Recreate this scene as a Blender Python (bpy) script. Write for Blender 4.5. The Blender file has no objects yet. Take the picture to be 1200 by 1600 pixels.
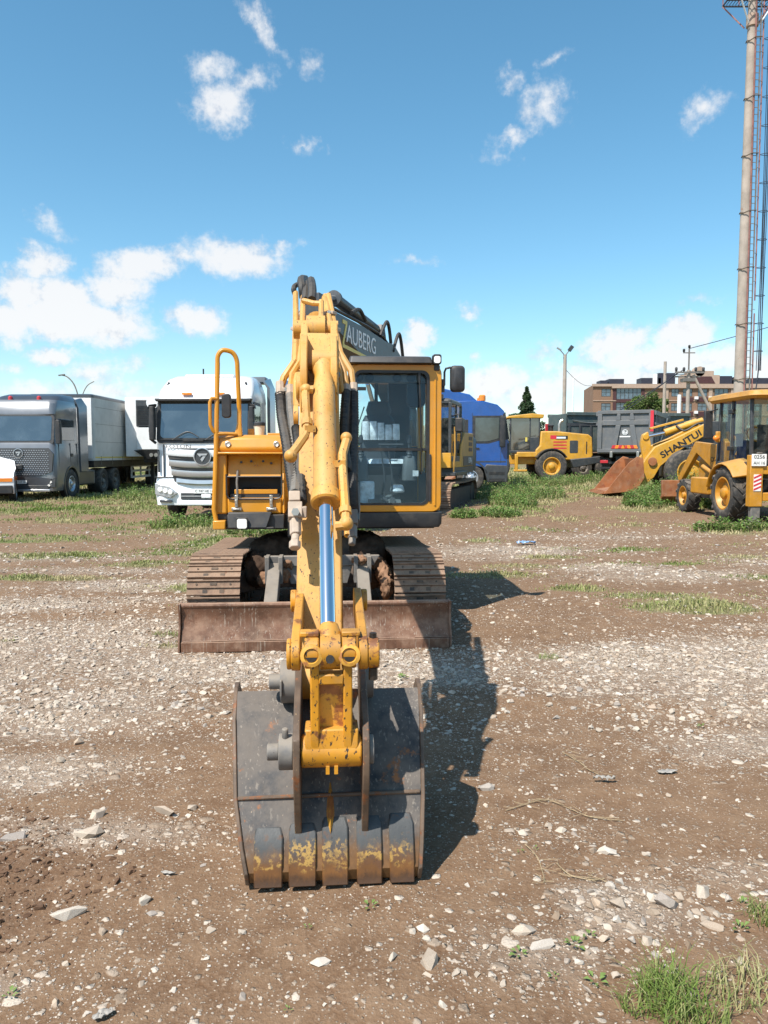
import bpy, math, random
import numpy as np
from mathutils import Vector, Matrix

S = bpy.context.scene
COL = S.collection
R = math.radians
random.seed(7)

# ------------------------------------------------------------------ camera
cam_d = bpy.data.cameras.new('camera'); cam = bpy.data.objects.new('camera', cam_d); COL.objects.link(cam)
cam_d.sensor_fit = 'AUTO'; cam_d.sensor_width = 36; cam_d.lens = 27.0
cam_d.clip_start = 0.05; cam_d.clip_end = 4000
cam.location = (0, 0, 1.7); cam.rotation_euler = (R(90 - 4.3), 0, 0)
S.camera = cam

# ------------------------------------------------------------------ light
SUNV = Vector((-.45, -.55, 1.0)).normalized()
SUN_EL = math.asin(SUNV.z); SUN_ROT = math.atan2(SUNV.x, SUNV.y)
sl = bpy.data.lights.new('sun', 'SUN'); sl.energy = 5.0; sl.angle = R(.5); sl.color = (1, .955, .88)
so = bpy.data.objects.new('sun', sl); COL.objects.link(so)
so.rotation_euler = SUNV.to_track_quat('Z', 'Y').to_euler(); so.location = (-20, -25, 45)
S.view_settings.view_transform = 'Standard'; S.view_settings.look = 'None'
S.view_settings.exposure = 0.46; S.view_settings.gamma = 1; S.view_settings.use_curve_mapping = False
S.cycles.max_bounces = 8; S.cycles.transparent_max_bounces = 32


class NT:
    """tiny node-tree writer"""
    def __init__(s, nt):
        s.t = nt; s.n = nt.nodes; s.l = nt.links
    def node(s, typ, **kw):
        nd = s.n.new(typ)
        for k, v in kw.items():
            setattr(nd, k, v)
        return nd
    def set(s, sock, v):
        if hasattr(v, 'is_output') or isinstance(v, bpy.types.NodeSocket):
            s.l.new(v, sock)
        elif v is not None:
            sock.default_value = v
    def math(s, op, a, b=None, c=None, clamp=False):
        nd = s.node('ShaderNodeMath', operation=op, use_clamp=clamp)
        s.set(nd.inputs[0], a)
        if b is not None: s.set(nd.inputs[1], b)
        if c is not None: s.set(nd.inputs[2], c)
        return nd.outputs[0]
    def mix(s, f, a, b, typ='MIX'):
        nd = s.node('ShaderNodeMix', data_type='RGBA', blend_type=typ)
        s.set(nd.inputs[0], f)
        for i, v in ((6, a), (7, b)):
            if isinstance(v, tuple) and len(v) == 3: v = v + (1,)
            s.set(nd.inputs[i], v)
        return nd.outputs[2]
    def noise(s, vec, scale, detail=4, rough=.55, dist=0, out=0):
        nd = s.node('ShaderNodeTexNoise')
        if vec is not None: s.l.new(vec, nd.inputs['Vector'])
        nd.inputs['Scale'].default_value = scale; nd.inputs['Detail'].default_value = detail
        nd.inputs['Roughness'].default_value = rough; nd.inputs['Distortion'].default_value = dist
        return nd.outputs[out]
    def voro(s, vec, scale, feature='F1', rnd=1):
        nd = s.node('ShaderNodeTexVoronoi', feature=feature)
        s.l.new(vec, nd.inputs['Vector']); nd.inputs['Scale'].default_value = scale
        nd.inputs['Randomness'].default_value = rnd
        return nd
    def step(s, v, lo, hi, a=0., b=1.):
        nd = s.node('ShaderNodeMapRange', interpolation_type='SMOOTHSTEP')
        s.set(nd.inputs[0], v); nd.inputs[1].default_value = lo; nd.inputs[2].default_value = hi
        nd.inputs[3].default_value = a; nd.inputs[4].default_value = b
        return nd.outputs[0]
    def mapping(s, vec, loc=(0, 0, 0), rot=(0, 0, 0), scale=(1, 1, 1), typ='POINT'):
        nd = s.node('ShaderNodeMapping', vector_type=typ)
        s.l.new(vec, nd.inputs[0]); nd.inputs[1].default_value = loc; nd.inputs[2].default_value = rot
        nd.inputs[3].default_value = scale
        return nd.outputs[0]


# ------------------------------------------------------------------ sky with clouds
# each cloud lobe: azimuth (deg right of north), elevation (deg), half sizes (deg), tilt, strength
CLOUDS = [
    (-12.20, 25.27, 2.00, 1.12, 0, 0.95),
    (-9.78, 24.49, 2.59, 0.93, 12, 0.9),
    (-11.58, 23.16, 2.10, 1.68, 0, 1.15),
    (-8.53, 27.65, 3.17, 0.88, -48, 0.9),
    (-5.26, 25.86, 0.95, 1.28, -20, 0.6),
    (-5.62, 20.94, 1.61, 0.70, -15, 0.75),
    (11.36, 23.17, 2.29, 1.90, 0, 0.95),
    (9.16, 21.44, 2.42, 0.61, 12, 0.8),
    (9.11, 24.78, 1.21, 0.93, -20, 0.7),
    (12.10, 25.80, 1.55, 0.48, 15, 0.65),
    (7.82, 20.35, 1.31, 0.62, 0, 0.35),
    (21.82, 21.96, 1.87, 1.38, 30, 0.98),
    (-23.11, 14.93, 1.84, 0.84, -20, 0.7),
    (-23.58, 12.60, 1.99, 1.18, 15, 1.2),
    (-24.81, 10.68, 1.88, 1.99, 0, 1.5),
    (-21.49, 9.07, 5.56, 1.75, -4, 2),
    (-22.46, 10.25, 3.85, 1.84, 0, 1.6),
    (-25.44, 8.81, 1.94, 1.86, 0, 1.6),
    (-17.44, 12.76, 3.12, 1.49, 12, 1.5),
    (-18.74, 11.43, 2.56, 1.58, 0, 1.4),
    (-14.40, 13.71, 3.13, 1.00, 0, 1),
    (-10.85, 13.68, 4.05, 1.44, -4, 1.3),
    (-7.89, 14.22, 2.81, 0.59, 14, 0.8),
    (-13.38, 9.48, 2.35, 1.18, 0, 1.4),
    (-23.17, 6.62, 2.09, 0.63, 0, 1.3),
    (-25.55, 5.58, 1.24, 0.54, 0, 0.8),
    (-20.36, 5.49, 3.14, 1.47, 8, 1),
    (-19.55, 4.34, 4.65, 1.32, 0, 1),
    (-24.04, 4.21, 3.57, 0.93, 0, 1),
    (-18.03, 6.23, 1.72, 0.96, 0, 0.7),
    (2.59, 8.73, 1.52, 1.27, 0, 1.6),
    (1.88, 7.56, 1.62, 1.10, 0, 1.3),
    (6.31, 10.26, 1.32, 0.89, 0, 1),
    (6.57, 7.15, 0.75, 0.82, 0, 0.9),
    (7.99, 5.02, 3.09, 1.66, 10, 1.4),
    (10.76, 4.52, 3.22, 1.46, 0, 1.3),
    (11.63, 7.18, 1.56, 1.17, 0, 0.8),
    (2.34, 13.61, 2.00, 0.43, -5, 0.45),
    (21.66, 10.31, 1.72, 0.49, 8, 0.5),
    (16.49, 7.60, 3.07, 1.57, 12, 1.3),
    (21.11, 8.16, 2.40, 1.10, 10, 1.7),
    (19.50, 6.61, 5.50, 1.30, 0, 1.5),
    (13.90, 5.46, 3.15, 1.35, 0, 1.1),
    (23.57, 6.43, 3.60, 1.34, 0, 1.2),
    (16.54, 5.31, 6.57, 1.24, 0, 1.2),
    (25.93, 5.69, 2.31, 1.66, 0, 1.1),
    (5.66, 4.67, 2.84, 0.93, 0, 0.7),
    (-1.89, 4.23, 3.34, 0.93, 0, 0.6),
    (-9.40, 3.25, 3.25, 0.93, 0, 0.6),
    (-16.14, 3.71, 2.64, 0.81, 0, 0.7),
]
def make_world():
    w = bpy.data.worlds.new('World'); S.world = w; w.use_nodes = True
    T = NT(w.node_tree); T.n.clear()
    out = T.node('ShaderNodeOutputWorld')
    sky = T.node('ShaderNodeTexSky', sky_type='NISHITA'); sky.sun_disc = False
    sky.sun_elevation = SUN_EL; sky.sun_rotation = SUN_ROT
    sky.altitude = 200; sky.air_density = 1.0; sky.dust_density = 0.6; sky.ozone_density = 2.2
    tc = T.node('ShaderNodeTexCoord').outputs['Generated']
    sep = T.node('ShaderNodeSeparateXYZ'); T.l.new(tc, sep.inputs[0])
    az = T.math('DEGREES', T.math('ARCTAN2', sep.outputs[0], sep.outputs[1]))
    el = T.math('DEGREES', T.math('ARCSINE', sep.outputs[2]))
    cmb = T.node('ShaderNodeCombineXYZ'); T.l.new(az, cmb.inputs[0]); T.l.new(el, cmb.inputs[1])
    ae = cmb.outputs[0]
    # ragged outline: shift lookups by noise
    wn = T.node('ShaderNodeTexNoise'); T.l.new(ae, wn.inputs['Vector']); wn.inputs['Scale'].default_value = .42
    wn.inputs['Detail'].default_value = 6; wn.inputs['Roughness'].default_value = .62
    wv = T.node('ShaderNodeVectorMath', operation='MULTIPLY_ADD'); T.l.new(wn.outputs['Color'], wv.inputs[0])
    wv.inputs[1].default_value = (3.2, 2.4, 0); T.l.new(ae, wv.inputs[2])
    wv2 = T.node('ShaderNodeVectorMath', operation='SUBTRACT'); T.l.new(wv.outputs[0], wv2.inputs[0])
    wv2.inputs[1].default_value = (1.6, 1.2, 0)
    p = wv2.outputs[0]
    acc = None; shade = None
    for (a, e, rx, ry, rot, st) in CLOUDS:
        m = T.mapping(p, (a, e, 0), (0, 0, R(rot)), (rx, ry, 1), 'TEXTURE')
        ln = T.node('ShaderNodeVectorMath', operation='LENGTH'); T.l.new(m, ln.inputs[0])
        v = T.math('MULTIPLY_ADD', ln.outputs['Value'], -st * 1.15, st * (1.25 if st > 1 else 1.0))
        acc = v if acc is None else T.math('MAXIMUM', acc, v)
    # loose clouds all round outside the picture and a low bank near the horizon
    big = T.noise(T.mapping(ae, scale=(.55, 1, 1)), .045, 3, .5)
    side = T.step(T.math('ABSOLUTE', az), 30, 42)
    els = T.step(el, 45, 55)
    anyo = T.math('MAXIMUM', side, els)
    ext = T.math('MULTIPLY', T.math('MULTIPLY_ADD', big, 3.2, -2.0), anyo)
    ext = T.math('MULTIPLY_ADD', T.math('SUBTRACT', 1.0, anyo), -1.0, ext)
    acc = T.math('MAXIMUM', acc, ext)
    det = T.noise(ae, 1.15, 8, .62)
    dens = T.math('ADD', acc, T.math('MULTIPLY_ADD', det, 1.7, -.88))
    op = T.step(dens, -.16, 1.15)
    soft = T.noise(ae, .5, 6, .6)
    lit = T.step(T.math('ADD', T.math('MULTIPLY', dens, .22), T.math('MULTIPLY_ADD', det, .5, T.math('MULTIPLY', soft, .9))), .48, .92)
    cc = T.mix(lit, (.56, .62, .73), (1.0, 1.0, 1.0))
    low = T.step(el, 3, 22)
    cc = T.mix(low, cc, T.mix(.25, cc, (.74, .8, .9)))
    sk = T.node('ShaderNodeHueSaturation'); T.l.new(sky.outputs[0], sk.inputs['Color'])
    sk.inputs['Saturation'].default_value = 1.18; sk.inputs['Hue'].default_value = .481; sk.inputs['Value'].default_value = 1.0
    bg = T.node('ShaderNodeBackground'); T.l.new(sk.outputs[0], bg.inputs[0]); bg.inputs[1].default_value = .138
    bc = T.node('ShaderNodeBackground'); T.l.new(cc, bc.inputs[0]); bc.inputs[1].default_value = .72
    mx = T.node('ShaderNodeMixShader'); T.l.new(T.math('MULTIPLY', op, .93), mx.inputs[0])
    T.l.new(bg.outputs[0], mx.inputs[1]); T.l.new(bc.outputs[0], mx.inputs[2]); T.l.new(mx.outputs[0], out.inputs[0])
    w.cycles.sampling_method = 'MANUAL'; w.cycles.sample_map_resolution = 1024
make_world()

# ------------------------------------------------------------------ materials
def base_mat(name):
    m = bpy.data.materials.new(name); m.use_nodes = True
    T = NT(m.node_tree); b = T.n['Principled BSDF']
    return m, T, b
def paint(name, col, rough=.42, var=.12, chips=0, chipcol=(.035, .028, .022), dust=0, dustcol=(.36, .29, .21),
          rust=0, rustcol=(.17, .065, .025), scale=2.5, metal=0, coat=0, bump=0, bscale=40, streak=0, spec=.5, scratch=0, scrcol=(.42, .36, .29)):
    m, T, b = base_mat(name)
    tc = T.node('ShaderNodeTexCoord').outputs['Object']
    n1 = T.noise(tc, scale, 6, .6)
    d = tuple(c * (1 - var) for c in col); l = tuple(min(1, c * (1 + var * .7)) for c in col)
    c = T.mix(T.step(n1, .3, .7), d, l)
    rg = rough
    if streak:
        st = T.noise(T.mapping(tc, scale=(26, 26, 1.6)), 1, 5, .65)
        c = T.mix(T.math('MULTIPLY', T.step(st, .5, .75), streak), c, tuple(x * .35 for x in col))
    if dust:
        geo = T.node('ShaderNodeNewGeometry'); sp = T.node('ShaderNodeSeparateXYZ'); T.l.new(geo.outputs['Normal'], sp.inputs[0])
        up = T.math('MULTIPLY_ADD', sp.outputs[2], .3, .0)
        n2 = T.noise(tc, scale * 3.1, 7, .65)
        f = T.math('MULTIPLY', T.step(T.math('ADD', n2, up), .42, .78), dust)
        c = T.mix(f, c, dustcol)
        rg = T.math('MULTIPLY_ADD', f, .4, rough, clamp=True)
    if rust:
        n3 = T.noise(tc, scale * 2.2, 9, .7)
        f3 = T.step(n3, .66 - rust * .22, .72 - rust * .2)
        n5 = T.noise(tc, 31, 4, .6)
        c = T.mix(f3, c, T.mix(n5, tuple(x * .55 for x in rustcol), tuple(x * 1.7 for x in rustcol)))
    if scratch:
        for rt, sc_ in ((.35, 1), (-.9, 1.3), (1.9, .8)):
            ns = T.noise(T.mapping(tc, rot=(rt, .2, rt * .7), scale=(95 * sc_, 95 * sc_, 2.2 * sc_)), 1, 2, .5)
            fs = T.math('MULTIPLY', T.step(ns, .63, .67), T.step(T.noise(tc, 4.2 * sc_, 3, .5), .48, .6))
            c = T.mix(T.math('MULTIPLY', fs, scratch), c, scrcol)
    if chips:
        n4 = T.noise(T.mapping(tc, rot=(.5, .3, .2), scale=(1, 1, .45)), 92, 3, .55)
        f4 = T.step(n4, .745 - chips * .1, .765 - chips * .1)
        n6 = T.noise(tc, 3.3, 3, .5)
        f4 = T.math('MULTIPLY', f4, T.step(n6, .36, .52))
        c = T.mix(f4, c, chipcol)
    T.l.new(c, b.inputs['Base Color'])
    T.set(b.inputs['Roughness'], rg); b.inputs['Metallic'].default_value = metal
    b.inputs['Coat Weight'].default_value = coat; b.inputs['Coat Roughness'].default_value = .12
    b.inputs['Specular IOR Level'].default_value = spec
    if bump:
        bp = T.node('ShaderNodeBump'); bp.inputs['Strength'].default_value = bump; bp.inputs['Distance'].default_value = .01
        T.l.new(T.noise(tc, bscale, 6, .65), bp.inputs['Height']); T.l.new(bp.outputs[0], b.inputs['Normal'])
    return m
def clear_glass(name, tint=(.62, .74, .74), refl=1.0, ior=1.5, dirt=.05):
    m, T, b = base_mat(name); T.n.remove(b); out = T.n['Material Output']
    tr = T.node('ShaderNodeBsdfTransparent'); tr.inputs[0].default_value = tint + (1,)
    gl = T.node('ShaderNodeBsdfGlossy'); gl.inputs['Roughness'].default_value = .015; gl.inputs[0].default_value = (refl, refl, refl, 1)
    fr = T.node('ShaderNodeFresnel'); fr.inputs[0].default_value = ior
    mx = T.node('ShaderNodeMixShader'); gm = T.node('ShaderNodeNewGeometry'); T.l.new(T.math('MULTIPLY', fr.outputs[0], T.math('SUBTRACT', 1.0, gm.outputs['Backfacing'])), mx.inputs[0]); T.l.new(tr.outputs[0], mx.inputs[1]); T.l.new(gl.outputs[0], mx.inputs[2])
    df = T.node('ShaderNodeBsdfDiffuse'); df.inputs[0].default_value = (.5, .48, .44, 1)
    tc = T.node('ShaderNodeTexCoord').outputs['Object']
    m2 = T.node('ShaderNodeMixShader'); T.l.new(T.step(T.noise(tc, 5, 6, .65), .35, .85, 0, dirt * 2), m2.inputs[0])
    T.l.new(mx.outputs[0], m2.inputs[1]); T.l.new(df.outputs[0], m2.inputs[2]); T.l.new(m2.outputs[0], out.inputs[0])
    return m
def dark_glass(name, col=(.02, .028, .032), ior=1.75):
    m, T, b = base_mat(name)
    tc = T.node('ShaderNodeTexCoord').outputs['Object']
    T.l.new(T.mix(T.step(T.noise(tc, 1.6, 5, .6), .4, .7), col, tuple(min(1, c * 1.8 + .006) for c in col)), b.inputs['Base Color'])
    b.inputs['Roughness'].default_value = .04; b.inputs['IOR'].default_value = ior
    bp = T.node('ShaderNodeBump'); bp.inputs['Strength'].default_value = .05; bp.inputs['Distance'].default_value = .05
    T.l.new(T.noise(tc, 1.2, 2, .5), bp.inputs['Height']); T.l.new(bp.outputs[0], b.inputs['Normal'])
    return m

YEL = (.60, .255, .015)
M = {}
M['yellow'] = paint('machine yellow paint', YEL, .36, .10, chips=.35, dust=.16, dustcol=(.5, .36, .2), coat=.12, scale=1.7)
M['yellow_arm'] = paint('faded worn yellow paint', (.58, .275, .042), .45, .24, chips=.95, dust=.4, dustcol=(.58, .38, .17), rust=.2, scale=2.1, streak=.22, scratch=.5, scrcol=(.3, .17, .06))
M['yellow_link'] = paint('greasy scuffed yellow paint', (.56, .245, .016), .42, .28, chips=1.25, dust=.3, dustcol=(.3, .2, .1), rust=.48, scale=4)
M['yellow_web'] = paint('stained yellow plate', (.66, .34, .05), .5, .25, chips=.6, rust=.85, rustcol=(.30, .12, .04), scale=5)
M['grease'] = paint('black grease', (.03, .022, .016), .38, .4, scale=20, bump=.3)
M['bucket'] = paint('worn charcoal bucket paint', (.028, .033, .040), .5, .4, chips=.3, chipcol=(.36, .28, .2), dust=.5, dustcol=(.25, .205, .165), rust=.34, rustcol=(.28, .11, .04), scale=2.6, streak=.5, bump=.15, scratch=.3, spec=.3)
M['bucket_edge'] = paint('rusty dirty steel edge', (.13, .085, .055), .6, .4, chips=.6, chipcol=(.45, .3, .15), rust=.5, scale=6, bump=.2)
M['blade'] = paint('rusty blade steel', (.15, .072, .042), .5, .4, dust=.6, chips=.4, chipcol=(.42, .3, .22), dustcol=(.36, .235, .16), rust=.35, rustcol=(.13, .06, .035), scale=3, streak=.6, bump=.2, spec=.4, scratch=.5)
M['track'] = paint('dusty rusted track steel', (.19, .115, .075), .7, .35, dust=.5, dustcol=(.38, .26, .175), rust=.25, rustcol=(.15, .07, .04), scale=7, bump=.35)
M['track_dark'] = paint('dark undercarriage steel', (.055, .042, .034), .7, .3, dust=.5, dustcol=(.22, .15, .1), scale=5, bump=.2)
M['steel_grey'] = paint('dusty grey steel', (.15, .14, .13), .55, .25, dust=.4, chips=.3, scale=5)
M['mud_shade'] = paint('soil with painted shade', (.07, .045, .032), .95, .35, scale=9, bump=1.0, bscale=25, spec=.1)  # mud darkened in colour for the shade under the upper body
M['mud'] = paint('dried reddish mud', (.27, .155, .095), .95, .35, scale=9, bump=1.0, bscale=25, spec=.1)
M['black'] = paint('black painted metal', (.022, .022, .023), .42, .2, dust=.12)
M['black_plastic'] = paint('black plastic', (.028, .028, .03), .5, .15, dust=.1)
M['rubber'] = paint('black rubber hose', (.018, .018, .019), .55, .2, dust=.15, scale=8)
M['tyre'] = paint('dusty tyre rubber', (.04, .038, .036), .8, .25, dust=.7, dustcol=(.2, .165, .13), scale=3, bump=.2)
M['chrome'] = paint('polished chrome rod', (.82, .84, .86), .09, .03, metal=1)
M['steel'] = paint('plain zinc steel', (.5, .47, .42), .38, .2, metal=.8, rust=.1, scale=9)
M['fitting'] = paint('dusty pinkish fitting', (.46, .36, .28), .6, .2, dust=.4, scale=12)
M['sleeve'] = paint('plastic hose sleeve', (.10, .10, .095), .5, .3, dust=.3, scale=20)
M['lamp'] = paint('lamp lens', (.92, .9, .85), .12, .04, coat=1)
M['white'] = paint('white truck paint', (.82, .83, .84), .25, .04, coat=.5, dust=.06)
M['white_tr'] = paint('white trailer panel', (.8, .8, .79), .4, .05, dust=.08)
M['greytarp'] = paint('grey trailer curtain', (.60, .585, .55), .55, .08, dust=.3, dustcol=(.36, .33, .29), scale=.8)
M['silver'] = paint('silver metallic paint', (.19, .195, .205), .3, .08, metal=.35, coat=.6)
M['silver_dark'] = paint('dark silver paint', (.08, .085, .095), .3, .08, metal=.4, coat=.4)
M['grille'] = paint('grille silver', (.55, .56, .58), .3, .08, metal=.7)
M['blue'] = paint('blue truck paint', (.003, .07, .29), .28, .1, coat=.6, dust=.05)
M['red'] = paint('red paint', (.5, .03, .04), .35, .1, coat=.3)
M['orange'] = paint('orange lamp plastic', (.85, .25, .03), .25, .1)
M['ochre'] = paint('ochre machine paint', (.46, .26, .06), .45, .12, dust=.2)
M['charcoal'] = paint('charcoal paint', (.045, .05, .055), .42, .15, dust=.12)
M['dumpgrey'] = paint('grey dump body paint', (.125, .13, .135), .5, .12, dust=.2, scale=1.2)
M['dumpgreen'] = paint('dark green grey body', (.06, .085, .085), .5, .15, dust=.25, scale=1.2)
M['bucket_rust'] = paint('rusted loader bucket', (.30, .105, .035), .65, .3, rust=.5, rustcol=(.2, .06, .025), dust=.3, scale=2, bump=.2)
M['yellow_far'] = paint('loader yellow paint', (.62, .31, .025), .4, .15, dust=.35, dustcol=(.5, .36, .2), chips=.6, streak=.15)
M['orange_yel'] = paint('backhoe yellow paint', (.55, .245, .018), .4, .15, dust=.4, dustcol=(.45, .3, .16), chips=.7, streak=.2)
M['glass'] = clear_glass('cab glass', (.86, .935, .965), 1.0, 1.5, .006)
M['glass_far'] = clear_glass('far cab glass', (.91, .945, .925), .8, 1.5, .03)
M['glass_dark'] = dark_glass('windscreen glass', (.025, .034, .038), 2.3)
M['mirror'] = paint('mirror glass', (.8, .82, .84), .03, .02, metal=1)
M['int_dark'] = paint('cab interior plastic', (.035, .037, .04), .6, .2)
M['int_grey'] = paint('cab interior grey', (.11, .115, .115), .6, .15)
M['wrap'] = paint('clear plastic wrap', (.8, .82, .82), .2, .35, scale=14, coat=.5, bump=.8, bscale=18)
M['plate'] = paint('number plate white', (.8, .8, .78), .4, .05)
M['ink'] = paint('black ink', (.02, .02, .02), .5, .1)
M['white_ink'] = paint('white lettering', (.8, .8, .8), .5, .05)
M['yel_ink'] = paint('yellow lettering', (.7, .55, .12), .5, .05)
M['red_ink'] = paint('red sticker', (.62, .03, .05), .5, .1)
M['concrete'] = paint('weathered concrete', (.38, .32, .27), .85, .22, dust=.3, streak=.3, rust=.12, rustcol=(.25, .13, .08), scale=1.0, bump=.3, bscale=12)
M['rail_red'] = paint('red white ladder paint', (.30, .13, .11), .6, .3, rust=.4, scale=2)
M['cable'] = paint('dark cable', (.03, .035, .05), .6, .1)
M['tan_stone'] = paint('tan stone band', (.40, .29, .22), .8, .1)
M['maroon'] = paint('maroon cladding', (.07, .025, .025), .6, .15)
M['roofdark'] = paint('dark roof metal', (.03, .03, .045), .5, .15)
M['glass_light'] = dark_glass('pale side window glass', (.03, .045, .048), 1.7)
M['wframe'] = paint('window frame', (.06, .055, .05), .5, .1)
M['wglass'] = dark_glass('building window glass', (.06, .085, .11), 1.9)
M['bark'] = paint('bark', (.12, .09, .065), .9, .3, scale=6, bump=.6)
M['bluefilm'] = paint('blue plastic film', (.25, .4, .65), .3, .15)
M['bag'] = paint('weathered plastic rag', (.36, .33, .29), .6, .3, scale=12)
M['straw'] = paint('dry straw', (.36, .27, .16), .8, .2, scale=9)
M['cup'] = paint('cream cap plastic', (.75, .67, .53), .4, .05)

def brick_mat():
    m, T, b = base_mat('brick facade')
    tc = T.node('ShaderNodeTexCoord').outputs['Object']
    cv = T.mapping(tc, rot=(R(90), 0, 0))
    br = T.node('ShaderNodeTexBrick'); T.l.new(cv, br.inputs['Vector'])
    br.inputs['Color1'].default_value = (.23, .125, .07, 1); br.inputs['Color2'].default_value = (.17, .092, .054, 1)
    br.inputs['Mortar'].default_value = (.36, .28, .22, 1); br.inputs['Scale'].default_value = 1
    br.inputs['Brick Width'].default_value = .26; br.inputs['Row Height'].default_value = .078; br.inputs['Mortar Size'].default_value = .009
    T.l.new(T.mix(.5, br.outputs[0], T.mix(T.noise(tc, .35, 5), (.19, .10, .058), (.27, .145, .088))), b.inputs['Base Color'])
    b.inputs['Roughness'].default_value = .9
    return m
M['brick'] = brick_mat()

def leaf_mat(name, c1, c2, c3, trans=.25):
    m, T, b = base_mat(name)
    at = T.node('ShaderNodeAttribute', attribute_name='tint')
    sp = T.node('ShaderNodeSeparateColor'); T.l.new(at.outputs['Color'], sp.inputs[0])
    c = T.mix(sp.outputs[0], c1, c2); c = T.mix(sp.outputs[1], c, c3)
    T.l.new(c, b.inputs['Base Color']); b.inputs['Roughness'].default_value = .55; b.inputs['Specular IOR Level'].default_value = .3
    tl = T.node('ShaderNodeBsdfTranslucent'); T.l.new(c, tl.inputs[0])
    mx = T.node('ShaderNodeMixShader'); mx.inputs[0].default_value = trans
    T.l.new(b.outputs[0], mx.inputs[1]); T.l.new(tl.outputs[0], mx.inputs[2]); T.l.new(mx.outputs[0], T.n['Material Output'].inputs[0])
    return m
M['grass'] = leaf_mat('grass blades', (.13, .20, .035), (.22, .29, .07), (.50, .42, .23))
M['weed'] = leaf_mat('weed leaves', (.09, .19, .035), (.19, .28, .07), (.36, .33, .17))
M['tree_a'] = leaf_mat('dark foliage', (.022, .05, .022), (.05, .09, .035), (.09, .12, .05))
M['tree_b'] = leaf_mat('green foliage', (.06, .11, .025), (.13, .19, .05), (.2, .2, .08))

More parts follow.
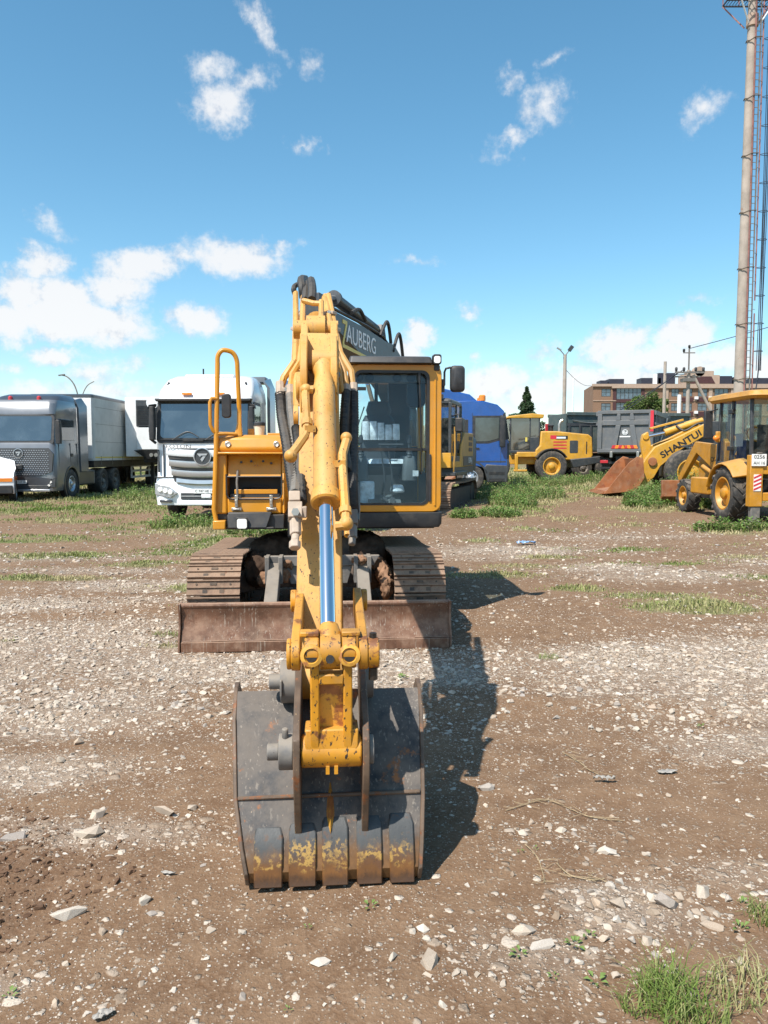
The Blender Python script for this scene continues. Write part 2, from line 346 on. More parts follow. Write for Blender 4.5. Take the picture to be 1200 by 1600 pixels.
# ------------------------------------------------------------------ mesh builder
class MB:
    def __init__(s): s.v = []; s.f = []; s.m = []; s.cm = 0
    def add(s, vs, fs):
        o = len(s.v); s.v += [tuple(p) for p in vs]; s.f += [tuple(i + o for i in f) for f in fs]; s.m += [s.cm] * len(fs)
        return s
    def hexa(s, p):   # 4 bottom ccw, 4 top ccw
        return s.add(p, [(3, 2, 1, 0), (4, 5, 6, 7), (0, 1, 5, 4), (1, 2, 6, 5), (2, 3, 7, 6), (3, 0, 4, 7)])
    def bx(s, x0, x1, y0, y1, z0, z1):
        return s.hexa([(x0, y0, z0), (x1, y0, z0), (x1, y1, z0), (x0, y1, z0), (x0, y0, z1), (x1, y0, z1), (x1, y1, z1), (x0, y1, z1)])
    def obx(s, c, sz, rot=(0, 0, 0)):
        from mathutils import Euler
        m = Euler(rot).to_matrix(); hx, hy, hz = (q / 2 for q in sz); c = Vector(c)
        return s.hexa([c + m @ Vector(q) for q in ((-hx, -hy, -hz), (hx, -hy, -hz), (hx, hy, -hz), (-hx, hy, -hz), (-hx, -hy, hz), (hx, -hy, hz), (hx, hy, hz), (-hx, hy, hz))])
    def bar(s, p0, p1, w, h, up=(0, 0, 1)):
        p0 = Vector(p0); p1 = Vector(p1); d = (p1 - p0).normalized(); u = Vector(up)
        x = d.cross(u)
        if x.length < 1e-4: x = d.cross(Vector((1, 0, 0)))
        x.normalize(); z = x.cross(d)
        q = []
        for p in (p0, p1):
            q.append([p - x * w / 2 - z * h / 2, p + x * w / 2 - z * h / 2, p + x * w / 2 + z * h / 2, p - x * w / 2 + z * h / 2])
        return s.add(q[0] + q[1], [(0, 1, 2, 3), (7, 6, 5, 4), (0, 4, 5, 1), (1, 5, 6, 2), (2, 6, 7, 3), (3, 7, 4, 0)])
    def prism(s, poly, axis, a0, a1):
        n = len(poly)
        def P(p, a): return {'x': (a, p[0], p[1]), 'y': (p[0], a, p[1]), 'z': (p[0], p[1], a)}[axis]
        vs = [P(p, a0) for p in poly] + [P(p, a1) for p in poly]
        return s.add(vs, [tuple(range(n)), tuple(range(2 * n - 1, n - 1, -1))] + [(i, n + i, n + (i + 1) % n, (i + 1) % n) for i in range(n)])
    def loft(s, rings, caps=True, closed=True):
        n = len(rings[0]); vs = [p for r in rings for p in r]; fs = []
        for k in range(len(rings) - 1):
            for i in range(n if closed else n - 1):
                j = (i + 1) % n
                fs.append((k * n + i, k * n + j, (k + 1) * n + j, (k + 1) * n + i))
        if caps:
            fs.append(tuple(range(n - 1, -1, -1))); b = (len(rings) - 1) * n; fs.append(tuple(range(b, b + n)))
        return s.add(vs, fs)
    def frame(s, d):
        d = Vector(d).normalized(); a = Vector((0, 0, 1)) if abs(d.z) < .9 else Vector((1, 0, 0))
        x = d.cross(a).normalized(); return d, x, d.cross(x)
    def cyl(s, p0, p1, r0, r1=None, n=16, caps=True):
        if r1 is None: r1 = r0
        p0 = Vector(p0); p1 = Vector(p1); d, x, y = s.frame(p1 - p0)
        rg = [[p + (x * math.cos(2 * math.pi * i / n) + y * math.sin(2 * math.pi * i / n)) * r for i in range(n)] for p, r in ((p0, r0), (p1, r1))]
        return s.loft(rg, caps)
    def lathe(s, prof, o, axis, n=24, caps=True):  # prof: (r, h)
        o = Vector(o); d, x, y = s.frame(axis)
        return s.loft([[o + d * h + (x * math.cos(2 * math.pi * i / n) + y * math.sin(2 * math.pi * i / n)) * max(r, 1e-4) for i in range(n)] for r, h in prof], caps)
    def tube(s, pts, r, n=8, smooth=0, rf=None):
        P = [Vector(p) for p in pts]
        if smooth:
            Q = []
            for i in range(len(P) - 1):
                a = P[max(i - 1, 0)]; b = P[i]; c = P[i + 1]; d = P[min(i + 2, len(P) - 1)]
                for k in range(smooth):
                    t = k / smooth
                    Q.append(.5 * ((2 * b) + (c - a) * t + (2 * a - 5 * b + 4 * c - d) * t * t + (3 * b - a - 3 * c + d) * t ** 3))
            Q.append(P[-1]); P = Q
        d0 = (P[1] - P[0]).normalized(); _, x, y = s.frame(d0); rg = []
        for i, p in enumerate(P):
            d = (P[min(i + 1, len(P) - 1)] - P[max(i - 1, 0)]).normalized()
            x = (x - d * x.dot(d)).normalized(); y = d.cross(x)
            rr = rf(i) if rf else r
            rg.append([p + (x * math.cos(2 * math.pi * k / n) + y * math.sin(2 * math.pi * k / n)) * rr for k in range(n)])
        return s.loft(rg, True)
    def ball(s, c, r, n=12, m=8):
        if not hasattr(r, '__len__'): r = (r, r, r)
        rg = []
        for j in range(m + 1):
            t = math.pi * (j + .02) / (m + .04); rg.append([(c[0] + r[0] * math.sin(t) * math.cos(2 * math.pi * i / n), c[1] + r[1] * math.sin(t) * math.sin(2 * math.pi * i / n), c[2] - r[2] * math.cos(t)) for i in range(n)])
        return s.loft(rg, True)
    def build(s, name, mat, parent=None, bevel=0, seg=2, ang=35, loc=None, rot=None):
        me = bpy.data.meshes.new(name); me.from_pydata(s.v, [], s.f); me.validate(); me.update()
        mats = mat if isinstance(mat, (list, tuple)) else [mat]
        for q in mats: me.materials.append(M[q] if isinstance(q, str) else q)
        if len(mats) > 1: me.polygons.foreach_set('material_index', s.m[:len(me.polygons)])
        import bmesh
        bm = bmesh.new(); bm.from_mesh(me); bmesh.ops.recalc_face_normals(bm, faces=bm.faces); bm.to_mesh(me); bm.free()
        me.polygons.foreach_set('use_smooth', [True] * len(me.polygons)); me.set_sharp_from_angle(angle=R(ang))
        o = bpy.data.objects.new(name, me); COL.objects.link(o)
        if parent is not None: o.parent = parent
        if bevel:
            b = o.modifiers.new('bevel', 'BEVEL'); b.width = bevel; b.segments = seg; b.limit_method = 'ANGLE'; b.angle_limit = R(35); b.harden_normals = False
        if loc: o.location = loc
        if rot: o.rotation_euler = rot
        return o

def rr(hx, y0, y1, r, z, n=4, x0=None):
    """rounded rectangle ring in xy at height z"""
    xa = -hx if x0 is None else x0; pts = []
    for cx, cy, a in ((hx - r, y1 - r, 0), (xa + r, y1 - r, 90), (xa + r, y0 + r, 180), (hx - r, y0 + r, 270)):
        for k in range(n + 1):
            t = R(a + 90 * k / n); pts.append((cx + r * math.cos(t), cy + r * math.sin(t), z))
    return pts
def rr2(x0, x1, z0, z1, r, n=4):
    pts = []
    for cx, cz, a in ((x1 - r, z1 - r, 0), (x0 + r, z1 - r, 90), (x0 + r, z0 + r, 180), (x1 - r, z0 + r, 270)):
        for k in range(n + 1):
            t = R(a + 90 * k / n); pts.append((cx + r * math.cos(t), cz + r * math.sin(t)))
    return pts
def ring_panel(mb, outer, inner, y0, y1, axis='y'):
    """flat frame between two outlines of the same point count, extruded along an axis"""
    n = len(outer)
    def P(p, a): return (p[0], a, p[1]) if axis == 'y' else (a, p[0], p[1])
    vs = [P(p, y0) for p in outer] + [P(p, y0) for p in inner] + [P(p, y1) for p in outer] + [P(p, y1) for p in inner]
    fs = []
    for i in range(n):
        j = (i + 1) % n
        fs += [(i, j, n + j, n + i), (2 * n + j, 2 * n + i, 3 * n + i, 3 * n + j), (j, i, 2 * n + i, 2 * n + j), (n + i, n + j, 3 * n + j, 3 * n + i)]
    mb.add(vs, fs)

def thing(name, label, cat, loc=(0, 0, 0), rz=0, group=None):
    o = bpy.data.objects.new(name, None); COL.objects.link(o); o.location = loc; o.rotation_euler = (0, 0, rz)
    o.empty_display_size = .3
    return tag(o, label, cat, group)
def tag(o, label=None, cat=None, group=None, kind=None):
    if label: o['label'] = label
    if cat: o['category'] = cat
    if group: o['group'] = group
    if kind: o['kind'] = kind
    return o
def dup(o, parent=None):
    c = o.copy(); COL.objects.link(c)
    if parent is not None: c.parent = parent
    for ch in list(o.children): dup(ch, c)
    return c
def cut(o, mb):
    c = mb.build('cutter', 'black', None); c.parent = o.parent; b = o.modifiers.new('cut', 'BOOLEAN'); b.object = c; b.solver = 'EXACT'
    bpy.context.view_layer.update(); me = bpy.data.meshes.new_from_object(o.evaluated_get(bpy.context.evaluated_depsgraph_get()))
    o.modifiers.clear(); o.data = me; bpy.data.objects.remove(c); me.polygons.foreach_set('use_smooth', [True] * len(me.polygons)); me.set_sharp_from_angle(angle=R(35)); return o
def text(name, body, size, mat, parent, loc, rot, ext=.003, sx=1, align='CENTER', shear=0, bold=0):
    cu = bpy.data.curves.new(name, 'FONT'); cu.body = body; cu.size = size; cu.extrude = ext; cu.align_x = align; cu.align_y = 'CENTER'
    cu.shear = shear; cu.resolution_u = 3; cu.offset = bold
    f = bpy.data.objects.new(name, cu); COL.objects.link(f); bpy.context.view_layer.update()
    me = bpy.data.meshes.new_from_object(f.evaluated_get(bpy.context.evaluated_depsgraph_get())); bpy.data.objects.remove(f); me.materials.clear(); me.materials.append(M[mat])
    o = bpy.data.objects.new(name, me); COL.objects.link(o); o.parent = parent
    o.location = loc; o.rotation_euler = rot; o.scale = (sx, 1, 1); return o
FRONT = (R(90), 0, 0); LEFTX = (R(90), 0, R(90)); RIGHTX = (R(90), 0, R(-90))

def wheel(parent, c, Rr, W, rimR, rim='grille', side=1, lugs=0, holes=8, dish=.18, tyre='tyre'):
    c = Vector(c); h = W / 2
    hub = MB().lathe([(rimR * .34, side * (h * (1 - dish * 2.2))), (rimR * .34, side * h * .86), (rimR * .24, side * h * .98), (0, side * h * .98)], c, (1, 0, 0), 16).build('wheel', rim, parent)
    t = MB()
    prof = [(rimR * .98, -h * .78), (rimR * 1.05, -h * .9), (Rr * .82, -h), (Rr * .95, -h * .9), (Rr, -h * .7), (Rr, h * .7), (Rr * .95, h * .9), (Rr * .82, h), (rimR * 1.05, h * .9), (rimR * .98, h * .78)]
    t.lathe(prof, c, (1, 0, 0), 32, False)
    if lugs:
        for k in range(lugs):
            for sg in (-1, 1):
                a = 2 * math.pi * (k + (0 if sg > 0 else .5)) / lugs; a2 = a + .32
                for q in range(2):
                    f0, f1 = q / 2, (q + 1) / 2
                    def pt(f, rad, off=0):
                        an = a + (a2 - a) * f; return c + Vector((sg * h * (.98 - .95 * f), math.cos(an + off) * rad, math.sin(an + off) * rad))
                    w = 2.0 / lugs * .55
                    ri = Rr * .93; ro = Rr * 1.045
                    t.hexa([pt(f0, ri, -w), pt(f0, ri, w), pt(f1, ri, w), pt(f1, ri, -w), pt(f0, ro if q else ro * .985, -w * .8), pt(f0, ro if q else ro * .985, w * .8), pt(f1, ro, w * .8), pt(f1, ro, -w * .8)])
    else:
        for k in (-.42, -.14, .14, .42):
            t.lathe([(Rr * .99, h * (k - .1)), (Rr * 1.012, h * (k - .09)), (Rr * 1.012, h * (k + .09)), (Rr * .99, h * (k + .1))], c, (1, 0, 0), 32, False)
    t.build('tyre', tyre, hub)
    r = MB(); s = side
    r.lathe([(rimR * 1.0, -h * .8), (rimR * .97, -h * .6), (rimR * .97, s * h * .2), (rimR * .97, s * h * .55), (rimR * 1.03, s * h * .88), (rimR * .95, s * h * .9), (rimR * .9, s * h * .6), (rimR * .8, s * h * (1 - dish * 3.2)), (rimR * .45, s * h * (1 - dish * 2)), (0.0, s * h * (1 - dish * 2))] if s > 0 else
            [(rimR * 1.0, h * .8), (rimR * .97, h * .6), (rimR * .97, -h * .2), (rimR * .97, -h * .55), (rimR * 1.03, -h * .88), (rimR * .95, -h * .9), (rimR * .9, -h * .6), (rimR * .8, -h * (1 - dish * 3.2)), (rimR * .45, -h * (1 - dish * 2)), (0.0, -h * (1 - dish * 2))], c, (1, 0, 0), 28, False)
    if holes:
        r.cm = 1
        for k in range(holes):
            a = 2 * math.pi * k / holes; p = c + Vector((s * h * (1 - dish * 2.6), math.cos(a) * rimR * .66, math.sin(a) * rimR * .66))
            r.cyl(p, p + Vector((s * h * dish * .25, 0, 0)), rimR * .11, n=8)
    r.build('rim', [rim, 'black'], hub)
    return hub

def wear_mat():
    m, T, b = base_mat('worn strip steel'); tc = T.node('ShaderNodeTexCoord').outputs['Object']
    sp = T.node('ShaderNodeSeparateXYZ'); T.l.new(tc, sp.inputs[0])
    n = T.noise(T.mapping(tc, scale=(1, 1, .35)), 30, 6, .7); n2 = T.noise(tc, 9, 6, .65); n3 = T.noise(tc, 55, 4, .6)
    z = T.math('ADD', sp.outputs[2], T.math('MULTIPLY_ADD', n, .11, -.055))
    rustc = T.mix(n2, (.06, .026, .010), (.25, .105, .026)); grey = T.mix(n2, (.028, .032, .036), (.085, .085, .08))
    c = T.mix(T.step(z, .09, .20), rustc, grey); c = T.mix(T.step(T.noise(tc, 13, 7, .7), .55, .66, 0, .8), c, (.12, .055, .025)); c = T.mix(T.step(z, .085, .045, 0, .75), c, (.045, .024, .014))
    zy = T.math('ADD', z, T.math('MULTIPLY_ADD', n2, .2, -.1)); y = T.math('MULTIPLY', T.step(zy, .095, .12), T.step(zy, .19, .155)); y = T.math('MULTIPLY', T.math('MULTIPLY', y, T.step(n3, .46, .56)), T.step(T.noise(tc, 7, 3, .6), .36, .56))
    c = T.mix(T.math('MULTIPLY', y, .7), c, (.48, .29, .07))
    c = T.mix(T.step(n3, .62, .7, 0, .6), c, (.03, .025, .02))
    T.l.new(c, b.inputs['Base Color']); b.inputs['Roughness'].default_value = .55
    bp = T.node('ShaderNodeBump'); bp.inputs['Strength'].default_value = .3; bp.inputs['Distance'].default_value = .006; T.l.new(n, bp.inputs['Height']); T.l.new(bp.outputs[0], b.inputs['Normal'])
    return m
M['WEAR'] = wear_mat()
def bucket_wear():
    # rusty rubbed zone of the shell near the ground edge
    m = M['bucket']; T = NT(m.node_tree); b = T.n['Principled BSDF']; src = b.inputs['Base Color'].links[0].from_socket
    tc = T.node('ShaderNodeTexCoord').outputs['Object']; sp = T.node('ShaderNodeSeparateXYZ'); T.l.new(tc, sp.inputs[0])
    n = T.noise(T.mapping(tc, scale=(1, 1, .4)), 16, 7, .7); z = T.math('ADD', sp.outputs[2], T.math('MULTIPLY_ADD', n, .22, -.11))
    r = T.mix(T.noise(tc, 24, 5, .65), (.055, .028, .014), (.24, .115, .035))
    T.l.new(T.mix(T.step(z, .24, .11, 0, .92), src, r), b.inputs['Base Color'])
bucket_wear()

# ------------------------------------------------------------------ ground
def _h(ix, iy, sd):
    n = (ix.astype(np.int64) * 374761393 + iy.astype(np.int64) * 668265263 + sd * 1274126177) & 0x7fffffff
    n = ((n ^ (n >> 13)) * 1103515245 + 12345) & 0x7fffffff
    n = (n ^ (n >> 16)) & 0xffff
    return n / 65535.0
def vn(x, y, sd=0):
    ix = np.floor(x); iy = np.floor(y); fx = x - ix; fy = y - iy
    fx = fx * fx * (3 - 2 * fx); fy = fy * fy * (3 - 2 * fy)
    a = _h(ix, iy, sd); b = _h(ix + 1, iy, sd); c = _h(ix, iy + 1, sd); d = _h(ix + 1, iy + 1, sd)
    return (a * (1 - fx) + b * fx) * (1 - fy) + (c * (1 - fx) + d * fx) * fy
def fbm(x, y, sd=0, o=4):
    s = 0; a = .5; t = 0
    for k in range(o):
        s = s + a * vn(x * 2 ** k + 17 * k, y * 2 ** k - 9 * k, sd + k); t += a; a *= .5
    return s / t
def ell(x, y, cx, cy, rx, ry):
    return np.clip(1.25 - np.sqrt(((x - cx) / rx) ** 2 + ((y - cy) / ry) ** 2), 0, 1)
CLOD = (-2.15, 2.9, 1.05, .62)
def slope(x, y):
    return .031 * np.clip(x - .5, 0, 13) * np.clip((y - 7) / 22, 0, 1) + .006 * np.clip(y - 8, 0, 40)
def hgt(x, y):
    x = np.asarray(x, float); y = np.asarray(y, float)
    s = slope(x, y)
    b = (fbm(x * .55, y * .7, 3, 3) - .5) * .07 * np.clip((np.hypot(x + .6, y - 7.5) - 1.5) / 4, .25, 1)
    d = (fbm(x * 3.1, y * 4.2, 8, 4) - .5) * .035
    c = ell(x, y, *CLOD)
    d = d + c * (.012 + (fbm(x * 8, y * 8, 21, 4) - .45) * .11)
    rut = np.exp(-((y - 4.75 - .15 * np.sin(x * .9)) / .16) ** 2) * -.025 + np.exp(-((y - 5.1 - .15 * np.sin(x * .9)) / .12) ** 2) * .015
    return s + b + d + rut
def gravel_f(x, y):
    n = fbm(x * .85, y * 1.3, 40, 5)
    v = .10 + 0 * x
    v = np.maximum(v, .85 * np.exp(-((y - 6.0 - .10 * x) / .75) ** 2) * (1 - .35 * np.exp(-((x - .9) / .8) ** 2)))
    for e in ((-3.2, 6.6, 2.2, 1.6, .95), (-2.6, 5.2, 1.8, .8, .85), (-4.8, 8.5, 2.2, .7, .8), (-3.0, 9.8, 2.4, .7, .7), (2.9, 5.6, 1.8, .95, .9), (1.55, 6.2, .9, .6, .75),
              (4.2, 6.2, 1.3, .8, .9), (2.6, 4.4, 1.2, .5, .55), (.95, 2.78, .34, .26, 1.2), (1.35, 2.95, .4, .25, .7), (.55, 2.5, .45, .28, .5), (.85, 3.35, .5, .2, .45), (-1.35, 3.35, .75, .22, .7), (-1.8, 4.0, .9, .35, .65),
              (4.2, 10.4, 2.2, .6, .75), (2.2, 13.2, 2.5, 1.0, .75), (4.8, 15.2, 2.6, .8, .6), (7, 11.5, 3, 1.2, .5), (-6, 12.5, 3, .7, .5), (3.2, 11.2, 1.6, .5, .75), (-4.2, 11, 2, .4, .75), (6.2, 9.6, 1.6, .5, .75), (1.6, 12.2, 1.0, .4, .65), (-2.4, 8.9, 1.0, .3, .6), (-6.5, 9.6, 2, .5, .75), (4.2, 7.4, 1.2, .3, .65), (.1, 5.9, 1.2, .5, .9), (-1.35, 2.35, .25, .12, .6)):
        v = np.maximum(v, e[4] * ell(x, y, *e[:4]))
    for e in ((1.3, 7.2, .95, .55, .8), (-.9, 3.9, .9, .5, .55), (1.9, 3.75, 1.5, .35, .55), (-1.3, 8.3, .8, .5, .5), (-3.6, 8.0, 1.1, .35, .6)):
        v = v * (1 - e[4] * ell(x, y, *e[:4]))
    v = v * (1 - .8 * ell(x, y, *CLOD))
    far = np.clip((y - 12) / 10, 0, 1)
    v = v * (1 - .45 * far)
    n2 = fbm(x * 2.3, y * 2.9, 47, 4)
    return np.clip(v * (.35 + 1.7 * (n - .1)) * (.5 + 1.1 * n2), 0, 1)
GRASS_E = ((1.5, 10.6, .9, .3, .6), (5.5, 10.3, 1.0, .3, .65), (3.8, 13.2, 1.2, .4, .6), (2.8, 12.2, .9, .25, .55), (-4.5, 10.3, 1.2, .3, .6), (-6, 11.2, 1, .3, .6), (-3, 12.8, 1.4, .35, .65), (7.5, 13.5, 1.6, .5, .65), (3.55, 8.45, .95, .38, 1.0), (2.35, 9.55, .55, .26, .9), (5.3, 8.9, 1.2, .5, .8), (3.2, 9.0, .8, .3, .55), (4.2, 11.6, 1.3, .35, .6), (6.3, 12.2, 1.5, .5, .55), (2.0, 11.4, .9, .3, .5), (-2.3, 9.6, 1.1, .35, .55),
           (-1.8, 8.5, .7, .2, .5), (-1.9, 6.75, .3, .12, .6), (-3.6, 6.9, .35, .12, .4), (-3.3, 11.6, 1.2, .45, .6), (-5.6, 12.6, 2.2, .6, .7), (-2.7, 14.2, 1.7, 2.0, 1.0), (-3.9, 17.2, 2.5, 2.2, 1.0), (-1.6, 17.5, 1.6, 3, 1.0), (-7.5, 15.0, 2.4, .7, .85), (-9, 22.5, 3.5, 2.5, .7), (-7.5, 26, 2.5, 3, .9),
           (-12, 27.5, 4, 2.2, .9), (-8, 19, 2.2, .9, .6), (2.6, 20.5, .8, 1.6, .85), (3.6, 21.5, 1.2, 2.4, .7), (4.6, 26, 2.2, 3.5, .75), (7.5, 32, 4.5, 3.5, 1.0), (11, 33, 5, 3.5, 1.0), (8.6, 22.6, 1.6, 2.0, 1.0), (7.6, 21, 1.6, 1.2, .9), (9.6, 24.5, 2.2, 2, 1.0), (6, 17, 1.8, .6, .6), (7.6, 15.4, 1.6, .6, .7), (8.5, 16.6, 2, .5, .7), (1.9, 14.4, .9, .4, .6), (4.6, 18.6, 2, .8, .5), (10, 28, 5, 4, .8), (3.2, 16.5, 1.0, .6, .5))
def grass_f(x, y):
    v = 0 * x
    for e in GRASS_E:
        v = np.maximum(v, e[4] * ell(x, y, *e[:4]))
    v = np.maximum(v, np.clip((y - 24) / 10, 0, .85))
    v = np.maximum(v, np.clip((np.abs(x) - 9) / 8, 0, .7) * np.clip((y - 6) / 6, 0, 1))
    n = fbm(x * 1.6, y * 2.2, 71, 4)
    return np.clip(v * 1.5 * (n * 2.3 - .62), 0, 1)

def make_ground():
    def axis(dense, lo, hi, step, grow, far):
        a = list(np.arange(lo, hi + 1e-6, step)); s = step; p = hi
        while p < far[1]: s *= grow; p += s; a.append(p)
        s = step; p = lo; b = []
        while p > far[0]: s *= grow; p -= s; b.append(p)
        return np.array(b[::-1] + a)
    xs = axis(0, -4.2, 4.2, .032, 1.09, (-1500, 1500)); ys = axis(0, 1.2, 8.2, .032, 1.06, (-300, 2500))
    X, Y = np.meshgrid(xs, ys); Z = hgt(X, Y)
    nx, ny = len(xs), len(ys)
    co = np.stack([X, Y, Z], -1).reshape(-1, 3).astype(np.float32)
    i = np.arange((ny - 1) * (nx - 1)); r = i // (nx - 1); c = i % (nx - 1); a = r * nx + c
    F = np.stack([a, a + 1, a + nx + 1, a + nx], -1).astype(np.int32)
    me = bpy.data.meshes.new('ground'); me.vertices.add(len(co)); me.vertices.foreach_set('co', co.ravel())
    me.loops.add(F.size); me.loops.foreach_set('vertex_index', F.ravel()); me.polygons.add(len(F))
    me.polygons.foreach_set('loop_start', np.arange(0, F.size, 4, dtype=np.int32))
    me.update(calc_edges=True); me.polygons.foreach_set('use_smooth', [True] * len(F))
    at = me.color_attributes.new('cover', 'FLOAT_COLOR', 'POINT')
    g = gravel_f(X, Y).ravel(); gr = grass_f(X, Y).ravel(); cl = ell(X, Y, *CLOD).ravel()
    at.data.foreach_set('color', np.stack([g, gr, cl, np.ones_like(g)], -1).astype(np.float32).ravel())
    o = bpy.data.objects.new('ground', me); COL.objects.link(o); o['kind'] = 'structure'; o['label'] = 'brown dirt yard strewn with pale gravel and grass patches'
    m, T, b = base_mat('dirt and gravel ground'); me.materials.append(m)
    tc = T.node('ShaderNodeTexCoord').outputs['Object']
    cv = T.node('ShaderNodeAttribute', attribute_name='cover'); sp = T.node('ShaderNodeSeparateColor'); T.l.new(cv.outputs['Color'], sp.inputs[0])
    gv, gs, ck = sp.outputs[0], sp.outputs[1], sp.outputs[2]
    n1 = T.noise(tc, .9, 6, .6); n2 = T.noise(tc, 7, 6, .65); n3 = T.noise(tc, 60, 5, .7)
    dirt = T.mix(T.step(n1, .3, .7), (.148, .082, .044), (.215, .127, .072))
    dirt = T.mix(T.step(n2, .35, .75), dirt, (.265, .168, .10))
    red = T.step(T.noise(tc, .55, 5, .6), .6, .72, 0, .55)
    dirt = T.mix(red, dirt, (.20, .10, .06))
    dirt = T.mix(ck, dirt, T.mix(n2, (.085, .042, .022), (.18, .095, .052)))
    dirt = T.mix(T.math('MULTIPLY', T.step(n3, .3, .7), .6), dirt, T.mix(T.step(n3, .3, .75), (.07, .039, .023), (.33, .225, .148)))
    sand = T.mix(n2, (.27, .205, .15), (.46, .385, .315))
    sandf = T.step(T.math('ADD', gv, T.math('MULTIPLY_ADD', n2, .7, -.35)), .2, .9, 0, .5)
    c = T.mix(sandf, dirt, sand)
    # fine grit as its own cells: several sizes
    hs = None
    for sc, lo, mu, amp in ((110, .86, -.64, .25), (54, .93, -.74, .5), (27, 1.0, -.85, .85), (15, 1.12, -.92, 1.0)):
        wn = T.node('ShaderNodeTexNoise'); T.l.new(tc, wn.inputs['Vector']); wn.inputs['Scale'].default_value = sc * 1.3; wn.inputs['Detail'].default_value = 3
        wa = T.node('ShaderNodeVectorMath', operation='MULTIPLY_ADD'); T.l.new(wn.outputs['Color'], wa.inputs[0]); wa.inputs[1].default_value = (.75 / sc, .75 / sc, 0); T.l.new(T.mapping(tc, loc=(sc, sc * .37, 0), scale=(1, 1, .2)), wa.inputs[2])
        v = T.voro(wa.outputs[0], sc)
        cs = T.node('ShaderNodeSeparateColor'); T.l.new(v.outputs['Color'], cs.inputs[0])
        thr = T.math('MULTIPLY_ADD', gv, mu, lo)
        on = T.math('GREATER_THAN', cs.outputs[0], thr)
        sz = T.math('MULTIPLY_ADD', cs.outputs[1], .34, .24)
        ins = T.math('SUBTRACT', 1.0, T.math('DIVIDE', v.outputs['Distance'], sz), clamp=True)
        fm = T.math('MULTIPLY', T.step(ins, 0, .25), on)
        pc = T.mix(cs.outputs[2], (.27, .195, .135), (.60, .51, .415))
        c = T.mix(T.math('MULTIPLY', fm, .9), c, pc)
        hh = T.math('MULTIPLY', T.math('MULTIPLY', T.math('SQRT', ins), on), amp)
        hs = hh if hs is None else T.math('MAXIMUM', hs, hh)
    turf = T.mix(T.noise(tc, 2.3, 5), (.15, .145, .06), (.28, .235, .14))
    turf = T.mix(T.step(T.noise(tc, .6, 5, .6), .45, .65), turf, (.12, .16, .045))
    gf = T.step(T.math('ADD', gs, T.math('MULTIPLY_ADD', T.noise(tc, 9, 5, .7), .6, -.3)), .15, .65, 0, .85)
    c = T.mix(gf, c, turf)
    T.l.new(c, b.inputs['Base Color']); b.inputs['Roughness'].default_value = .95; b.inputs['Specular IOR Level'].default_value = .15
    bp = T.node('ShaderNodeBump'); bp.inputs['Strength'].default_value = 1.0; bp.inputs['Distance'].default_value = .016
    T.l.new(T.math('ADD', hs, T.math('MULTIPLY_ADD', n3, .55, T.math('MULTIPLY', n2, .9))), bp.inputs['Height']); T.l.new(bp.outputs[0], b.inputs['Normal'])
    return o
GROUND = make_ground()

def stone_mat(name, cs, grain=22):
    m, T, b = base_mat(name)
    at = T.node('ShaderNodeAttribute', attribute_name='tint'); sp = T.node('ShaderNodeSeparateColor'); T.l.new(at.outputs['Color'], sp.inputs[0])
    oi = T.node('ShaderNodeObjectInfo')
    rnd = T.math('FRACT', T.math('ADD', sp.outputs[0], oi.outputs['Random']))
    tc = T.node('ShaderNodeTexCoord').outputs['Object']
    r = T.node('ShaderNodeValToRGB'); T.l.new(rnd, r.inputs[0]); e = r.color_ramp.elements
    e[0].color = cs[0] + (1,); e[1].color = cs[-1] + (1,)
    for k, q in enumerate(cs[1:-1]): x = e.new((k + 1) / (len(cs) - 1)); x.color = q + (1,)
    n = T.noise(tc, grain, 6, .65)
    c = T.mix(T.step(n, .35, .7), T.mix(1, r.outputs[0], (.72, .68, .62), 'MULTIPLY'), r.outputs[0])
    T.l.new(c, b.inputs['Base Color']); b.inputs['Roughness'].default_value = .9; b.inputs['Specular IOR Level'].default_value = .2
    bp = T.node('ShaderNodeBump'); bp.inputs['Strength'].default_value = .4; bp.inputs['Distance'].default_value = .004
    T.l.new(n, bp.inputs['Height']); T.l.new(bp.outputs[0], b.inputs['Normal'])
    return m
M['stone'] = stone_mat('pale limestone', [(.29, .215, .155), (.56, .48, .40), (.45, .38, .31), (.66, .595, .52), (.37, .33, .30), (.52, .41, .315), (.61, .55, .475), (.40, .31, .235)])
M['clod'] = stone_mat('soil clod', [(.12, .068, .042), (.19, .115, .072), (.15, .09, .058)])

def ico(sub=0):
    import bmesh
    bm = bmesh.new(); bmesh.ops.create_icosphere(bm, subdivisions=sub, radius=1)
    v = np.array([p.co[:] for p in bm.verts]); f = np.array([[q.index for q in p.verts] for p in bm.faces]); bm.free(); return v, f
ICO1 = ico(1); ICO2 = ico(2)
rng = np.random.default_rng(11)
def hull_shapes(n, npt, zs):
    """broken angular stones: hulls of a few random points"""
    import bmesh
    out = []
    for k in range(n):
        d = rng.normal(size=(npt, 3)); d /= np.linalg.norm(d, axis=1)[:, None]; d *= rng.uniform(.75, 1.12, npt)[:, None]
        d *= np.array([1, rng.uniform(.5, .95), rng.uniform(*zs)]); bm = bmesh.new()
        for q in d: bm.verts.new(q)
        r = bmesh.ops.convex_hull(bm, input=bm.verts)
        bmesh.ops.delete(bm, geom=[v for v in bm.verts if not v.link_faces], context='VERTS')
        bmesh.ops.triangulate(bm, faces=bm.faces); bm.verts.index_update()
        out.append((np.array([v.co[:] for v in bm.verts]), np.array([[v.index for v in f.verts] for f in bm.faces]))); bm.free()
    return out
SH1 = hull_shapes(16, 11, (.35, .7))
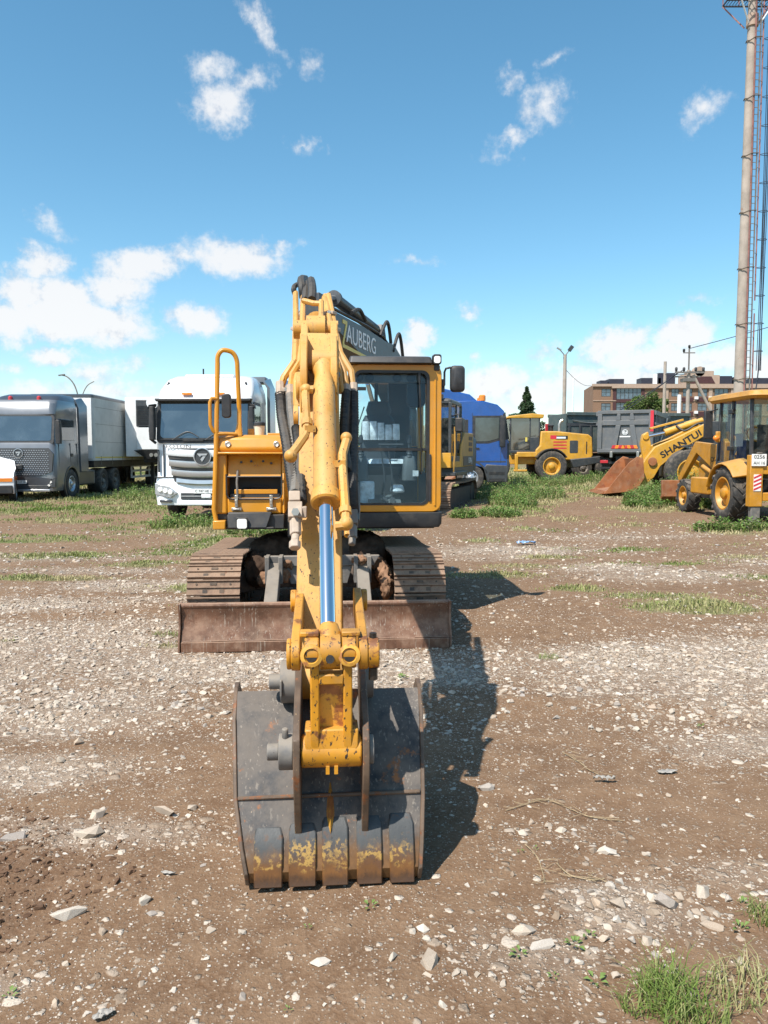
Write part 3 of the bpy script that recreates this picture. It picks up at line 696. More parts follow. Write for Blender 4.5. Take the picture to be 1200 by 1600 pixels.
def mesh_np(name, co, F, tint=None):
    me = bpy.data.meshes.new(name); k = F.shape[1]
    me.vertices.add(len(co)); me.vertices.foreach_set('co', np.ascontiguousarray(co, np.float32).ravel())
    me.loops.add(F.size); me.loops.foreach_set('vertex_index', np.ascontiguousarray(F, np.int32).ravel()); me.polygons.add(len(F))
    me.polygons.foreach_set('loop_start', np.arange(0, F.size, k, dtype=np.int32)); me.polygons.foreach_set('use_smooth', np.zeros(len(F), bool)); me.update(calc_edges=True)
    if tint is not None:
        a = me.color_attributes.new('tint', 'FLOAT_COLOR', 'POINT'); t = np.ones((len(co), 4), np.float32); t[:, :tint.shape[1]] = tint; a.data.foreach_set('color', t.ravel())
    return me
def scatter(name, px, py, r, mat, sink=.05, shapes=SH1):
    n = len(px); pz = hgt(px, py); sid = rng.integers(0, len(shapes), n); an = rng.uniform(0, 6.28, n); tl = rng.normal(0, .2, n)
    C_, F_, T_ = [], [], []; off = 0
    for k, (sv, sf) in enumerate(shapes):
        w = np.where(sid == k)[0]
        if not len(w): continue
        v = sv[None] * r[w][:, None, None]; nv = len(sv)
        ct, st = np.cos(tl[w])[:, None], np.sin(tl[w])[:, None]; y = v[..., 1] * ct - v[..., 2] * st; z = v[..., 1] * st + v[..., 2] * ct
        ca, sa = np.cos(an[w])[:, None], np.sin(an[w])[:, None]
        C_.append(np.stack([v[..., 0] * ca - y * sa + px[w][:, None], v[..., 0] * sa + y * ca + py[w][:, None], z + (pz[w] + r[w] * sink)[:, None]], -1).reshape(-1, 3))
        F_.append((sf[None] + (np.arange(len(w)) * nv)[:, None, None] + off).reshape(-1, 3)); off += nv * len(w); T_.append(np.repeat(rng.uniform(0, 1, len(w)), nv))
    me = mesh_np(name, np.concatenate(C_), np.concatenate(F_), np.repeat(np.concatenate(T_)[:, None], 3, 1)); me.materials.append(M[mat])
    o = bpy.data.objects.new(name, me); COL.objects.link(o); return o
def field(n, x0, x1, y0, y1, cone, rmin, rmax, pw, dens, base):
    x = rng.uniform(x0, x1, n); y = rng.uniform(y0, y1, n)
    k = (np.abs(x) < cone * y + .9) & (rng.uniform(0, 1, n) < base + dens(x, y)); x = x[k]; y = y[k]
    r = rmin * rng.uniform(1e-3, 1, len(x)) ** (-1 / pw); return x, y, np.clip(r, rmin, rmax)
def off_machine(x, y):
    return ~((np.abs(x + .64) < 1.2) & (y > 6.72) & (y < 9.9))
P = [field(66000, -3.2, 3.2, 1.2, 4.6, .56, .003, .02, 2.3, lambda x, y: gravel_f(x, y) ** 1.1 * 1.0, .12),
     field(105000, -6.5, 6.5, 4.6, 9.2, .58, .006, .036, 1.95, lambda x, y: gravel_f(x, y) ** 1.1, .075),
     field(52000, -11, 11, 9.2, 18, .56, .014, .05, 2.3, lambda x, y: gravel_f(x, y) ** 1.2, .03)]
px = np.concatenate([p[0] for p in P]); py = np.concatenate([p[1] for p in P]); pr = np.concatenate([p[2] for p in P])
k = off_machine(px, py); px, py, pr = px[k], py[k], pr[k]
# the stones that show largest are single objects, the rest one mass
show = pr / py; big = np.argsort(-show)[:225]
rest = np.ones(len(px), bool); rest[big] = False
o = scatter('gravel', px[rest], py[rest], pr[rest], 'stone'); tag(o, 'pale limestone gravel scattered over the dirt', None, None, 'stuff')
SH2 = hull_shapes(18, 15, (.45, .8))
SM = []
for v, f in SH2:
    me = mesh_np('stone', v, f); me.materials.append(M['stone']); SM.append(me)
def stone(x, y, r, sx=1., rz=None, sink=.14, sz=.95):
    o = bpy.data.objects.new('stone', SM[rng.integers(0, len(SM))]); COL.objects.link(o); o.parent = GROUND
    o.location = (x, y, float(hgt(x, y)) + r * sink); sx = min(sx, 1.3); r *= .95 if r < .03 else .8; o.scale = (r * sx, r, r * sz); o.rotation_euler = (rng.normal(0, .15), rng.normal(0, .15), rng.uniform(0, 6.28) if rz is None else rz)
for k in big: stone(px[k], py[k], pr[k] * 1.05)
stone(-1.320, 3.320, 0.0715, 1.5, .4)
stone(-1.160, 2.710, 0.0693, 1.5, .3)
stone(-1.650, 3.290, 0.0772, 1.7, .1)
stone(-0.910, 2.800, 0.0409)
stone(-1.360, 3.500, 0.0649, 1.4)
stone(-1.050, 3.530, 0.0718, 1.5)
stone(-0.920, 3.570, 0.0395)
stone(-0.670, 2.330, 0.0192)
stone(-0.210, 2.430, 0.0371, 1.2, .1)
stone(0.140, 2.610, 0.0389)
stone(0.140, 2.440, 0.0570, 1.3)
stone(0.030, 2.450, 0.0249)
stone(0.180, 2.230, 0.0210)
stone(0.950, 3.140, 0.0506, 1.4, -.3)
stone(0.890, 3.160, 0.0299)
stone(0.830, 3.190, 0.0211)
stone(1.420, 3.720, 0.0307)
stone(0.890, 2.770, 0.0542)
stone(0.810, 2.770, 0.0460)
stone(1.070, 2.790, 0.0626, 1.3, .2)
stone(1.130, 2.820, 0.0357)
stone(1.020, 2.810, 0.0383)
stone(0.940, 2.660, 0.0368)
stone(0.850, 2.670, 0.0343)
stone(0.800, 2.630, 0.0313)
stone(0.860, 2.550, 0.0332)
stone(0.910, 2.550, 0.0434)
stone(1.230, 2.860, 0.0610, 1.4)
stone(1.320, 2.820, 0.0274)
stone(1.180, 2.650, 0.0472, 1.2)
stone(1.170, 2.690, 0.0265)
stone(0.770, 2.760, 0.0351)
stone(0.890, 2.900, 0.0336)
stone(0.940, 2.930, 0.0339)
stone(0.770, 2.560, 0.0282)
stone(0.890, 2.640, 0.0288)
stone(0.780, 2.670, 0.0264)
stone(0.990, 2.720, 0.0401)
stone(1.060, 2.660, 0.0237)
stone(1.130, 2.710, 0.0213)
stone(1.050, 2.530, 0.0254)
stone(0.540, 2.520, 0.0507, 1.5, .3)
stone(0.500, 2.610, 0.0519, 1.6, .2)
stone(0.630, 2.700, 0.0319)
stone(0.750, 3.390, 0.0316)
stone(0.680, 3.430, 0.0351)
stone(0.620, 3.320, 0.0311)
stone(0.790, 3.330, 0.0312, 1.5)
stone(0.850, 3.300, 0.0247)
stone(0.510, 3.800, 0.0590, 1.6, 0)
stone(1.810, 5.080, 0.0536)
stone(1.920, 5.000, 0.0484)
stone(2.300, 5.100, 0.0538)
stone(1.480, 4.690, 0.0457)
stone(0.560, 4.690, 0.0333)
stone(1.410, 5.450, 0.0476)
stone(0.710, 4.920, 0.0390)
stone(-2.280, 5.000, 0.0440)
stone(-1.800, 4.430, 0.0593)
stone(-1.790, 4.140, 0.0485)
stone(-1.750, 5.270, 0.0461)
stone(-1.490, 5.000, 0.0484)
stone(-1.000, 2.610, 0.0286)
stone(-2.490, 5.410, 0.0520)
stone(-1.120, 4.870, 0.0473)
stone(1.190, 2.440, 0.0248, 1.3)
stone(1.080, 2.370, 0.0194)
stone(0.960, 2.280, 0.0237)
stone(1.190, 2.410, 0.0172)
stone(0.230, 2.370, 0.0267)
stone(0.260, 2.370, 0.0219)
stone(1.160, 2.730, 0.0241)
stone(1.370, 2.820, 0.0220)
stone(1.110, 3.130, 0.0237)
stone(0.520, 2.980, 0.0229)
nc = 9000; cx = rng.uniform(-3.4, -.9, nc); cy = rng.uniform(2.15, 3.7, nc); kk = rng.uniform(0, 1, nc) < ell(cx, cy, *CLOD) * 1.1
cr = np.clip(.006 * rng.uniform(1e-3, 1, nc) ** (-1 / 2.0), .005, .024)
o = scatter('soil_clods', cx[kk], cy[kk], cr[kk], 'clod'); tag(o, 'crumbly reddish soil clods in the turned earth', None, None, 'stuff')

# ------------------------------------------------------------------ grass
def blades(name, x, y, h, w, lean, tint, mat, z=None):
    n = len(x); z = hgt(x, y) - .01 if z is None else z
    a = rng.uniform(0, 6.28, n); b = a + rng.uniform(-.6, .6, n) + 1.57
    dx, dy = np.cos(a) * w / 2, np.sin(a) * w / 2; lx, ly = np.cos(b) * lean * h, np.sin(b) * lean * h
    co = np.empty((n, 5, 3))
    co[:, 0] = np.stack([x - dx, y - dy, z], -1); co[:, 1] = np.stack([x + dx, y + dy, z], -1)
    mx, my = x + lx * .35, y + ly * .35
    co[:, 2] = np.stack([mx + dx * .75, my + dy * .75, z + h * .6], -1); co[:, 3] = np.stack([mx - dx * .75, my - dy * .75, z + h * .6], -1)
    co[:, 4] = np.stack([x + lx, y + ly, z + h * (1 - .35 * lean)], -1)
    b5 = (np.arange(n) * 5)[:, None]
    F = np.concatenate([b5 + np.array([[0, 1, 2]]), b5 + np.array([[0, 2, 3]]), b5 + np.array([[3, 2, 4]])])
    me = mesh_np(name, co.reshape(-1, 3), F, np.repeat(tint, 5, 0)); me.materials.append(M[mat])
    o = bpy.data.objects.new(name, me); COL.objects.link(o); return o
def gfield(n, x0, x1, y0, y1, cone, pw=1.2):
    x = rng.uniform(x0, x1, n); y = rng.uniform(y0, y1, n); g = grass_f(x, y)
    k = (np.abs(x) < cone * y + 1) & (rng.uniform(0, 1, n) < g ** pw) & off_machine(x, y); return x[k], y[k], g[k]
G = [gfield(200000, -9, 9, 6, 14, .56), gfield(260000, -17, 17, 14, 30, .56), gfield(150000, -30, 32, 30, 62, .56, .7)]
gx = np.concatenate([g[0] for g in G]); gy = np.concatenate([g[1] for g in G]); gg = np.concatenate([g[2] for g in G])
gh = (.025 + .06 * gg ** 1.3 * rng.uniform(.3, 1.5, len(gx))) * (1 + .9 * np.clip((gy - 13) / 10, 0, 1))
dry = np.clip(fbm(gx * .5, gy * .5, 90, 3) * 2.4 - .62 + rng.normal(0, .18, len(gx)), 0, 1)
o = blades('grass', gx, gy, gh, .007 + .0009 * gy, rng.uniform(.1, .9, len(gx)), np.stack([rng.uniform(0, 1, len(gx)), dry], -1), 'grass')
tag(o, 'short patchy grass growing through the gravel', None, None, 'stuff')

# tall leafy weeds round the parked machines
def weeds(name, spots, label):
    X, Y, Hh = [], [], []
    for (cx, cy, rx, ry, n, h) in spots:
        a = rng.uniform(0, 6.28, n); q = np.sqrt(rng.uniform(0, 1, n)); X.append(cx + rx * q * np.cos(a)); Y.append(cy + ry * q * np.sin(a)); Hh.append(h * rng.uniform(.35, 1.15, n) * (1.1 - .5 * q))
    x = np.concatenate(X); y = np.concatenate(Y); h = np.concatenate(Hh); n = len(x); z0 = hgt(x, y)
    L = 16; t = rng.uniform(.1, 1, (n, L)); a = rng.uniform(0, 6.28, (n, L)); rad = (.10 - .06 * t) * rng.uniform(.4, 1.3, (n, L)) * (h[:, None] / .5) ** .5
    bx = x[:, None] + np.cos(a) * rad * .8 + (rng.normal(0, .12, n) * h)[:, None] * t; by = y[:, None] + np.sin(a) * rad * .8; bz = z0[:, None] + h[:, None] * t
    ln = rng.uniform(.035, .075, (n, L)); wd = ln * .38; el = rng.uniform(-.4, .9, (n, L))
    ux, uy, uz = np.cos(a) * np.cos(el), np.sin(a) * np.cos(el), np.sin(el); sx, sy = -np.sin(a), np.cos(a)
    co = np.empty((n, L, 4, 3))
    for k, (f, s) in enumerate(((0, 0), (.5, 1), (1, 0), (.5, -1))):
        co[:, :, k, 0] = bx + ux * ln * f + sx * wd * s; co[:, :, k, 1] = by + uy * ln * f + sy * wd * s; co[:, :, k, 2] = bz + uz * ln * f
    F = np.arange(n * L * 4).reshape(-1, 4); tn = np.repeat(np.stack([rng.uniform(0, 1, n * L), np.clip(rng.normal(-.15, .4, n * L), 0, 1)], -1), 4, 0)
    me = mesh_np(name, co.reshape(-1, 3), F, tn); me.materials.append(M['weed']); o = bpy.data.objects.new(name, me); COL.objects.link(o)
    tag(o, label, None, None, 'stuff')
    xx = np.repeat(x, 5) + rng.normal(0, .05, n * 5); yy = np.repeat(y, 5) + rng.normal(0, .05, n * 5)
    o2 = blades('grass', xx, yy, np.repeat(h, 5) * rng.uniform(.4, 1.1, n * 5), .018, rng.uniform(.1, .8, n * 5), np.stack([rng.uniform(0, 1, n * 5), np.clip(rng.normal(.35, .45, n * 5), 0, 1)], -1), 'grass')
    tag(o2, 'tall grass stems among the weeds', None, None, 'stuff')
weeds('weeds', [(8.0, 22.6, .9, 1.2, 520, .55), (8.9, 21.2, .7, .5, 200, .4), (7.4, 21.4, .7, .6, 200, .28), (9.6, 24.2, .8, .7, 320, .95), (9.0, 25.2, .8, .5, 160, .7), (3.9, 23.2, .7, 1.4, 220, .42), (3.0, 20.0, .6, .8, 150, .26), (2.05, 19.6, .35, .5, 90, .25), (4.6, 26.5, 1.6, 1.8, 460, .55), (6.2, 33, 2.2, 1.6, 420, .6), (10.2, 34.2, 2.4, 1.2, 420, .6), (-1.9, 16.3, 1.5, 1.2, 320, .35), (-3.9, 17.9, 1.6, .9, 220, .4), (-8.4, 28, 1.4, 2, 260, .5), (7.0, 15.6, .7, .3, 90, .32), (8.6, 15.9, .9, .3, 90, .35)], 'leafy green weeds growing up round the parked machines')

# ------------------------------------------------------------------ main excavator: local -Y is its front, origin under the swing centre
EX = thing('crawler_excavator', 'yellow crawler excavator in the middle, bucket lowered in front of the dozer blade', 'excavator', (-.6265, 8.4, 0), R(4.29))
TX = ((-1.25, -.78), (.605, 1.08))
def track_path(n, r=.315, y0=-1.215, y1=1.06, zc=.335, rise=0):
    """points and tilts round a track; rise lifts and enlarges the front turn"""
    rf = r + rise; zf = zc - r + rf; P_ = []
    for k in range(40): t = k / 40; P_.append((y0 + rise + (y1 - y0 - rise) * t, zf + rf + (zc + r - zf - rf) * t - .018 * math.sin(math.pi * t) ** 2))
    for k in range(40): a = math.pi * k / 40; P_.append((y1 + r * math.sin(a), zc + r * math.cos(a)))
    for k in range(40): t = k / 40; P_.append((y1 + (y0 + rise - y1) * t, zc - r))
    for k in range(40): a = math.pi * k / 40; P_.append((y0 + rise - rf * math.sin(a), zf - rf * math.cos(a)))
    P_.append(P_[0]); d = [0.]
    for a, b in zip(P_, P_[1:]): d.append(d[-1] + math.hypot(b[0] - a[0], b[1] - a[1]))
    out = []; i = 0
    for k in range(n):
        q = d[-1] * k / n
        while d[i + 1] < q: i += 1
        t = (q - d[i]) / (d[i + 1] - d[i]); a, b = P_[i], P_[i + 1]
        out.append((a[0] + (b[0] - a[0]) * t, a[1] + (b[1] - a[1]) * t, math.atan2(b[1] - a[1], b[0] - a[0])))
    return out
def shoe_mesh():
    m = MB(); h = .235; p = .0745
    prof = [(-p, 0), (-p, .012), (-p + .004, .03), (-p + .016, .03), (-p + .022, .012), (-.008, .011), (-.005, .026), (.006, .026), (.01, .011), (p - .024, .012), (p - .018, .028), (p - .008, .028), (p - .003, .012), (p - .003, 0)]
    m.prism(prof, 'x', -h, h)
    m.cm = 1
    for sx in (-.075, .075): m.bx(sx - .02, sx + .02, -.052, -.022, .0, .0165)
    m.bx(-.03, .03, .022, .044, .0, .0165)
    for sx in (-.15, .15): m.cyl((sx, .03, .008), (sx, .03, .018), .009, n=6)
    return m
for (x0, x1) in TX:
    xc = (x0 + x1) / 2
    fm = MB()
    fm.prism([(-1.02, .2), (.9, .2), (1.0, .34), (.86, .50), (-.95, .50), (-1.08, .36)], 'x', xc - .11, xc + .11)
    fm.prism([(-.8, .50), (.8, .50), (.6, .58), (-.6, .58)], 'x', xc - .09, xc + .09)
    tr = fm.build('track', 'track_dark', EX, .01)
    sm = shoe_mesh().build('track_shoe', ['track', 'track_dark'], tr); first = True
    for (y, z, a) in track_path(44, rise=.05):
        o = sm if first else dup(sm, tr); first = False
        o.location = (xc + random.uniform(-.004, .004), y, z); o.rotation_euler = (a + random.uniform(-.02, .02), 0, 0)
    ch = MB(); n = 86; tp = track_path(n, r=.275, rise=.05)
    ch.loft([[(xc + sx, y + dy, z) for sx, dy in ((-.07, 0), (.07, 0))] for (y, z, a) in tp for dy in (0,)] , False, False)
    for k in range(0, n, 2):
        y, z, a = tp[k]
        for sx in (-.06, .06): ch.obx((xc + sx, y, z), (.025, .13, .07), (a, 0, 0))
    ch.build('link_chain', 'track_dark', tr)
    MB().lathe([(.12, -.16), (.27, -.1), (.27, -.05), (.24, -.045), (.24, .045), (.27, .05), (.27, .1), (.12, .16)], (xc, -1.165, .385), (1, 0, 0), 28).build('idler_wheel', 'track_dark', tr)
    MB().lathe([(.16, -.18), (.26, -.09), (.28, -.03), (.28, .03), (.26, .09), (.2, .18)], (xc, 1.06, .335), (1, 0, 0), 22).build('sprocket', 'track_dark', tr)
    rl = MB()
    for k in range(6): rl.lathe([(.06, -.15), (.1, -.14), (.1, -.06), (.075, -.05), (.075, .05), (.1, .06), (.1, .14), (.06, .15)], (xc, -.85 + k * .33, .14), (1, 0, 0), 14)
    rl.build('roller', 'track_dark', tr)
cb = MB()
cb.prism([(-.72, .36), (.72, .36), (.6, .62), (-.6, .62)], 'x', -.52, .36)
for sx in (-1, 1):
    for sy in (-1, 1):
        cb.hexa([(-.085 + sx * .25, sy * .3 - .14, .36), (-.085 + sx * .95, sy * .62 - .12, .28), (-.085 + sx * .95, sy * .62 + .12, .28), (-.085 + sx * .25, sy * .3 + .14, .36),
                 (-.085 + sx * .25, sy * .3 - .14, .60), (-.085 + sx * .95, sy * .62 - .12, .5), (-.085 + sx * .95, sy * .62 + .12, .5), (-.085 + sx * .25, sy * .3 + .14, .60)])
cb.cyl((-.06, 0, .6), (-.06, 0, .84), .56, .54, 32)
cb.build('undercarriage_frame', 'track_dark', EX, .01)
# bracket plate between the blade arms
bk = MB(); bk.prism([(-.62, .70), (.52, .70), (.46, .60), (-.56, .60)], 'y', -.88, -.80); bk.bx(-.60, -.56, -1.02, -.8, .45, .71); bk.bx(-.47, -.43, -1.02, -.8, .45, .71); bk.bx(.26, .30, -1.02, -.8, .45, .71); bk.bx(.39, .43, -1.02, -.8, .45, .71)
bk.prism([(-.42, .60), (.25, .60), (.2, .42), (-.36, .42)], 'y', -.86, -.82)
bk.build('blade_bracket', 'steel_grey', EX, .006)
# dozer blade
bl = MB()
prof = [(-1.815, .0), (-1.80, .09), (-1.745, .2), (-1.735, .3), (-1.76, .385), (-1.735, .395), (-1.70, .3), (-1.705, .2), (-1.76, .09), (-1.775, .0)]
bl.prism(prof, 'x', -1.262, 1.078)
blade = bl.build('dozer_blade', 'blade', EX, .004)
MB().tube([(-1.262, -1.742, .392), (1.078, -1.742, .392)], .024, 10).build('top_tube', 'blade', blade)
MB().bx(-1.255, 1.07, -1.832, -1.808, .0, .088).build('cutting_edge', 'blade', blade, .004)
w = MB(); 
for k in range(30):
    xx = -1.24 + k * .077; w.tube([(xx, -1.812, .094 + random.uniform(-.003, .003)), (xx + .08, -1.812, .094 + random.uniform(-.003, .003))], .006, 5)
w.build('weld_seam', 'blade', blade)
for sx in (-1.275, 1.083):
    MB().prism([(-1.83, .0), (-1.825, .1), (-1.775, .2), (-1.765, .3), (-1.785, .41), (-1.66, .41), (-1.63, .2), (-1.68, .0)], 'x', sx - .009, sx + .009).build('end_plate', 'blade', blade, .003)
for xx in (-.515, .345):
    MB().hexa([(xx - .06, -1.72, .12), (xx + .06, -1.72, .12), (xx + .06, -.9, .46), (xx - .06, -.9, .46), (xx - .06, -1.72, .27), (xx + .06, -1.72, .27), (xx + .06, -.9, .64), (xx - .06, -.9, .64)]).build('blade_arm', 'steel_grey', EX, .008)
def lump(c, r, seed, jag=.16):
    v, f = ICO2; q = v.copy(); n = np.array([fbm(np.array([a * 2.2 + seed]), np.array([b * 2.2 + c2 * 1.7]), seed, 4)[0] for a, b, c2 in q]) - .5
    q = q * (1 + jag * 4 * n)[:, None] * np.array(r) + np.array(c); return q, f
def mud(cs, mt='mud'):
    m = MB()
    for i, (c, r) in enumerate(cs):
        v, f = lump(c, r, 5 + i * 3); m.add(v, [tuple(q) for q in f])
    o = m.build('mud_lump', mt, EX); s = o.modifiers.new('sub', 'SUBSURF'); s.levels = 2; s.render_levels = 2
    t = bpy.data.textures.new('mud_noise', 'CLOUDS'); t.noise_scale = .045; t.noise_depth = 4
    d = o.modifiers.new('disp', 'DISPLACE'); d.texture = t; d.strength = .10; d.mid_level = .5
mud([((-.56, -.30, .66), (.27, .3, .24)), ((-.70, -.5, .52), (.16, .3, .2))], 'mud_shade')
mud([((-.46, -.86, .52), (.10, .10, .09)), ((-.60, -.80, .46), (.10, .12, .08)), ((-.38, -.84, .62), (.06, .08, .05))])
mud([((.40, -.28, .66), (.25, .3, .24)), ((.5, -.5, .5), (.13, .3, .2))], 'mud_shade')
mud([((.56, -.80, .52), (.07, .25, .12)), ((.575, -1.02, .42), (.06, .2, .14)), ((.31, -.92, .66), (.07, .08, .05)), ((.50, -.66, .58), (.07, .14, .1))])

# ---- upper structure
dk = MB(); dk.bx(-1.1, 1.12, -.5, 1.5, .93, 1.08); dk.bx(-.40, .24, -.62, .5, .86, 1.05)
dk.build('deck_frame', 'black', EX, .012)
cw = MB(); cw.loft([rr(1.12, 1.45, 2.12, .3, .95), rr(1.14, 1.45, 2.18, .32, 1.2), rr(1.14, 1.45, 2.18, .32, 1.62), rr(1.10, 1.45, 2.1, .3, 1.74)]); cw.build('counterweight', 'yellow', EX, .02)
hd = MB(); hd.loft([rr(1.1, .95, 1.47, .06, 1.08), rr(1.1, .95, 1.47, .06, 1.66), rr(1.05, .99, 1.42, .08, 1.72)]); hd.build('engine_hood', 'yellow', EX, .012)

# left box: front face with an open hatch
sb = MB(); x0, x1 = -1.125, -.42
sb.bx(x0, x1, -.30, .6, 1.11, 1.88)                          # rear mass
sb.loft([[(x0, -.64, 1.72), (x1, -.64, 1.72), (x1, -.29, 1.72), (x0, -.29, 1.72)], [(x0 + .005, -.66, 1.76), (x1 - .005, -.66, 1.76), (x1, -.29, 1.76), (x0, -.29, 1.76)], [(x0 + .02, -.62, 1.865), (x1 - .01, -.62, 1.865), (x1, -.29, 1.865), (x0, -.29, 1.865)], [(x0 + .05, -.56, 1.895), (x1 - .03, -.56, 1.895), (x1 - .03, -.29, 1.895), (x0 + .05, -.29, 1.895)]])
sb.bx(x0, -1.0, -.62, -.3, 1.10, 1.705); sb.bx(-.455, x1, -.60, -.3, 1.10, 1.705)
sb.bx(-.999, -.456, -.615, -.3, 1.10, 1.262)
body = sb.build('side_box', 'yellow', EX, .018, 3)
MB().hexa([(-.995, -.60, 1.475), (-.46, -.60, 1.475), (-.46, -.42, 1.475), (-.995, -.42, 1.475), (-.995, -.52, 1.70), (-.46, -.52, 1.70), (-.46, -.42, 1.70), (-.995, -.42, 1.70)]).build('hatch_lid', 'yellow', body, .006)
lp = MB(); lp.bx(-1.075, -.43, -.70, -.62, 1.70, 1.722); lp.build('lid_lip', 'yellow', body, .006)
ds = MB(); ds.bx(-.998, -.457, -.40, -.31, 1.264, 1.474); ds.build('hatch_opening', 'int_dark', body)
it = MB()
for k in range(5):
    a = random.uniform(-.9, -.55); it.tube([(a, -.42, 1.30 + random.uniform(0, .05)), (a + .12, -.46, 1.37), (a + .25, -.43, 1.31)], .012, 6, 5)
it.bx(-.97, -.48, -.58, -.42, 1.262, 1.30); it.build('hatch_contents', 'int_dark', body)
MB().bx(-.93, -.50, -.585, -.56, 1.30, 1.345).build('inner_tray', 'yellow', body, .004)
sl2 = MB(); sl2.tube([(-1.003, -.628, 1.50), (-1.003, -.628, 1.30), (-.985, -.628, 1.262), (-.95, -.628, 1.252), (-.51, -.628, 1.252), (-.47, -.628, 1.262), (-.452, -.628, 1.30), (-.452, -.628, 1.50)], .009, 6); sl2.tube([(-1.0, -.625, 1.475), (-.456, -.625, 1.475)], .008, 6); sl2.build('hatch_seal', 'black', body)
MB().tube([(-.895, -.62, 1.28), (-.898, -.64, 1.42), (-.892, -.60, 1.54)], .012, 8).build('gas_strut', 'steel_grey', body)
for xx in (-.905, -.558):
    lt = MB(); lt.bx(xx - .016, xx + .016, -.65, -.618, 1.17, 1.29); lt.bx(xx - .012, xx + .012, -.665, -.64, 1.2, 1.245); lt.bx(xx - .05, xx + .05, -.645, -.616, 1.135, 1.165); lt.cyl((xx - .03, -.66, 1.15), (xx + .03, -.66, 1.15), .012, n=8)
    lt.build('latch', 'steel', body, .003)
for xx in (-.98, -.5):
    MB().lathe([(.03, 0), (.03, .012), (.022, .016), (.012, .010), (0, .010)], (xx, -.648, 1.80), (0, -1, .12), 16).build('cap_bolt', 'steel', body)
for xx, zz in ((-.86, 1.62), (-.76, 1.63), (-.64, 1.63), (-.56, 1.61)):
    MB().cyl((xx, -.575, zz), (xx, -.562, zz), .013, n=8).build('hole_plug', 'black', body)
text('lettering', '01', .07, 'yellow_web', body, (-.71, -.59, 1.60), (R(70), 0, 0), .001)
bp_ = MB(); bp_.bx(-1.0, -.43, -.66, -.35, .95, 1.095)
bp_.hexa([(-.985, -.74, .965), (-.60, -.74, .965), (-.60, -.62, .965), (-.985, -.62, .965), (-.985, -.70, 1.122), (-.55, -.70, 1.122), (-.55, -.62, 1.122), (-.985, -.62, 1.122)])
bp_.bx(-.79, -.53, -.735, -.62, .955, .975)
bump = bp_.build('step_bumper', 'black_plastic', EX, .012)
lm = MB(); lm.prism(rr2(-.90, -.78, .955, 1.075, .02), 'y', -.765, -.735); lm.build('lamp_housing', 'black', bump, .004)
MB().prism(rr2(-.888, -.792, .967, 1.063, .02), 'y', -.772, -.764).build('lamp_lens', 'lamp', bump)
MB().bx(-1.135, -1.01, -.70, -.60, .95, 1.04).build('corner_step', 'yellow', EX, .01)
MB().bx(-1.12, -1.0, -.6, .6, 1.04, 1.11).build('side_sill', 'black', EX, .01)
# handrail
hr = MB(); hr.tube([(-1.10, -.66, 1.0), (-1.125, -.66, 1.15), (-1.095, -.66, 1.75), (-1.07, -.64, 2.6)], .024, 10)
hr.tube([(-1.07, -.64, 2.58), (-1.066, -.64, 2.665), (-1.03, -.635, 2.72), (-.98, -.63, 2.725), (-.92, -.62, 2.70), (-.885, -.61, 2.63), (-.88, -.6, 2.50), (-.872, -.56, 2.1)], .023, 10, 5)
rail = hr.build('handrail', 'yellow', EX)
MB().loft([rr(-.845, -.60, -.50, .01, 1.885, 2, -.925), rr(-.852, -.585, -.525, .01, 2.0, 2, -.898), rr(-.853, -.582, -.538, .008, 2.2, 2, -.892)]).build('rail_foot', 'yellow', rail)
MB().tube([(-1.085, -.655, 1.90), (-1.12, -.67, 1.93), (-1.145, -.68, 1.99), (-1.145, -.68, 2.21), (-1.13, -.68, 2.25), (-1.08, -.66, 2.25)], .018, 8).build('mirror_bar', 'yellow', rail)
MB().tube([(-1.09, -.66, 1.90), (-1.0, -.64, 1.905), (-.90, -.6, 1.90)], .018, 8).build('lower_bar', 'yellow', rail)
mr = MB(); mr.prism(rr2(-1.035, -.945, 2.06, 2.30, .03), 'y', -.66, -.60); mr.build('side_mirror', 'black_plastic', EX, .012)
cu = MB(); cu.lathe([(.05, 0), (.058, .1)], (-.69, -.42, 1.89), (0, 0, 1), 20); cupo = cu.build('filler_cap', 'cup', EX)
MB().lathe([(.058, .1), (.064, .102), (.064, .13), (.055, .14), (0, .145)], (-.69, -.42, 1.89), (0, 0, 1), 20).build('cap_lid', 'int_dark', cupo)
MB().bx(-.60, -.44, -.5, -.1, 1.89, 1.915).build('walkway_plate', 'yellow', EX, .004)
tb = MB(); tb.bx(-.80, -.74, -.45, -.38, 1.89, 1.96); tb.bx(-.95, -.90, -.5, -.46, 1.89, 1.93); tb.build('box_lug', 'yellow', EX, .004)

# ---- cab
cab = MB(); CX0, CX1, CY0, CY1 = .245, 1.165, -.62, .92
o_ = rr2(CX0, CX1, 1.115, 2.60, .09, 5); i_ = rr2(.285, 1.035, 1.19, 2.535, .07, 5)
ring_panel(cab, o_, i_, CY0 - .03, CY0 + .05)
cab.bx(CX1 - .055, CX1, CY0 + .05, CY0 + .13, 1.12, 2.56); cab.bx(CX0, CX0 + .05, CY0 + .05, CY0 + .12, 1.12, 2.56)
cab.bx(CX0, CX0 + .07, CY1 - .09, CY1, 1.12, 2.56); cab.bx(CX1 - .07, CX1, CY1 - .09, CY1, 1.12, 2.56); cab.bx(CX1 - .05, CX1, .2, .28, 1.12, 2.56)
cab.bx(CX0, CX0 + .03, CY0 + .1, CY1, 1.12, 1.75); cab.bx(CX1 - .03, CX1, CY0 + .1, CY1, 1.12, 1.5); cab.bx(CX0, CX1, CY1 - .04, CY1, 1.12, 1.8)
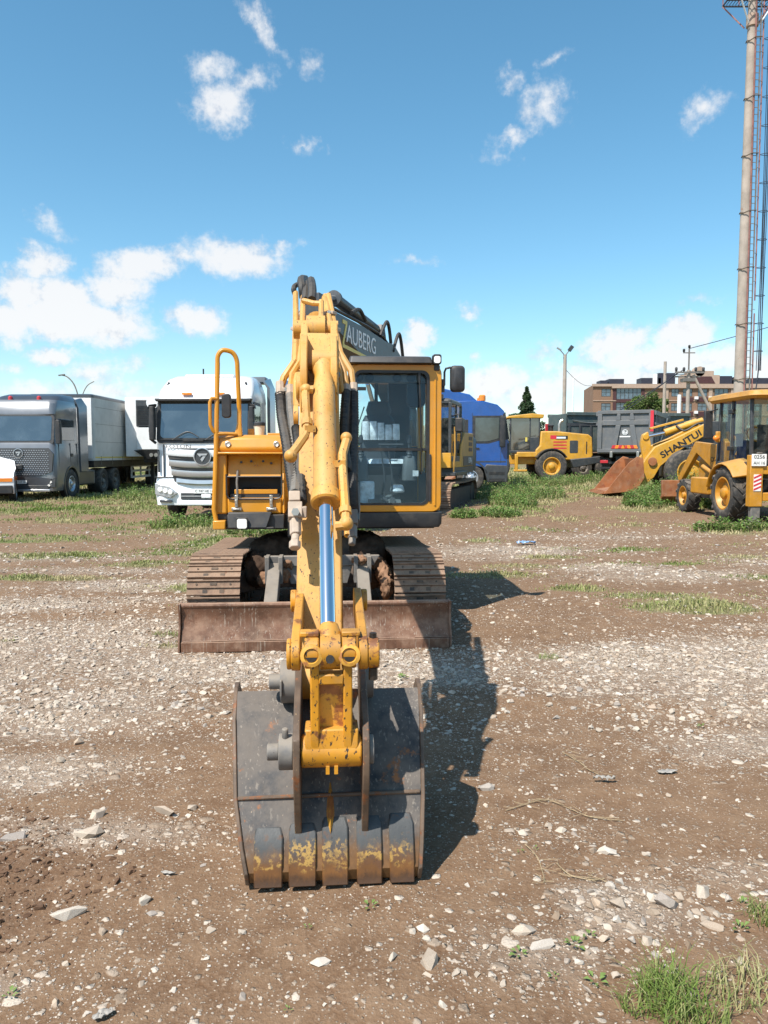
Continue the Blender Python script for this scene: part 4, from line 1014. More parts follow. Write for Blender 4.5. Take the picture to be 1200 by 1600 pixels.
cab.loft([rr(CX1, CY0, CY1, .08, 2.545, 4, CX0), rr(CX1, CY0, CY1, .08, 2.60, 4, CX0), rr(CX1 - .05, CY0 + .05, CY1 - .05, .1, 2.64, 4, CX0 + .05)])
cabo = cab.build('cab', 'yellow', EX, .008, 2)
vs = MB(); vs.loft([rr(1.06, -.72, -.3, .03, 2.602, 3, .225), rr(1.06, -.74, -.3, .03, 2.61, 3, .225), rr(1.05, -.72, -.3, .03, 2.665, 3, .235), rr(1.04, -.66, -.3, .03, 2.68, 3, .245)]); vs.build('sun_visor', 'black_plastic', cabo)
sk = MB(); sk.loft([rr(1.15, -.655, .6, .04, .955, 3, .20), rr(1.175, -.665, .6, .05, .99, 3, .20), rr(1.18, -.66, .6, .05, 1.108, 3, .20)]); sk.build('cab_skirt', 'black_plastic', cabo, .006)
bd = MB(); ring_panel(bd, rr2(.278, 1.042, 1.183, 2.542, .075, 5), rr2(.302, 1.012, 1.205, 2.515, .06, 5), CY0 - .036, CY0 + .0)
bd.bx(.29, 1.03, CY0 - .034, CY0 + .0, 1.735, 1.762); bd.build('window_gasket', 'black', cabo)
MB().bx(1.035, 1.06, CY0 - .045, CY0 - .028, 1.22, 1.70).build('pillar_trim', 'black_plastic', cabo, .004)
ridge = MB(); ridge.tube([(1.10, CY0 - .03, 1.18), (1.10, CY0 - .032, 2.45)], .012, 8); ridge.build('pillar_ridge', 'yellow', cabo)
MB().hexa([(.296, CY0 - .022, 1.755), (1.022, CY0 - .022, 1.755), (1.022, CY0 - .014, 1.755), (.296, CY0 - .014, 1.755), (.296, CY0 + .035, 2.525), (1.022, CY0 + .035, 2.525), (1.022, CY0 + .043, 2.525), (.296, CY0 + .043, 2.525)]).build('upper_windshield', 'glass', cabo)
MB().hexa([(.296, CY0 - .024, 1.195), (1.022, CY0 - .024, 1.195), (1.022, CY0 - .016, 1.195), (.296, CY0 - .016, 1.195), (.296, CY0 + .02, 1.742), (1.022, CY0 + .02, 1.742), (1.022, CY0 + .028, 1.742), (.296, CY0 + .028, 1.742)]).build('lower_windshield', 'glass', cabo)
MB().bx(CX0 + .07, CX1 - .07, CY1 - .03, CY1 - .024, 1.80, 2.54).build('rear_window', 'glass', cabo)
MB().bx(CX1 - .03, CX1 - .024, CY0 + .13, CY1 - .09, 1.5, 2.545).build('door_window', 'glass', cabo)
MB().bx(CX0 + .01, CX0 + .016, CY0 + .12, CY1 - .09, 1.75, 2.545).build('side_window', 'glass', cabo)
ln = MB(); ln.bx(CX0 + .035, CX1 - .035, CY1 - .065, CY1 - .045, 1.13, 1.79); ln.bx(CX1 - .055, CX1 - .035, CY0 + .14, CY1 - .1, 1.13, 1.49); ln.bx(CX0 + .035, CX0 + .055, CY0 + .14, CY1 - .1, 1.13, 1.74); ln.build('cab_lining', 'int_dark', cabo)
rf = MB(); rf.bx(.58, .62, CY1 - .05, CY1 + .0, 1.80, 2.55); rf.bx(.74, .99, CY1 - .16, CY1 - .04, 1.78, 2.54); rf.build('rear_frame', 'int_dark', cabo)
hb = MB(); hb.bx(.29, 1.10, -.55, -.40, 2.43, 2.545); hb.build('headliner', 'int_grey', cabo, .01)
for xx in (.33, .44, .72, .86): MB().lathe([(.045, 0), (.045, .01), (.03, .014), (0, .014)], (xx, -.55, 2.475), (0, -1, 0), 16).build('air_vent', 'int_dark', cabo)
MB().prism(rr2(.83, 1.02, 2.18, 2.5, .06), 'y', -.50, -.44).build('roof_shade', 'int_dark', cabo, .01)
st = MB(); st.loft([rr(.76, .22, .33, .05, 1.62, 3, .42), rr(.80, .24, .36, .05, 1.8, 3, .38), rr(.78, .30, .42, .05, 2.06, 3, .40), rr(.74, .33, .42, .05, 2.14, 3, .44)])
st.loft([rr(.72, .34, .42, .05, 2.12, 3, .47), rr(.74, .33, .43, .05, 2.2, 3, .45), rr(.71, .35, .42, .04, 2.3, 3, .48)])
seat = st.build('seat', 'int_dark', cabo)
MB().loft([rr(.80, -.22, .3, .06, 1.48, 3, .38), rr(.82, -.26, .3, .07, 1.56, 3, .36), rr(.80, -.24, .3, .07, 1.62, 3, .38)]).build('seat_cushion', 'int_dark', seat)
wr = MB()
for k in range(5):
    a = .40 + k * .085; wr.loft([rr(a + .078 + random.uniform(0, .01), .17, .28, .03, 1.86, 3, a), rr(a + .08, .15, .30, .035, 1.94, 3, a - .004), rr(a + .076, .18, .31, .03, 2.05 + random.uniform(-.02, .02), 3, a)])
wr.loft([rr(.86, -.28, .26, .06, 1.60, 3, .36), rr(.84, -.25, .25, .06, 1.65, 3, .38)]); wr.build('plastic_wrap', 'wrap', seat)
for xx, nm in ((.36, -1), (.87, 1)):
    cn = MB(); cn.loft([rr(xx + .075, -.38, .15, .03, 1.42, 3, xx - .07), rr(xx + .07, -.40, .15, .035, 1.58, 3, xx - .065), rr(xx + .055, -.36, .12, .03, 1.68, 3, xx - .05)])
    c_ = cn.build('joystick_console', 'int_grey', cabo, .008)
    MB().lathe([(.045, 0), (.035, .02), (.04, .03), (.028, .05), (.032, .06), (.02, .08), (.012, .09), (.012, .14), (.022, .15), (.026, .2), (.016, .23), (0, .235)], (xx, -.33, 1.67), (0, 0, 1), 14).build('joystick', 'int_dark', c_)
MB().bx(.90, .96, -.405, -.395, 1.47, 1.53).build('console_label', 'wrap', cabo)
pd = MB(); pd.bx(.27, 1.10, -.58, .3, 1.12, 1.165); pd.obx((.60, -.42, 1.22), (.34, .28, .01), (R(20), 0, 0)); pd.build('floor_mat', 'int_grey', cabo)
pl = MB()
for xx in (.60, .68):
    pl.tube([(xx, -.45, 1.17), (xx, -.42, 1.5), (xx - .04, -.40, 1.79)], .009, 6); pl.obx((xx, -.50, 1.22), (.05, .1, .015), (R(30), 0, 0)); pl.cyl((xx - .012, -.55, 1.2), (xx + .012, -.55, 1.2), .02, n=10)
pl.cyl((.54, -.40, 1.80), (.80, -.40, 1.80), .012, n=6); pl.build('travel_levers', 'int_dark', cabo)
bx_ = MB(); bx_.loft([rr(.82, -.46, -.3, .06, 1.30, 3, .66), rr(.80, -.45, -.3, .05, 1.38, 3, .68)]); bx_.bx(.34, .5, -.4, -.2, 1.16, 1.42); bx_.build('wrapped_parcel', 'wrap', cabo, .02)
MB().bx(1.04, 1.10, -.40, -.38, 2.06, 2.2).build('door_sticker', 'yel_ink', cabo)
MB().tube([(.34, .6, 1.6), (.33, .5, 1.9), (.44, .55, 2.25)], .008, 6, 4).build('grab_cable', 'black', cabo)
MB().bx(.31, .40, CY0 - .012, CY0 - .009, 2.34, 2.375).build('glass_tag', 'ink', cabo)
wi = MB(); wi.tube([(.935, CY0 - .05, 2.50), (.945, CY0 - .055, 2.2), (.952, CY0 - .05, 1.85), (.958, CY0 - .04, 1.72)], .008, 6); wi.tube([(.935, CY0 - .045, 2.52), (.938, CY0 - .045, 2.42)], .013, 6); wi.tube([(.955, CY0 - .036, 2.1), (.962, CY0 - .034, 1.5)], .006, 5); wi.build('wiper', 'black', cabo)
MB().bx(1.02, 1.032, CY0 - .03, CY0 - .02, 1.26, 1.42).build('red_sticker', 'red_ink', cabo)
wl = MB(); wl.prism(rr2(1.065, 1.155, 2.60, 2.70, .022), 'y', -.70, -.62); wl.prism(rr2(1.085, 1.14, 2.54, 2.61, .01), 'y', -.66, -.61); wlo = wl.build('work_light', 'black', cabo, .005)
MB().prism(rr2(1.078, 1.142, 2.612, 2.68, .018), 'y', -.707, -.699).build('light_lens', 'lamp', wlo)
ar = MB(); ar.tube([(1.175, -.60, 2.37), (1.195, -.63, 2.40), (1.195, -.63, 2.53), (1.21, -.63, 2.565), (1.25, -.63, 2.575), (1.33, -.63, 2.57), (1.36, -.64, 2.54), (1.365, -.65, 2.42)], .011, 8); ar.bx(1.165, 1.2, -.62, -.58, 2.33, 2.46)
aro = ar.build('mirror_arm', 'black', cabo)
mm = MB(); mm.loft([[(x, -.62 + dy, z) for x, z in rr2(1.255 + e, 1.41 - e, 2.33 + e, 2.60 - e, .04)] for dy, e in ((-.035, .03), (-.02, .008), (.02, 0), (.03, .004))]); mmo = mm.build('cab_mirror', 'black_plastic', cabo, .004)

# ---- boom
BX = -.06
bm_ = MB()
top = [(.15, 1.5), (-.9, 2.25), (-1.7, 2.62), (-2.3, 2.67), (-3.2, 2.42), (-4.1, 2.11)]
bot = [(-4.16, 1.96), (-3.2, 2.12), (-2.35, 2.24), (-1.75, 2.18), (-1.0, 1.92), (.2, 1.18)]
bm_.prism(top + bot, 'x', BX - .125, BX + .125)
bm_.cyl((BX - .105, -4.17, 2.06), (BX + .105, -4.17, 2.06), .07, n=20); bm_.cyl((BX - .2, .12, 1.32), (BX + .2, .12, 1.32), .12, n=20)
boom = bm_.build('boom', 'yellow_arm', EX, .012)
for sx in (-.26, .26):
    b_ = MB().cyl((BX + sx, -.55, 1.0), (BX + sx, -1.35, 1.62), .055, n=16).build('boom_cylinder', 'yellow_arm', EX)
    MB().cyl((BX + sx, -1.33, 1.605), (BX + sx, -2.05, 2.28), .03, n=12).build('cylinder_rod', 'chrome', b_)
# arm cylinder lying on top of the boom
ac = MB(); ac.cyl((BX, -1.75, 2.82), (BX, -3.35, 2.55), .062, n=20); ac.lathe([(.062, 0), (.072, .01), (.072, .06), (.04, .07)], (BX, -3.35, 2.55), (0, -1.6, -.28), 20); ac.cyl((BX - .06, -1.7, 2.83), (BX + .06, -1.7, 2.83), .08, n=16)
aco = ac.build('arm_cylinder', 'yellow_arm', EX)
MB().cyl((BX, -3.38, 2.545), (BX, -4.15, 2.38), .034, n=14).build('cylinder_rod', 'chrome', aco)
pp = MB(); pp.tube([(BX - .09, -3.3, 2.70), (BX - .02, -3.34, 2.675), (BX + .03, -3.36, 2.67)], .018, 8); pp.tube([(BX + .03, -3.34, 2.69), (BX + .03, -3.4, 2.62), (BX + .03, -3.7, 2.52)], .018, 8); pp.ball((BX + .03, -3.7, 2.51), .03); pp.build('cylinder_pipe', 'yellow_arm', aco)

# ---- arm (stick): runs from the bucket pin up and back to the boom tip
TIP = Vector((-.02, -5.2, .737)); Ee = Vector((0, .53, .848)).normalized(); Nn = Vector((0, -.848, .53)).normalized()
def A(s, n, x=0.): return TIP + Ee * s + Nn * n + Vector((x, 0, 0))
def armprism(mb, sn, x0, x1): return mb.prism([(A(s, n).y, A(s, n).z) for s, n in sn], 'x', x0, x1)
am = MB(); AX = -.036
armprism(am, [(-.05, -.07), (-.06, .05), (.3, .10), (1.25, .115), (1.5, .11), (1.52, -.26), (1.25, -.25), (.3, -.12)], AX - .098, AX + .098)
armprism(am, [(1.5, .10), (1.80, .10), (1.93, .06), (1.97, -.02), (1.93, -.10), (1.5, -.24)], AX - .098, AX - .058)
armprism(am, [(1.5, .10), (1.80, .10), (1.93, .06), (1.97, -.02), (1.93, -.10), (1.5, -.24)], AX + .058, AX + .098)
armprism(am, [(1.5, .105), (1.74, .105), (1.74, .02), (1.5, .02)], AX - .055, AX + .055)
am.cyl(A(0, 0, AX - .11), A(0, 0, AX + .11), .075, n=20)
arm = am.build('arm', 'yellow_arm', EX, .008)
# bracket plates that hold the bucket cylinder
for sx in (-.092, .055):
    q = MB(); armprism(q, [(1.30, .11), (1.36, .19), (1.46, .255), (1.6, .26), (1.72, .2), (1.78, .10)], AX + sx, AX + sx + .035); q.build('cylinder_bracket', 'yellow_arm', arm, .006)
fp = MB(); armprism(fp, [(1.56, .12), (1.58, .145), (1.80, .13), (1.80, .11)], AX - .10, AX + .10); fp.build('head_plate', 'yellow_arm', arm, .008)
sp_ = MB(); sp_.cyl(A(1.93, 0, AX - .12), A(1.93, 0, AX + .12), .05, n=16); sp_.cyl(A(1.93, 0, AX - .05), A(1.93, 0, AX + .05), .075, n=18); sp_.build('head_pin', 'yellow_arm', arm)
for sx in (-.105, .105):
    MB().cyl(A(1.45, -.13, AX + sx - .012), A(1.45, -.13, AX + sx + .012), .06, n=18).build('pivot_cap', 'yellow_arm', arm)
for sx in (-.104, .098):
    q = MB(); armprism(q, [(.15, -.02), (.5, .0), (.9, -.03), (1.25, -.06), (1.25, -.12), (.6, -.1), (.15, -.06)], AX + sx, AX + sx + .006); q.build('side_stiffener', 'yellow_arm', arm)

# bucket cylinder
C0 = Vector((-.015, -4.55, 2.158)); C1 = Vector((0, -5.58, .961)); Cd = (C1 - C0).normalized()
L1 = (Vector((-.012, -5.07, 1.519)) - C0).length
bc = MB(); bc.lathe([(.03, -.03), (.05, .0), (.052, .06), (.044, .10), (.047, .16), (.052, .18), (.0535, .3), (.0535, L1 + .0), (.064, L1 + .005), (.066, L1 + .055), (.058, L1 + .062), (.036, L1 + .05)], C0, Cd, 28)
bc.cyl(C0 + Vector((-.055, 0, 0)), C0 + Vector((.055, 0, 0)), .058, n=20)
bco = bc.build('bucket_cylinder', 'yellow_arm', EX)
MB().cyl(C0 + Cd * L1, C1 - Cd * .05, .0305, n=24).build('cylinder_rod', 'chrome', bco)
def cyl_at(s, side, out): # a point beside the barrel
    x = Vector((1, 0, 0)); return C0 + Cd * s + x * side + Nn * out
lp = MB(); lp.tube([cyl_at(.22, -.05, .03), cyl_at(.22, -.085, .03), cyl_at(.25, -.088, .03), cyl_at(.46, -.080, .03), cyl_at(.52, -.09, .035), cyl_at(.60, -.125, .05), cyl_at(.64, -.145, .055)], .02, 8)
lp.ball(cyl_at(.65, -.15, .05), .03); lp.ball(cyl_at(.22, -.085, .03), .028); lp.bx(-.10, -.05, -4.92, -4.86, 1.80, 1.83); lp.lathe([(.026, 0), (.026, .035)], cyl_at(.42, -.08, .03), Cd, 10); lp.build('cylinder_pipe', 'yellow_arm', bco)
lp = MB(); lp.tube([cyl_at(.52, .098, .02), cyl_at(.54, .097, .02), cyl_at(.62, .078, .02), cyl_at(.70, .076, .02), cyl_at(.92, .082, .02), cyl_at(.99, .084, .02), cyl_at(1.01, .07, .02), cyl_at(1.01, .04, .015)], .021, 8)
lp.ball(cyl_at(.52, .098, .02), .027); lp.ball(cyl_at(1.0, .083, .02), .031); lp.lathe([(.027, 0), (.027, .03)], cyl_at(.92, .082, .02), Cd, 10); lp.bar(cyl_at(.68, .04, .03), cyl_at(.68, .09, .03), .03, .03); lp.build('cylinder_pipe', 'yellow_arm', bco)

# H link and side links
K0 = Vector((.01, -5.54, .565)); K1 = Vector((.005, -5.58, .961)); Kd = (K1 - K0).normalized()
hl = MB()
for x0, x1 in ((-.068, -.034), (.055, .089)):
    hl.prism([(K0.y - .055, K0.z + .03), (K1.y - .05, K1.z - .01), (K1.y + .05, K1.z), (K0.y + .06, K0.z)], 'x', x0, x1)
hl.cyl((-.105, K0.y, K0.z), (.125, K0.y, K0.z), .062, n=24)
hl.prism([(K0.y - .058, K0.z - .01), (K0.y - .05, K0.z + .10), (K0.y + .06, K0.z + .10), (K0.y + .06, K0.z)], 'x', -.09, .112)
for x0, x1 in ((-.088, -.034), (.05, .104)): hl.cyl((x0, K1.y, K1.z), (x1, K1.y, K1.z), .062, n=22)
hlo = hl.build('bucket_link', 'yellow_link', EX, .006)
MB().prism([(K0.y - .012, K0.z + .09), (K1.y - .012, K1.z - .09), (K1.y + .014, K1.z - .09), (K0.y + .014, K0.z + .09)], 'x', -.04, .06).build('web_plate', 'yellow_web', hlo)
MB().bx(-.036, .057, K1.y - .045, K1.y + .02, K1.z - .115, K1.z - .075).build('cross_bar', 'yellow_link', hlo, .006)
for xx in (-.062, .077):
    MB().lathe([(.043, -.01), (.041, .008), (.028, .012), (.024, -.002), (0, -.004)], (xx, K1.y - .056, K1.z), (0, -1, .15), 20).build('grease_boss', 'yellow_web', hlo)
    MB().cyl((xx, K1.y - .057, K1.z), (xx, K1.y - .0605, K1.z + .0005), .0225, n=16).build('grease_hole', 'grease', hlo)
re = MB(); re.lathe([(.035, -.11), (.047, -.07), (.052, -.04), (.052, .0)], K1, Cd, 20); re.cyl((-.03, K1.y, K1.z), (.045, K1.y, K1.z), .066, n=24); reo = re.build('rod_end', 'yellow_link', bco)
MB().cyl((.006, K1.y - .062, K1.z - .012), (.006, K1.y - .071, K1.z - .01), .016, n=16).build('grease_hole', 'grease', reo)
gr = MB()
for k in range(0):
    gr.ball((random.choice((-.04, .052)) + random.uniform(-.035, .035), K1.y - .056 + random.uniform(-.01, .006), K1.z + random.uniform(-.075, .06)), (random.uniform(.004, .012), .004, random.uniform(.004, .014)), 7, 5)
for x0, x1 in ((-.138, -.104), (.114, .148)):
    m = MB(); p0 = Vector((0, -5.58, .955)); p1 = Vector((0, -5.03, 1.05)); d = (p1 - p0).normalized(); nn = Vector((0, -d.z, d.y)); pts = []
    for k in range(9): a = math.pi * (k / 8) + math.pi / 2; pts.append(p0 + d * math.cos(a) * .062 + nn * math.sin(a) * .062)
    for k in range(9): a = math.pi * (k / 8) - math.pi / 2; pts.append(p1 + d * math.cos(a) * .055 + nn * math.sin(a) * .055)
    m.prism([(q.y, q.z) for q in pts], 'x', x0, x1); so_ = m.build('side_link', 'yellow_link', EX, .005)
    s = 1 if x0 > 0 else -1; xo = x1 if s > 0 else x0
    MB().cyl((xo, p0.y, p0.z), (xo + s * (.042 if s > 0 else .016), p0.y, p0.z), .058, n=22).build('pin_cap', 'yellow_link', so_, .005)
    MB().cyl((xo, p1.y, p1.z), (xo + s * .026, p1.y, p1.z), .05, n=20).build('pin_cap', 'yellow_link', so_, .005)
    if s > 0: 
        MB().cyl((xo + .02, p0.y - .01, p0.z - .055), (xo + .02, p0.y - .01, p0.z - .10), .017, n=8).build('lock_bolt', 'grease', so_)
        MB().cyl((xo + .02, p0.y, p0.z + .05), (xo + .02, p0.y, p0.z + .075), .014, n=8).build('lock_bolt', 'grease', so_)
MB().bx(-.105, -.035, -5.60, -5.54, 1.022, 1.04).build('link_strap', 'yellow_link', EX, .004)
MB().bx(.05, .12, -5.60, -5.54, 1.022, 1.04).build('link_strap', 'yellow_link', EX, .004)

# ---- bucket
prof = [(-5.15, .665, .392, 0), (-5.255, .60, .384, 0), (-5.42, .335, .368, .004), (-5.505, .17, .345, .012), (-5.54, .085, .33, .018), (-5.52, .035, .328, .018), (-5.43, .012, .33, .015), (-5.1, .03, .345, .01), (-4.66, .12, .37, .0)]
def inner(p, t=.02):
    out = []
    for i, (y, z, h, c) in enumerate(p):
        a = p[max(i - 1, 0)]; b = p[min(i + 1, len(p) - 1)]; d = Vector((0, b[0] - a[0], b[1] - a[1])).normalized(); n = Vector((0, -d.z, d.y))
        out.append((y + n.y * t * -1 if False else y - d.z * t * -1 * -1, z, h, c) if False else (y + (-d.z) * -t, z + d.y * t * 1, h, c))
    return out
inn = [(y + .022, z + (.012 if z > .05 else .02), h, c) for (y, z, h, c) in prof]
bk_ = MB(); rg = []
for (y, z, h, c), (y2, z2, _, _) in zip(prof, inn): rg.append([(c - h, y, z), (c + h, y, z), (c + h, y2, z2), (c - h, y2, z2)])
bk_.loft(rg)
bucket = bk_.build('bucket', 'bucket', EX, .003, 1, 40)
for s in (-1, 1):
    m = MB(); a = []; b = []
    pr2 = [(y - .010 if z > .05 else y - .003, z - (.0 if z > .05 else .008), h, c) for (y, z, h, c) in prof]
    pr2[0] = (-5.11, .69, .392, 0)
    for (y, z, h, c) in pr2: a.append((c + s * h, y, z)); b.append((c + s * (h + .016), y, z))
    tail = [(-4.62, .2, .375, 0), (-4.80, .5, .392, 0), (-5.0, .68, .396, 0)]
    for (y, z, h, c) in tail: a.append((c + s * h, y, z)); b.append((c + s * (h + .022), y, z))
    m.loft([a, b]); m.build('side_plate', 'bucket_edge', bucket, .003, 1)
def bk_at(z, out=0.):
    """y on the bucket back at height z"""
    for p, q in zip(prof[:5], prof[1:6]):
        if q[1] <= z <= p[1]: t = (z - q[1]) / (p[1] - q[1]); return q[0] + (p[0] - q[0]) * t - out
    return prof[4][0] - out
for (x0, x1, zt) in ((-.292, -.182, .235), (-.158, -.052, .245), (-.028, .073, .262), (.107, .206, .262), (.236, .333, .268)):
    m = MB(); zs = [zt, zt - .03, .17, .11, .06, .03]; rg = []
    for i, z in enumerate(zs):
        o1 = .002 if i == 0 else .015; xi = .0 if i else .012; y = bk_at(z, o1); k = 1 - .03 * i * 0
        rg.append([(x0 + xi, y, z), (x1 - xi, y, z), (x1, bk_at(z) + .008, z), (x0, bk_at(z) + .008, z)])
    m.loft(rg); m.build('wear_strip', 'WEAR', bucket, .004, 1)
MB().tube([(-.362, bk_at(.335, .004), .332), (-.2, bk_at(.335, .006), .335), (.1, bk_at(.335, .006), .337), (.366, bk_at(.335, .004), .338)], .0085, 8).build('weld_bar', 'bucket_edge', bucket)
MB().loft([[(.005 - w_, bk_at(z, 0) + .005, z), (.005, bk_at(z, d_), z), (.005 + w_, bk_at(z, 0) + .005, z)] for z, w_, d_ in ((.375, .004, .004), (.33, .014, .025), (.28, .018, .035), (.235, .016, .03), (.20, .006, .01))]).build('lifting_fin', 'yellow_web', bucket)
for (x0, x1) in ((-.135, -.108), (.128, .154)):
    m = MB(); pts = [(-5.49, .20), (-5.545, .33), (-5.60, .46), (-5.622, .55), (-5.605, .63), (-5.55, .675), (-5.42, .76), (-5.3, .815), (-5.2, .835), (-5.11, .79), (-5.10, .70), (-5.2, .64), (-5.3, .53), (-5.43, .28)]
    m.prism(pts, 'x', x0, x1); m.build('bucket_ear', 'bucket_edge', bucket, .004)
bs = MB(); bs.cyl((-.135, -5.54, .565), (-.19, -5.54, .565), .068, n=22); bs.cyl((-.19, -5.54, .565), (-.235, -5.54, .565), .032, n=14); bs.cyl((-.165, -5.56, .625), (-.165, -5.565, .665), .013, n=8); bs.build('link_pin', 'steel_grey', bucket, .004)
bs = MB(); bs.cyl((-.135, -5.2, .737), (-.20, -5.2, .737), .09, n=24); bs.cyl((-.20, -5.2, .737), (-.25, -5.2, .737), .032, n=14); bs.bx(-.20, -.19, -5.3, -5.1, .70, .77); bs.build('arm_pin', 'steel_grey', bucket, .004)
bs = MB(); bs.cyl((.154, -5.54, .565), (.172, -5.54, .565), .055, n=20); bs.build('link_pin', 'steel_grey', bucket, .003)
bs = MB(); bs.cyl((.154, -5.2, .737), (.19, -5.2, .737), .075, n=20); bs.build('arm_pin', 'steel_grey', bucket, .003)
bs = MB(); bs.bx(-.012, .002, -5.60, -5.585, .495, .525); bs.bx(.02, .034, -5.60, -5.585, .495, .525); bs.build('link_lug', 'yellow_link', EX)
for k in range(5):
    xx = -.28 + k * .14; MB().hexa([(xx - .03, -4.70, .09), (xx + .03, -4.70, .09), (xx + .02, -4.50, .165), (xx - .02, -4.50, .165), (xx - .03, -4.70, .15), (xx + .03, -4.70, .15), (xx + .02, -4.50, .18), (xx - .02, -4.50, .18)]).build('bucket_tooth', 'bucket_edge', bucket, .004)

# ---- tubes along the boom, hoses down to the arm
def tb(name, pts, r, mat, par=EX, sm=0, n=8):
    return MB().tube(pts, r, n, sm).build(name, mat, par)
tb('hydraulic_tube', [(-0.264, -3.900, 2.084), (-0.245, -3.900, 2.143), (-0.184, -3.850, 2.241), (-0.187, -3.650, 2.361), (-0.204, -3.100, 2.609), (-0.227, -2.500, 2.912)], .021, 'yellow_arm', boom)
tb('hydraulic_tube', [(-0.206, -3.950, 2.058), (-0.197, -3.900, 2.162), (-0.152, -3.900, 2.231), (-0.147, -3.700, 2.354), (-0.155, -3.300, 2.554), (-0.160, -2.800, 2.832)], .02, 'yellow_arm', boom)
tb('hydraulic_tube', [(0.152, -3.900, 2.084), (0.146, -3.850, 2.185), (0.083, -3.800, 2.296), (0.059, -3.600, 2.446), (0.018, -2.900, 2.816)], .021, 'yellow_arm', boom)
tb('hydraulic_tube', [(0.114, -3.950, 2.087), (0.100, -3.900, 2.187), (0.052, -3.850, 2.304), (0.031, -3.650, 2.457), (-0.005, -2.900, 2.812)], .019, 'yellow_arm', boom)
tb('hydraulic_tube', [(0.087, -4.000, 2.047), (0.066, -3.950, 2.211), (0.024, -3.600, 2.446), (-0.013, -3.000, 2.779)], .017, 'yellow_arm', boom)
for a, b in (((-0.216, -3.350, 2.509), (-0.140, -3.400, 2.493)), ((0.008, -3.550, 2.469), (0.079, -3.600, 2.469)), ((-0.017, -3.300, 2.616), (0.058, -3.350, 2.615)), ((-0.275, -3.900, 2.081), (-0.184, -3.950, 2.058)), ((0.074, -3.950, 2.058), (0.167, -3.900, 2.081))):
    a = Vector(a); b = Vector(b); MB().bar(a, b, .05, .022).build('tube_clamp', 'fitting', boom, .004)
    MB().cyl((a + b) / 2 + Vector((0, -.05, 0)), (a + b) / 2, .012, n=6).build('clamp_bolt', 'steel', boom)
# black loop hoses over the top
for pts, r in (([(-0.227, -2.500, 2.893), (-0.241, -2.500, 2.940), (-0.226, -2.400, 2.990), (-0.177, -2.400, 3.000), (-0.128, -2.400, 2.961)], .02), ([(-0.160, -2.800, 2.814), (-0.169, -2.800, 2.900), (-0.180, -2.600, 2.989), (-0.162, -2.200, 3.083)], .03), ([(-0.095, -3.100, 2.746), (-0.093, -3.000, 2.835), (-0.105, -2.800, 2.940)], .03), ([(-0.141, -3.000, 2.757), (-0.135, -2.700, 2.930), (-0.128, -2.400, 2.971), (-0.132, -2.200, 2.914)], .03)):
    tb('boom_hose', pts, r, 'rubber', boom, 5)
def corr(pts, r, mat='rubber', par=arm):
    m = MB(); m.tube(pts, r, 10, 20, rf=lambda i: r * (1.05 if i % 2 else .74)); return m.build('corrugated_hose', mat, par, ang=20)
corr([(-0.266, -3.920, 2.050), (-0.246, -4.100, 1.912), (-0.206, -4.400, 1.765), (-0.169, -4.700, 1.607), (-0.141, -4.950, 1.504)], .031)
corr([(-0.161, -4.350, 1.840), (-0.143, -4.500, 1.732), (-0.128, -4.750, 1.608), (-0.114, -4.980, 1.486)], .025)
tb('hose_sleeve', [(-0.205, -3.980, 2.034), (-0.196, -4.100, 1.948), (-0.179, -4.250, 1.854), (-0.164, -4.450, 1.732), (-0.151, -4.700, 1.607), (-0.144, -4.950, 1.521)], .027, 'sleeve', arm, 5)
corr([(0.155, -3.920, 2.061), (0.150, -4.100, 1.912), (0.138, -4.350, 1.766), (0.122, -4.650, 1.606), (0.105, -4.900, 1.510)], .029)
corr([(0.113, -3.980, 2.056), (0.097, -4.200, 1.907), (0.090, -4.400, 1.765), (0.095, -4.700, 1.623)], .026)
corr([(0.117, -4.800, 1.595), (0.112, -4.950, 1.513), (0.112, -5.050, 1.448)], .027)
tb('thin_hose', [(0.109, -4.750, 1.578), (0.126, -4.800, 1.574), (0.136, -4.850, 1.546), (0.135, -4.950, 1.469), (0.129, -5.050, 1.406)], .014, 'sleeve', arm, 5)
tb('hose_end', [(-0.267, -3.900, 2.114), (-0.265, -3.940, 2.030)], .027, 'fitting', arm)
tb('hose_end', [(-0.206, -3.950, 2.091), (-0.205, -3.980, 2.020)], .027, 'fitting', arm)
tb('hose_end', [(0.156, -3.900, 2.107), (0.155, -3.940, 2.030)], .027, 'fitting', arm)
tb('hose_end', [(0.114, -3.950, 2.095), (0.113, -3.980, 2.041)], .024, 'fitting', arm)
vb = MB(); vb.bar((-0.146, -4.980, 1.523), (-0.144, -5.020, 1.483), .05, .05); vb.bar((-0.141, -5.020, 1.480), (-0.140, -5.060, 1.415), .062, .06); vb.cyl((-0.140, -5.060, 1.415), (-0.137, -5.120, 1.354), .026, n=6); vb.cyl((-0.137, -5.120, 1.354), (-0.139, -5.140, 1.329), .018, n=10); vb.cyl((-0.139, -5.140, 1.329), (-0.139, -5.160, 1.301), .026, n=6); vb.bar((-0.112, -5.040, 1.447), (-0.090, -5.040, 1.447), .04, .05)
vbo = vb.build('shutoff_valve', 'fitting', arm, .004)
MB().cyl((-0.139, -5.070, 1.450), (-0.137, -5.110, 1.453), .018, n=6).build('valve_spindle', 'steel', vbo)
vb = MB(); vb.bar((0.107, -5.040, 1.447), (0.108, -5.080, 1.389), .05, .05); vb.cyl((0.108, -5.080, 1.389), (0.107, -5.120, 1.338), .022, n=6); vb.cyl((0.107, -5.120, 1.338), (0.104, -5.140, 1.312), .016, n=8)
vb.build('shutoff_valve', 'steel_grey', arm, .004)
tb('return_tube', [(0.082, -4.900, 1.525), (0.085, -5.000, 1.444), (0.085, -5.120, 1.349)], .014, 'yellow_arm', arm)
